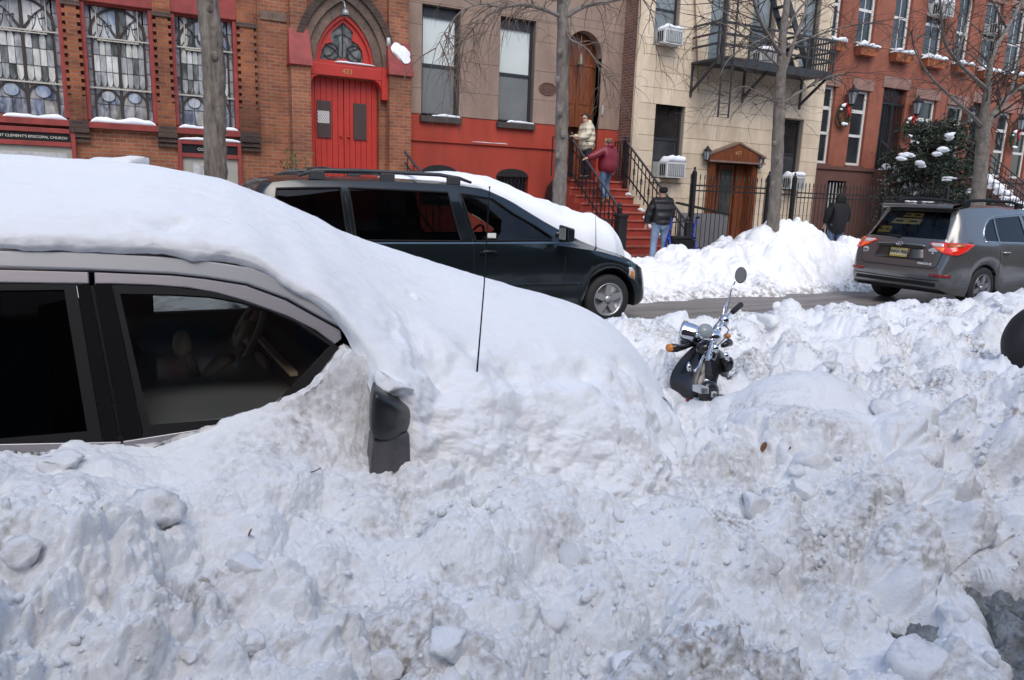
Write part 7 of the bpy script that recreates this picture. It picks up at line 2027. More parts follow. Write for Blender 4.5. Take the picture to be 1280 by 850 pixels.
# indicators
AMB = mat('amber_lens', (.65, .22, .04), .15)
mb = MB(); mb.tube([S(866, 430, 3.74), S(855, 434, 3.72), S(846, 435, 3.72), S(838, 435, 3.72)], [.016, .018, .028, .028], 10); i1 = sp_(mb, 'indicator', M_SCB, smooth=True)
mb = MB(); mb.lathe([(.029, 0), (.026, .02), (0, .028)], S(838, 435, 3.72), S(834, 435, 3.72) - S(838, 435, 3.72), 12); sp_(mb, 'lens', AMB, i1, smooth=True)
mb = MB(); mb.tube([S(903, 432, 3.74), S(912, 428, 3.76)], [.016, .028], 10); i2 = sp_(mb, 'indicator', M_SCB, smooth=True)
mb = MB(); mb.ball(S(909, 420, 3.74), .026, 1, 1, .8, 10, 8); sp_(mb, 'lens', AMB, i2, smooth=True)
# red reflector in the snow at the foot
mb = MB(); q = S(863, 500, 3.5); mb.box(q.x - .03, q.x + .03, q.y - .01, q.y + .01, q.z - .006, q.z + .006); sp_(mb, 'reflector', mat('reflector', (.25, .012, .012), .2))

# covered motorbike at the right edge
cvr = thing('covered_motorbike', 'black cloth covered motorbike at the right edge', 'motorbike', (7.26, 3.45, .16))
rings = []
for k, (x, hw, z0_, z1_) in enumerate(((-.52, .04, .40, .54), (-.46, .13, .30, .68), (-.37, .20, .22, .77), (-.2, .25, .20, .84), (.1, .32, .16, .85), (.5, .33, .12, .80), (.9, .32, .12, .90), (1.2, .28, .12, 1.05), (1.4, .2, .12, 1.0), (1.5, .08, .2, .8))):
    rings.append([(x, hw * math.cos(t), (z0_ + z1_) / 2 + (z1_ - z0_) / 2 * math.sin(t) + .022 * math.sin(5 * t + x * 9) * math.cos(2 * t)) for t in [2 * math.pi * j / 24 for j in range(24)]])
mb = MB(); mb.grid(rings, True); mb.f.append(tuple(range(24))[::-1]); mb.f.append(tuple(range(len(mb.v) - 24, len(mb.v))))
o = mb.build('cover', mat('black_cloth', (.012, .012, .013), .7, bump=.4, bs=9), cvr, smooth=True, sub=1); o.location = (0, 0, -.10)
for x in (-.12, 1.15):
    mb = MB(); mb.lathe([(.13, -.06), (.22, -.06), (.25, 0), (.22, .06), (.13, .06)], (x, 0, .12), (0, 1, 0), 20); mb.build('wheel', M_RUB, cvr, smooth=True)
# ================================================================== PEOPLE
def skin_obj(name, V, E, Rr, m, parent, root=0, sub=2):
    me = bpy.data.meshes.new(name); me.from_pydata([tuple(v) for v in V], E, []); 
    o = mkobj(name, me, m, parent)
    md = o.modifiers.new('skin', 'SKIN'); md.use_smooth_shade = True
    for i, sv in enumerate(me.skin_vertices[0].data):
        r_ = Rr[i]; sv.radius = r_ if hasattr(r_, '__len__') else (r_, r_); sv.use_root = (i == root)
    s = o.modifiers.new('sub', 'SUBSURF'); s.levels = sub; s.render_levels = sub
    return o
M_SKIN = mat('skin', (.52, .30, .21), .55)
class Graph:
    def __init__(s): s.V = []; s.E = []; s.R = []
    def v(s, p, r_, prev=None):
        s.V.append(Vector(p)); s.R.append(r_); i = len(s.V) - 1
        if prev is not None: s.E.append((prev, i))
        return i
    def build(s, name, m, parent, root=0, sub=2): return skin_obj(name, s.V, s.E, s.R, m, parent, root, sub)
def person(loc, rz, label, H, armL, armR, footL, footR, coatm, legm, shoem, hem=.78, hat=None, hair=None, hood=None, lean=0.0, head_yaw=0.0, bulk=1.0, seams=False):
    """local frame: +Y is the way the person faces, +X the right hand; arms: (elbow, wrist), feet: (knee, ankle)"""
    t = thing('person', label, 'person', loc, rz=rz)
    s = H / 1.70
    K = lambda p: Vector((p[0] * s, (p[1] + lean * max(0, p[2] - .9)) * s, p[2] * s))
    KA = lambda p: Vector((p[0] * s, p[1] * s, p[2] * s))
    g = Graph()
    pel = g.v(K((0, 0, .95)), .125 * s); ch = g.v(K((0, 0, 1.25)), .135 * s, pel); nk = g.v(K((0, 0, 1.45)), .06 * s, ch)
    hd0 = g.v(K((0, .015, 1.53)), .075 * s, nk); hd1 = g.v(K((0, .02, 1.60)), .088 * s, hd0); hd2 = g.v(K((0, .01, 1.665)), .07 * s, hd1)
    # nose, brow, chin and ears as small swellings
    cy, sy = math.cos(head_yaw), math.sin(head_yaw)
    fd_ = Vector((-sy, cy, 0)); sd_ = Vector((cy, sy, 0)); hc_ = K((0, .02, 1.585))
    g.v(hc_ + (fd_ * .098 + Vector((0, 0, -.012))) * s, .014 * s, hd1)
    g.v(hc_ + (fd_ * .070 + Vector((0, 0, -.075))) * s, .030 * s, hd0)
    for q in (-1, 1): g.v(hc_ + (sd_ * (.088 * q) + Vector((0, 0, -.01))) * s, .014 * s, hd1)
    for sx, arm, leg in ((-1, armL, footL), (1, armR, footR)):
        sh_ = g.v(K((sx * .175, 0, 1.38)), .065 * s, ch); el = g.v(KA(arm[0]), .048 * s, sh_); wr_ = g.v(KA(arm[1]), .032 * s, el)
        d = (g.V[wr_] - g.V[el]).normalized(); si = d.cross(Vector((0, 0, 1))); si = si.normalized() if si.length > .1 else Vector((1, 0, 0)); pal = g.v(g.V[wr_] + d * .055 * s, .036 * s, wr_)
        dn = si.cross(d)
        for k in range(4):
            b0 = g.V[pal] + si * (.027 - .018 * k) * s; L = (.045, .05, .047, .036)[k] * s
            f1 = g.v(b0 + d * (.02 * s + L * .5), .0095 * s, pal); f2 = g.v(b0 + d * (.015 * s + L * .9) - dn * .022 * s, .0085 * s, f1)
        th_ = g.v(g.V[wr_] + d * .03 * s + si * .042 * s - dn * .01 * s, .011 * s, pal); g.v(g.V[wr_] + d * .065 * s + si * .055 * s - dn * .022 * s, .0095 * s, th_)
        hp = g.v(K((sx * .09, 0, .90)), .10 * s, pel); kn = g.v(KA(leg[0]), .062 * s, hp); an = g.v(KA(leg[1]), .042 * s, kn); g.v(KA(leg[1]) + Vector((0, .13, -.05)) * s, .035 * s, an)
    g.build('body', M_SKIN, t, root=pel)
    # trousers
    g = Graph(); pel = g.v(K((0, 0, .98)), .15 * s)
    for sx, leg in ((-1, footL), (1, footR)):
        hp = g.v(K((sx * .095, 0, .88)), .118 * s, pel); m1 = (K((sx * .095, 0, .88)) + KA(leg[0])) / 2; mm = g.v(m1, .10 * s, hp); kn = g.v(KA(leg[0]), .082 * s, mm); an = g.v(KA(leg[1]) + Vector((0, 0, .0)), .072 * s, kn)
    g.build('trousers', legm, t)
    for sx, leg in ((-1, footL), (1, footR)):
        g = Graph(); a = KA(leg[1]); p0 = g.v(a + Vector((0, -.03, .07)) * s, .058 * s); p1 = g.v(a + Vector((0, -.02, -.02)) * s, .055 * s, p0); p2 = g.v(a + Vector((0, .09, -.045)) * s, .048 * s, p1); g.v(a + Vector((0, .17, -.05)) * s, .04 * s, p2)
        g.build('shoe', shoem, t, sub=1)
    # coat
    g = Graph(); b = bulk
    h0 = g.v(K((0, .0, hem)), .205 * s * b); w0 = g.v(K((0, 0, 1.0)), .19 * s * b, h0); c0 = g.v(K((0, 0, 1.24)), .185 * s * b, w0); n0 = g.v(K((0, -.01, 1.42)), .10 * s, c0); g.v(K((0, -.01, 1.48)), .085 * s, n0)
    for sx, arm in ((-1, armL), (1, armR)):
        s0 = g.v(K((sx * .18, 0, 1.36)), .098 * s * b, c0); e0 = g.v(KA(arm[0]), .082 * s * b, s0); w1 = g.v(KA(arm[0]) + (KA(arm[1]) - KA(arm[0])) * .92, .060 * s * b, e0)
    g.build('coat', coatm, t)
    if hat:
        g = Graph(); a0_ = g.v(K((0, -.045, 1.545)), .085 * s); a = g.v(K((0, -.02, 1.62)), .115 * s, a0_); g.v(K((0, -.02, 1.70)), .085 * s, a); g.build('hat', hat, t)
        if hat.name == 'dark_cap':
            g = Graph(); a = g.v(hc_ + fd_ * .06 * s + Vector((0, 0, .055)), (.06 * s, .02 * s)); g.v(hc_ + fd_ * .15 * s + Vector((0, 0, .045)), (.05 * s, .012 * s), a); g.build('peak', hat, t)
    if hair:
        g = Graph(); a = g.v(K((0, -.02, 1.50)), .085 * s); c = g.v(K((0, -.02, 1.60)), .105 * s, a); g.v(K((0, -.01, 1.67)), .075 * s, c); g.build('hair', hair, t)
    if hood:
        g = Graph(); a = g.v(K((-.10, -.05, 1.46)), .06 * s); c = g.v(K((0, -.10, 1.47)), .085 * s, a); g.v(K((.10, -.05, 1.46)), .06 * s, c)
        if hood == 'up':
            c2 = g.v(K((0, -.03, 1.58)), .125 * s, c); g.v(K((0, -.02, 1.68)), .10 * s, c2)
        g.build('hood', coatm, t)
    return t
def puffer(name, col, n, depth=.6):
    m = mat(name, col, .5, var=.12, vs_=12)
    nt = m.node_tree; b = nt.nodes['Principled BSDF']
    tc = nt.nodes.new('ShaderNodeTexCoord'); wv = nt.nodes.new('ShaderNodeTexWave'); wv.bands_direction = 'Z'; wv.wave_profile = 'SIN'; wv.inputs['Scale'].default_value = n; wv.inputs['Distortion'].default_value = .6
    nt.links.new(tc.outputs['Object'], wv.inputs[0]); bp = nt.nodes.new('ShaderNodeBump'); bp.inputs['Strength'].default_value = depth; bp.inputs['Distance'].default_value = .03
    nt.links.new(wv.outputs[0], bp.inputs['Height']); nt.links.new(bp.outputs[0], b.inputs['Normal'])
    return m
M_JEAN = mat('blue_jeans', (.10, .16, .26), .8, var=.25, vs_=9); M_JEANL = mat('light_jeans', (.22, .30, .42), .8, var=.2, vs_=9)
M_CREAM = puffer('cream_coat', (.62, .55, .40), 2.4); M_MAR = puffer('maroon_coat', (.19, .012, .026), 1.2, .2); M_BLKP = puffer('black_puffer', (.012, .012, .013), 1.9, 1.0); M_BLKC = mat('black_coat', (.008, .008, .009), .8)
M_DTR = mat('dark_trousers', (.018, .018, .02), .8); M_BOOT = mat('tan_boot', (.28, .16, .06), .6); M_BLKS = mat('black_shoe', (.012, .012, .012), .5)
HATB = mat('knit_hat', (.010, .010, .011), .9); CAP = mat('dark_cap', (.012, .012, .014), .8); HAIRB = mat('brown_hair', (.16, .10, .055), .6)
# cream coat: stands on the landing facing left, hand on the rail
person((10.72, 16.15, 2.052), R(82), 'person in a cream hooded coat and black cap atop the red steps', 1.62, ((-.22, .10, 1.10), (-.16, .36, 1.08)), ((.24, .10, 1.08), (.10, .36, 1.10)), ((-.10, .02, .48), (-.10, -.02, .10)), ((.11, .03, .48), (.11, .01, .10)), M_CREAM, M_DTR, M_BLKS, hem=.70, hat=CAP, hood='down', lean=.10, bulk=1.22)
# maroon coat: climbing, left arm out to the rail
person((11.0, 15.62, 1.482), R(12), 'person in a maroon jacket and blue jeans climbing the red steps', 1.62, ((-.42, .06, 1.20), (-.62, .16, 1.12)), ((.27, -.02, 1.10), (.30, .06, .86)), ((-.10, .06, .50), (-.11, -.08, .09)), ((.10, .10, .55), (.10, .02, .12)), M_MAR, M_JEAN, M_BOOT, hem=.74, hair=HAIRB, hood='down', bulk=1.32)
# black puffer: back to us beside the walking frame
person((10.83, 13.2, .20), R(-18), 'person in a black puffer jacket and pale jeans standing by the iron fence', 1.72, ((-.27, .04, 1.10), (-.28, .14, .86)), ((.27, .08, 1.10), (.24, .30, .98)), ((-.12, .03, .50), (-.14, 0, .09)), ((.12, .03, .50), (.13, 0, .09)), M_BLKP, M_JEANL, M_BLKS, hem=.84, hat=HATB, bulk=1.25)
# hooded coat further along
person((16.62, 13.2, .20), R(-20), 'person in a long black hooded coat walking past the fence', 1.76, ((-.27, .02, 1.12), (-.26, .12, .90)), ((.27, .02, 1.12), (.26, .12, .90)), ((-.10, .08, .50), (-.10, .06, .09)), ((.10, -.02, .50), (.10, -.14, .12)), M_BLKC, M_JEAN, M_BLKS, hem=.62, hood='up', bulk=1.2)
# small white mark on the puffer jacket
q = onY(831, 255, 13.0)
# rollator
MBL = mat('blue_frame', (.03, .06, .45), .3); MGR = mat('grey_frame', (.35, .36, .38), .4, metal=.5)
ro_ = thing('walking_frame', 'blue framed walking frame with black basket beside the person in black', 'walker', (11.1, 12.8, .26), rz=R(-18))
ro_.scale = (1.1, 1.1, 1.1)
for s in (-1, 1):
    mb = MB(); mb.tube([(s * .28, .22, .08), (s * .27, .10, .45), (s * .25, .02, .62), (s * .25, -.10, .92)], .018, 8); mb.build('side_tube', MBL, ro_, smooth=True)
    mb = MB(); mb.tube([(s * .28, -.22, .08), (s * .27, -.10, .42), (s * .25, .02, .60)], .018, 8); mb.build('side_tube', MBL, ro_, smooth=True)
    mb = MB(); mb.tube([(s * .25, -.10, .92), (s * .25, -.22, .93)], .022, 8); mb.build('grip', M_RUB, ro_, smooth=True)
    for y in (.22, -.22):
        mb = MB(); mb.lathe([(.03, -.018), (.075, -.018), (.085, 0), (.075, .018), (.03, .018)], (s * .28, y, .085), (1, 0, 0), 14); mb.build('wheel', M_RUB, ro_, smooth=True)
mb = MB(); mb.tube([(-.25, 0, .62), (-.24, .02, .80), (0, .03, .84), (.24, .02, .80), (.25, 0, .62)], .016, 8); mb.build('back_bar', M_RUB, ro_, smooth=True)
mb = MB(); mb.box(-.24, .24, -.18, .14, .50, .54); mb.build('seat', M_BLACK, ro_, bevel=.012)
mb = MB(); mb.hexa([(-.20, -.15, .22), (.20, -.15, .22), (.20, .12, .22), (-.20, .12, .22)], [(-.24, -.19, .48), (.24, -.19, .48), (.24, .14, .48), (-.24, .14, .48)]); mb.build('basket', M_BLACK, ro_, bevel=.01)
mb = MB(); mb.tube([(-.27, -.16, .20), (.27, -.16, .20)], .014, 6); mb.build('cross_bar', MGR, ro_, smooth=True)

# ================================================================== TREES
M_BARK = mat('bark', (.075, .062, .05), .95, bump=1.0, bs=26, col2=(.26, .225, .185), vs_=9, stretch=(1.6, 1.6, .3))
M_BARK2 = mat('pale_bark', (.13, .112, .095), .95, bump=1.0, bs=30, col2=(.26, .23, .20), vs_=8, stretch=(1.4, 1.4, .5))
M_TWIG = mat('twig', (.07, .05, .04), .9)
M_TWIGP = mat('pale_twig', (.17, .12, .09), .9)
def smooth_path(pts, n=4):
    pts = [Vector(p) for p in pts]; out = []
    for i in range(len(pts) - 1):
        p0 = pts[max(0, i - 1)]; p1 = pts[i]; p2 = pts[i + 1]; p3 = pts[min(len(pts) - 1, i + 2)]
        for k in range(n):
            t = k / n
            out.append(.5 * ((2 * p1) + (p2 - p0) * t + (2 * p0 - 5 * p1 + 4 * p2 - p3) * t * t + (-p0 + 3 * p1 - 3 * p2 + p3) * t ** 3))
    return out + [pts[-1]]
def lerp_r(r0, r1, n): return [r0 + (r1 - r0) * k / (n - 1) for k in range(n)]
def twig(mb, rs, p, d, L, r_, depth, droop, wig=.25, kids=3):
    n = 5; pts = [p.copy()]; q = p.copy(); dd = d.normalized()
    for k in range(n):
        dd = (dd + Vector((rs.gauss(0, wig), rs.gauss(0, wig), rs.gauss(0, wig))) * .5 + Vector((0, 0, droop * (k + 1) / n))).normalized()
        q = q + dd * L / n; pts.append(q.copy())
    mb.tube(pts, [r_ * (1 - .75 * k / n) for k in range(n + 1)], 4 if r_ < .012 else 6, cap=False)
    if depth > 0:
        for j in range(kids):
            k = rs.randint(1, n); b = (pts[k] - pts[k - 1]).normalized(); ax = b.orthogonal(); ax.rotate(Quaternion(b, rs.uniform(0, 6.28)))
            twig(mb, rs, pts[k], b * .6 + ax * rs.uniform(.4, .9), L * rs.uniform(.45, .75), r_ * .55, depth - 1, droop, wig, kids)
def bare_tree(label, trunk, rads, limbs, seed, barkm, twm, ntw=14, tl=.9, droop=-.5, depth=1, n_side=14, kids=3, knots=()):
    base = Vector(trunk[0]); t = thing('bare_tree', label, 'tree', base)
    rs = random.Random(seed); L = lambda p: Vector(p) - base
    pts = smooth_path([L(p) for p in trunk], 26); rr = list(np.interp(np.linspace(0, len(rads) - 1, len(pts)), range(len(rads)), rads))
    rr = [r_ * .92 * (1 + .35 * math.exp(-k / 6)) for k, r_ in enumerate(rr)]
    n_side = 26; mb = MB(); mb.tube(pts, rr, n_side)
    # bark ridges: push the rings in and out
    VV = np.array(mb.v); CC = np.repeat(np.array([tuple(q_) for q_ in pts]), n_side, axis=0); DD = VV - CC
    ff = np.abs(fbm(VV * np.array([1, 1, .28]) + seed, 13, 3, 5)); VV = CC + DD * (1.06 - .30 * np.clip(ff, 0, .5) + .06 * fbm(VV, 2.2, 2, 6))[:, None]
    mb.v = [tuple(v) for v in VV]
    tr = mb.build('trunk', barkm, t, smooth=True)
    for kp in knots:
        mb = MB(); c = L(kp); mb.ball(c, .05, 1, .7, 1.3, 8, 6); mb.build('knot', barkm, tr, smooth=True)
    tw = MB()
    for lp, r0, r1 in limbs:
        pp = smooth_path([L(p) for p in lp], 4)
        mb = MB(); mb.tube(pp, lerp_r(r0, r1, len(pp)), 8); mb.build('limb', barkm, t, smooth=True)
        m = int(ntw * max(1, len(lp) - 2) / 2)
        for j in range(m):
            k = rs.randint(max(1, len(pp) // 6), len(pp) - 1); b = (pp[k] - pp[k - 1]).normalized(); ax = b.orthogonal(); ax.rotate(Quaternion(b, rs.uniform(0, 6.28)))
            twig(tw, rs, pp[k], b * .7 + ax * rs.uniform(.3, 1), tl * rs.uniform(.5, 1.2), max(.0085, r1 * .6), depth, droop, kids=kids)
        twig(tw, rs, pp[-1], pp[-1] - pp[-2], tl, r1, depth, droop, kids=kids)
    tag(tw.build('crown', twm, t, smooth=True, fix=False), None, kind='stuff')
    return t
A = lambda px, py, Y=10.9: tuple(onY(px, py, Y))
# left trunk before the church
b0 = onY(270, 222, 10.8)
bare_tree('thick grey trunk standing in front of the church windows', [(b0.x + .02, 10.8, .1), A(270, 215, 10.8), A(269, 120, 10.8), A(265, 50, 10.8), A(259, -10, 10.8), A(258, -120, 10.8), A(250, -260, 10.8)], [.17, .155, .15, .15, .14, .12, .08],
          [([A(258, -110, 10.8), A(200, -180, 10.5), A(120, -230, 10.2)], .07, .03), ([A(256, -150, 10.8), A(320, -210, 11.0), A(400, -250, 11.3)], .07, .03), ([A(250, -250, 10.8), A(245, -330, 10.8)], .07, .03)], 3, M_BARK, M_TWIG, ntw=5, knots=[A(262, 10, 10.68), A(268, 70, 10.66)])
# middle tree with drooping spurs
b0 = onY(700, 262, 10.9)
bare_tree('slender grey tree with drooping twigs in front of the arched door', [(b0.x - .02, 10.9, .1), A(699, 248), A(702, 180), A(703, 100), A(704, 40), A(703, 18), A(701, -60), A(700, -160)], [.135, .125, .115, .11, .105, .10, .06, .03],
          [([A(703, 22), A(680, 12, 10.8), A(655, 6, 10.7), A(628, 10, 10.6), A(602, 25, 10.5), A(583, 48, 10.4), A(574, 80, 10.4)], .035, .008), ([A(705, 22), A(730, 8, 11.0), A(760, 2, 11.1), A(800, -6, 11.2)], .045, .018), ([A(702, 10), A(696, -30, 10.7), A(680, -90, 10.5)], .05, .02), ([A(705, 14), A(720, -25, 11.1), A(745, -80, 11.3)], .05, .02),
           ([A(708, 30), A(712, 48, 10.7), A(735, 62, 10.6), A(752, 90, 10.6), A(760, 96, 10.6)], .014, .006), ([A(628, 10, 10.6), A(600, 5, 10.4), A(570, 20, 10.3), A(545, 60, 10.3)], .016, .006), ([A(800, -6, 11.2), A(815, 20, 11.2), A(820, 60, 11.2)], .012, .005), ([A(640, -20, 10.6), A(612, 30, 10.4), A(592, 60, 10.3)], .012, .005)], 5, M_BARK2, M_TWIGP, ntw=15, tl=.85, droop=-.6, depth=1, kids=2, knots=[A(700, 65, 10.80), A(697, 100, 10.79), A(700, 140, 10.79), A(704, 168, 10.79), A(697, 195, 10.78)])
# third tree before the limestone house
b0 = onY(966, 290, 11.0)
bare_tree('grey tree with a tangle of thin branches in front of the fire escape', [(b0.x - .02, 11.0, .1), A(967, 275, 11), A(971, 210, 11), A(974, 140, 11), A(976, 100, 11), A(978, 50, 11), A(984, 0, 11), A(990, -80, 11)], [.15, .135, .125, .12, .10, .085, .07, .04],
          [([A(974, 132, 11), A(1000, 115, 10.9), A(1030, 98, 10.8), A(1055, 92, 10.7)], .035, .012), ([A(976, 100, 11), A(990, 60, 11.1), A(1005, 20, 11.2), A(1018, -20, 11.3)], .05, .02), ([A(977, 70, 11), A(955, 35, 10.8), A(942, 0, 10.7), A(930, -60, 10.5)], .045, .02), ([A(974, 128, 11), A(955, 120, 10.7), A(930, 108, 10.5), A(905, 120, 10.3)], .02, .006),
           ([A(977, 62, 11), A(1010, 48, 10.8), A(1050, 35, 10.6), A(1090, 28, 10.4)], .025, .01), ([A(976, 85, 11), A(950, 62, 10.9), A(915, 35, 10.8), A(880, 22, 10.7)], .022, .008), ([A(979, 45, 11), A(1000, 10, 10.8), A(1040, -30, 10.6)], .03, .012), ([A(978, 55, 11), A(940, 40, 10.7), A(900, 10, 10.5), A(870, -10, 10.3)], .022, .008), ([A(960, 45, 10.8), A(915, 70, 10.5), A(900, 95, 10.3)], .012, .005)], 8, M_BARK2, M_TWIG, ntw=17, tl=1.0, droop=-.12, depth=1, kids=3, knots=[A(968, 180, 10.86), A(972, 200, 10.86), A(966, 230, 10.86)])
# forked tree at the right
b0 = onY(1222, 262, 11.2)
bare_tree('forked street tree behind the grey car near the right edge', [(b0.x - .05, 11.2, .1), A(1222, 250, 11.2), A(1226, 210, 11.2), A(1229, 178, 11.2), A(1228, 160, 11.2)], [.20, .18, .17, .165, .15],
          [([A(1228, 165, 11.2), A(1232, 130, 11.2), A(1235, 110, 11.2), A(1240, 70, 11.2), A(1262, 30, 11.3), A(1290, -20, 11.4)], .12, .03), ([A(1234, 112, 11.2), A(1215, 95, 11), A(1195, 75, 10.8), A(1180, 50, 10.6), A(1176, 10, 10.4), A(1172, -30, 10.3)], .05, .018), ([A(1229, 170, 11.2), A(1243, 142, 11.3), A(1262, 118, 11.4), A(1285, 105, 11.5)], .10, .05), ([A(1228, 158, 11.2), A(1210, 140, 11), A(1185, 118, 10.8), A(1160, 92, 10.6), A(1143, 62, 10.4)], .05, .015),
           ([A(1238, 90, 11.2), A(1200, 60, 10.9), A(1150, 45, 10.6), A(1100, 55, 10.3)], .02, .006), ([A(1195, 75, 10.8), A(1205, 40, 10.8), A(1215, 0, 10.8)], .03, .012), ([A(1262, 118, 11.4), A(1275, 70, 11.4), A(1282, 20, 11.4)], .05, .02), ([A(1240, 75, 11.2), A(1225, 40, 11), A(1190, 10, 10.8)], .02, .008), ([A(1258, 35, 11.3), A(1240, 0, 11.1), A(1215, -40, 11)], .03, .01)], 12, M_BARK2, M_TWIG, ntw=15, tl=1.2, droop=-.1, depth=1, kids=3)

# evergreen with snow on its boughs
def evergreen():
    c = onY(1168, 205, 15.2); base = Vector((c.x, 15.2, .12))
    t = thing('evergreen_tree', 'dark evergreen tree with snow clumps in front of the red row house', 'tree', base)
    rs = random.Random(4); mb = MB(); mb.tube([(0, 0, 0), (.05, 0, 1.5), (0, 0, 4.0)], [.09, .07, .02], 8); mb.build('trunk', M_BARK, t, smooth=True)
    lv = MB(); bo = MB()
    for k in range(150):
        h = rs.uniform(.75, 4.25); f = 1 - ((h - 2.3) / 2.25) ** 2; rad = max(.25, 1.75 * math.sqrt(max(.02, f))) * rs.uniform(.55, 1.05); a = rs.uniform(0, 6.28)
        tip = Vector((rad * math.cos(a), rad * math.sin(a) * .8, h - .1 + rs.gauss(0, .12))); st = Vector((0, 0, min(4, h + .0)))
        bo.tube([st, (st + tip) / 2 + Vector((0, 0, .1)), tip], [.02, .012, .005], 4, cap=False)
        for j in range(95):
            q = st + (tip - st) * (rs.random() ** .5) + Vector((rs.gauss(0, .16), rs.gauss(0, .16), rs.gauss(0, .10)))
            d = (Vector((rs.gauss(0, 1), rs.gauss(0, 1), rs.gauss(0, .7))) + (tip - st) * .5).normalized() * rs.uniform(.07, .15); n = d.orthogonal(); n.rotate(Quaternion(d.normalized(), rs.uniform(0, 6.28))); n = n.normalized() * .030
            lv.add([q - n * .4, q + d * .5 + n, q + d, q + d * .5 - n], [(0, 1, 2, 3)])
    bo.build('boughs', M_BARK, t, fix=False)
    tag(lv.build('crown', mat('evergreen_leaf', (.016, .032, .016), .6, var=.6, vs_=3), t, fix=False), None, kind='stuff')
    cl = [(1133, 193, 1.1, .34, .10), (1150, 203, 1.05, .16, .09), (1178, 186, 1.15, .30, .12), (1187, 168, 1.0, .16, .10), (1209, 203, .9, .14, .06), (1162, 162, 1.0, .2, .07), (1186, 222, 1.2, .16, .06), (1196, 232, 1.2, .22, .06), (1212, 238, 1.0, .16, .08), (1183, 158, 1.1, .15, .09)]
    tx = ['largest snow clump, low on the left of the evergreen', 'small slanting snow clump below the largest one on the evergreen', 'big snow clump in the middle of the evergreen', 'upper snow clump high on the evergreen', 'small snow clump on the right of the evergreen', 'snow clump at the upper left of the evergreen', 'low snow clump near the foot of the evergreen', 'flat snow clump low on the right of the evergreen', 'lowest right snow clump beside the forked trunk', 'small topmost snow clump of the evergreen']
    for i, (px, py, dy, sx, sz) in enumerate(cl):
        if i in (4, 5, 7, 9): continue
        q = onY(px, py, 15.2 - dy * .85); mb = MB()
        src = CH[i % 12]; sv = [v.co.copy() for v in src.vertices]; sf = [tuple(f.vertices) for f in src.polygons]
        for j in range(4):
            f_ = (j - 1.5) / 1.5; sx *= .93; sz *= .95; c_ = Vector((sx * .58 * f_, rs.uniform(-.06, .06), -sz * (.9 * f_ * f_ + .5 * f_ * (1 if i % 2 else -1)))); k_ = rs.uniform(.26, .42)
            mb.add([Vector((v.x * sx * k_ * 1.2, v.y * .2, v.z * sz * rs.uniform(.95, 1.0))) + c_ for v in sv], sf)
        o = mb.build('snow_clump', M_SNOW, None, smooth=True, fix=False); o.location = q
        tag(o, tx[i], 'snow clump', 'snow clumps on the evergreen')
evergreen()
# little shrub by the church door
q = onY(375, 197, 15.9); t = thing('shrub', 'small green shrub left of the red church doors', 'shrub', (q.x, 15.9, .9))
rs = random.Random(9); mb = MB(); lv = MB()
for k in range(9):
    a = rs.uniform(0, 6.28); tip = Vector((.26 * math.cos(a), .2 * math.sin(a), rs.uniform(.8, 1.45))); mb.tube([(0, 0, .1), tip * .6, tip], [.012, .008, .004], 4, cap=False)
    for j in range(60):
        q_ = tip * rs.uniform(.55, 1.05) + Vector((rs.gauss(0, .06), rs.gauss(0, .06), rs.gauss(0, .06))); d = Vector((rs.gauss(0, 1), rs.gauss(0, 1), rs.gauss(0, 1) + .4)).normalized() * .07; n = d.orthogonal().normalized() * .018
        lv.add([q_, q_ + d * .5 + n, q_ + d, q_ + d * .5 - n], [(0, 1, 2, 3)])
mb.build('stems', M_BARK, t, fix=False); tag(lv.build('leaves', mat('shrub_leaf', (.07, .10, .03), .55, var=.5, vs_=9), t, fix=False), None, kind='stuff')
mb = MB(); mb.lathe([(0, -.25), (.16, -.25), (.22, .12), (.20, .13), (.19, .08), (0, .08)], n=16); mb.build('pot', M_TERRA, t, smooth=True)
mb = MB(); mb.box(-.3, .3, -.3, .3, -.9, -.26); mb.build('plinth', M_CONC, t)

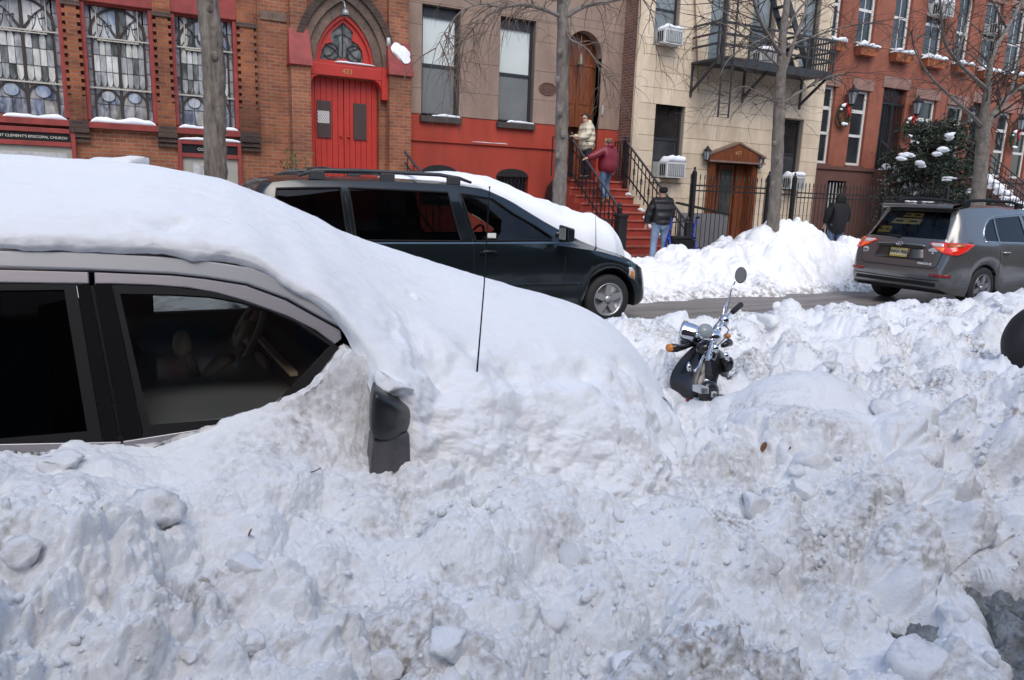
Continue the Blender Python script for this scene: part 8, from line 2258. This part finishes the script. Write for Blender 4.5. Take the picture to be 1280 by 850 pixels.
# ================================================================== LITTER ON THE SNOW
def on_bank(px, py):
    d = ray(px, py); d.normalize()
    for k in range(150, 900):
        p = CAM + d * (k * .01)
        if p.z < bank_z(p.x, p.y): return p
    return CAM + d * 3
ML = mat('dead_leaf', (.20, .085, .03), .7, var=.4, vs_=30)
for i, (px, py, s, lab) in enumerate(((952, 563, .028, 'curled brown leaf lying on the snow below the scooter'), (124, 650, .022, 'small brown leaf on the snow below the car door'), (648, 470 + 160, .0, ''), (985, 563, .009, 'tiny dark leaf scrap right of the brown leaf'), (312, 670, .012, 'dark bark scrap in the snow left of the mirror'))):
    if s == 0: continue
    p = on_bank(px, py); rs = random.Random(i)
    P = []
    for u in range(7):
        row = []
        for v in range(5):
            a = u / 6 * 2 - 1; b = (v / 4 * 2 - 1) * math.sqrt(max(0, 1 - a * a)) * .6
            row.append((p.x + a * s * .5, p.y - .01 + b * s, p.z + .012 + s * (.9 * b * b + .35 * a * a) + a * s * .9))
        P.append(row)
    mb = MB(); mb.grid(P); o = mb.build('leaf', ML, None, smooth=True); sd = o.modifiers.new('s', 'SOLIDIFY'); sd.thickness = .001; tag(o, lab, 'leaf')
p = on_bank(392, 592); mb = MB(); mb.tube([p + Vector((-.02, 0, .005)), p + Vector((0, -.01, .012)), p + Vector((.022, -.01, .02))], .0022, 5); o = mb.build('twig', M_BARK, None); tag(o, 'little dark twig on the snow left of the wing mirror', 'twig')
# ================================================================== the houses behind the viewer (they shade the near side and show in the glass)
opp = thing('opposite_houses', 'dark brick house row facing the church, seen only mirrored in car glass', 'house', (0, -6.5, 0))
B_OPP = brick_mat('opposite_brick', (0.16, 0.07, 0.05), (0.11, 0.05, 0.04), (0.17, 0.14, 0.12), soot=.3)
mb = MB(); mb.box(-40, 60, -9, -.0, 0, 10.6); mb.build('wall', B_OPP, opp)
for k in range(40):
    for r_ in range(3):
        mb = MB(); mb.box(-38 + 2.4 * k, -36.9 + 2.4 * k, -.02, .03, 1.2 + 3.1 * r_, 3.2 + 3.1 * r_); mb.build('window', M_PANE, opp)
mb = MB(); mb.prism([(-3.2, 2.75), (2.2, 2.75), (2.2, 2.95), (-3.2, 2.95)], .02, 1.1); aw = mb.build('awning', mat('awning_red', (.35, .03, .03), .7), opp)
for k in range(9):
    mb = MB(); mb.box(-3.2 + .6 * k, -2.9 + .6 * k, 1.102, 1.112, 2.7, 2.96); mb.build('stripe', mat('awning_white', (.75, .75, .73), .7), aw)
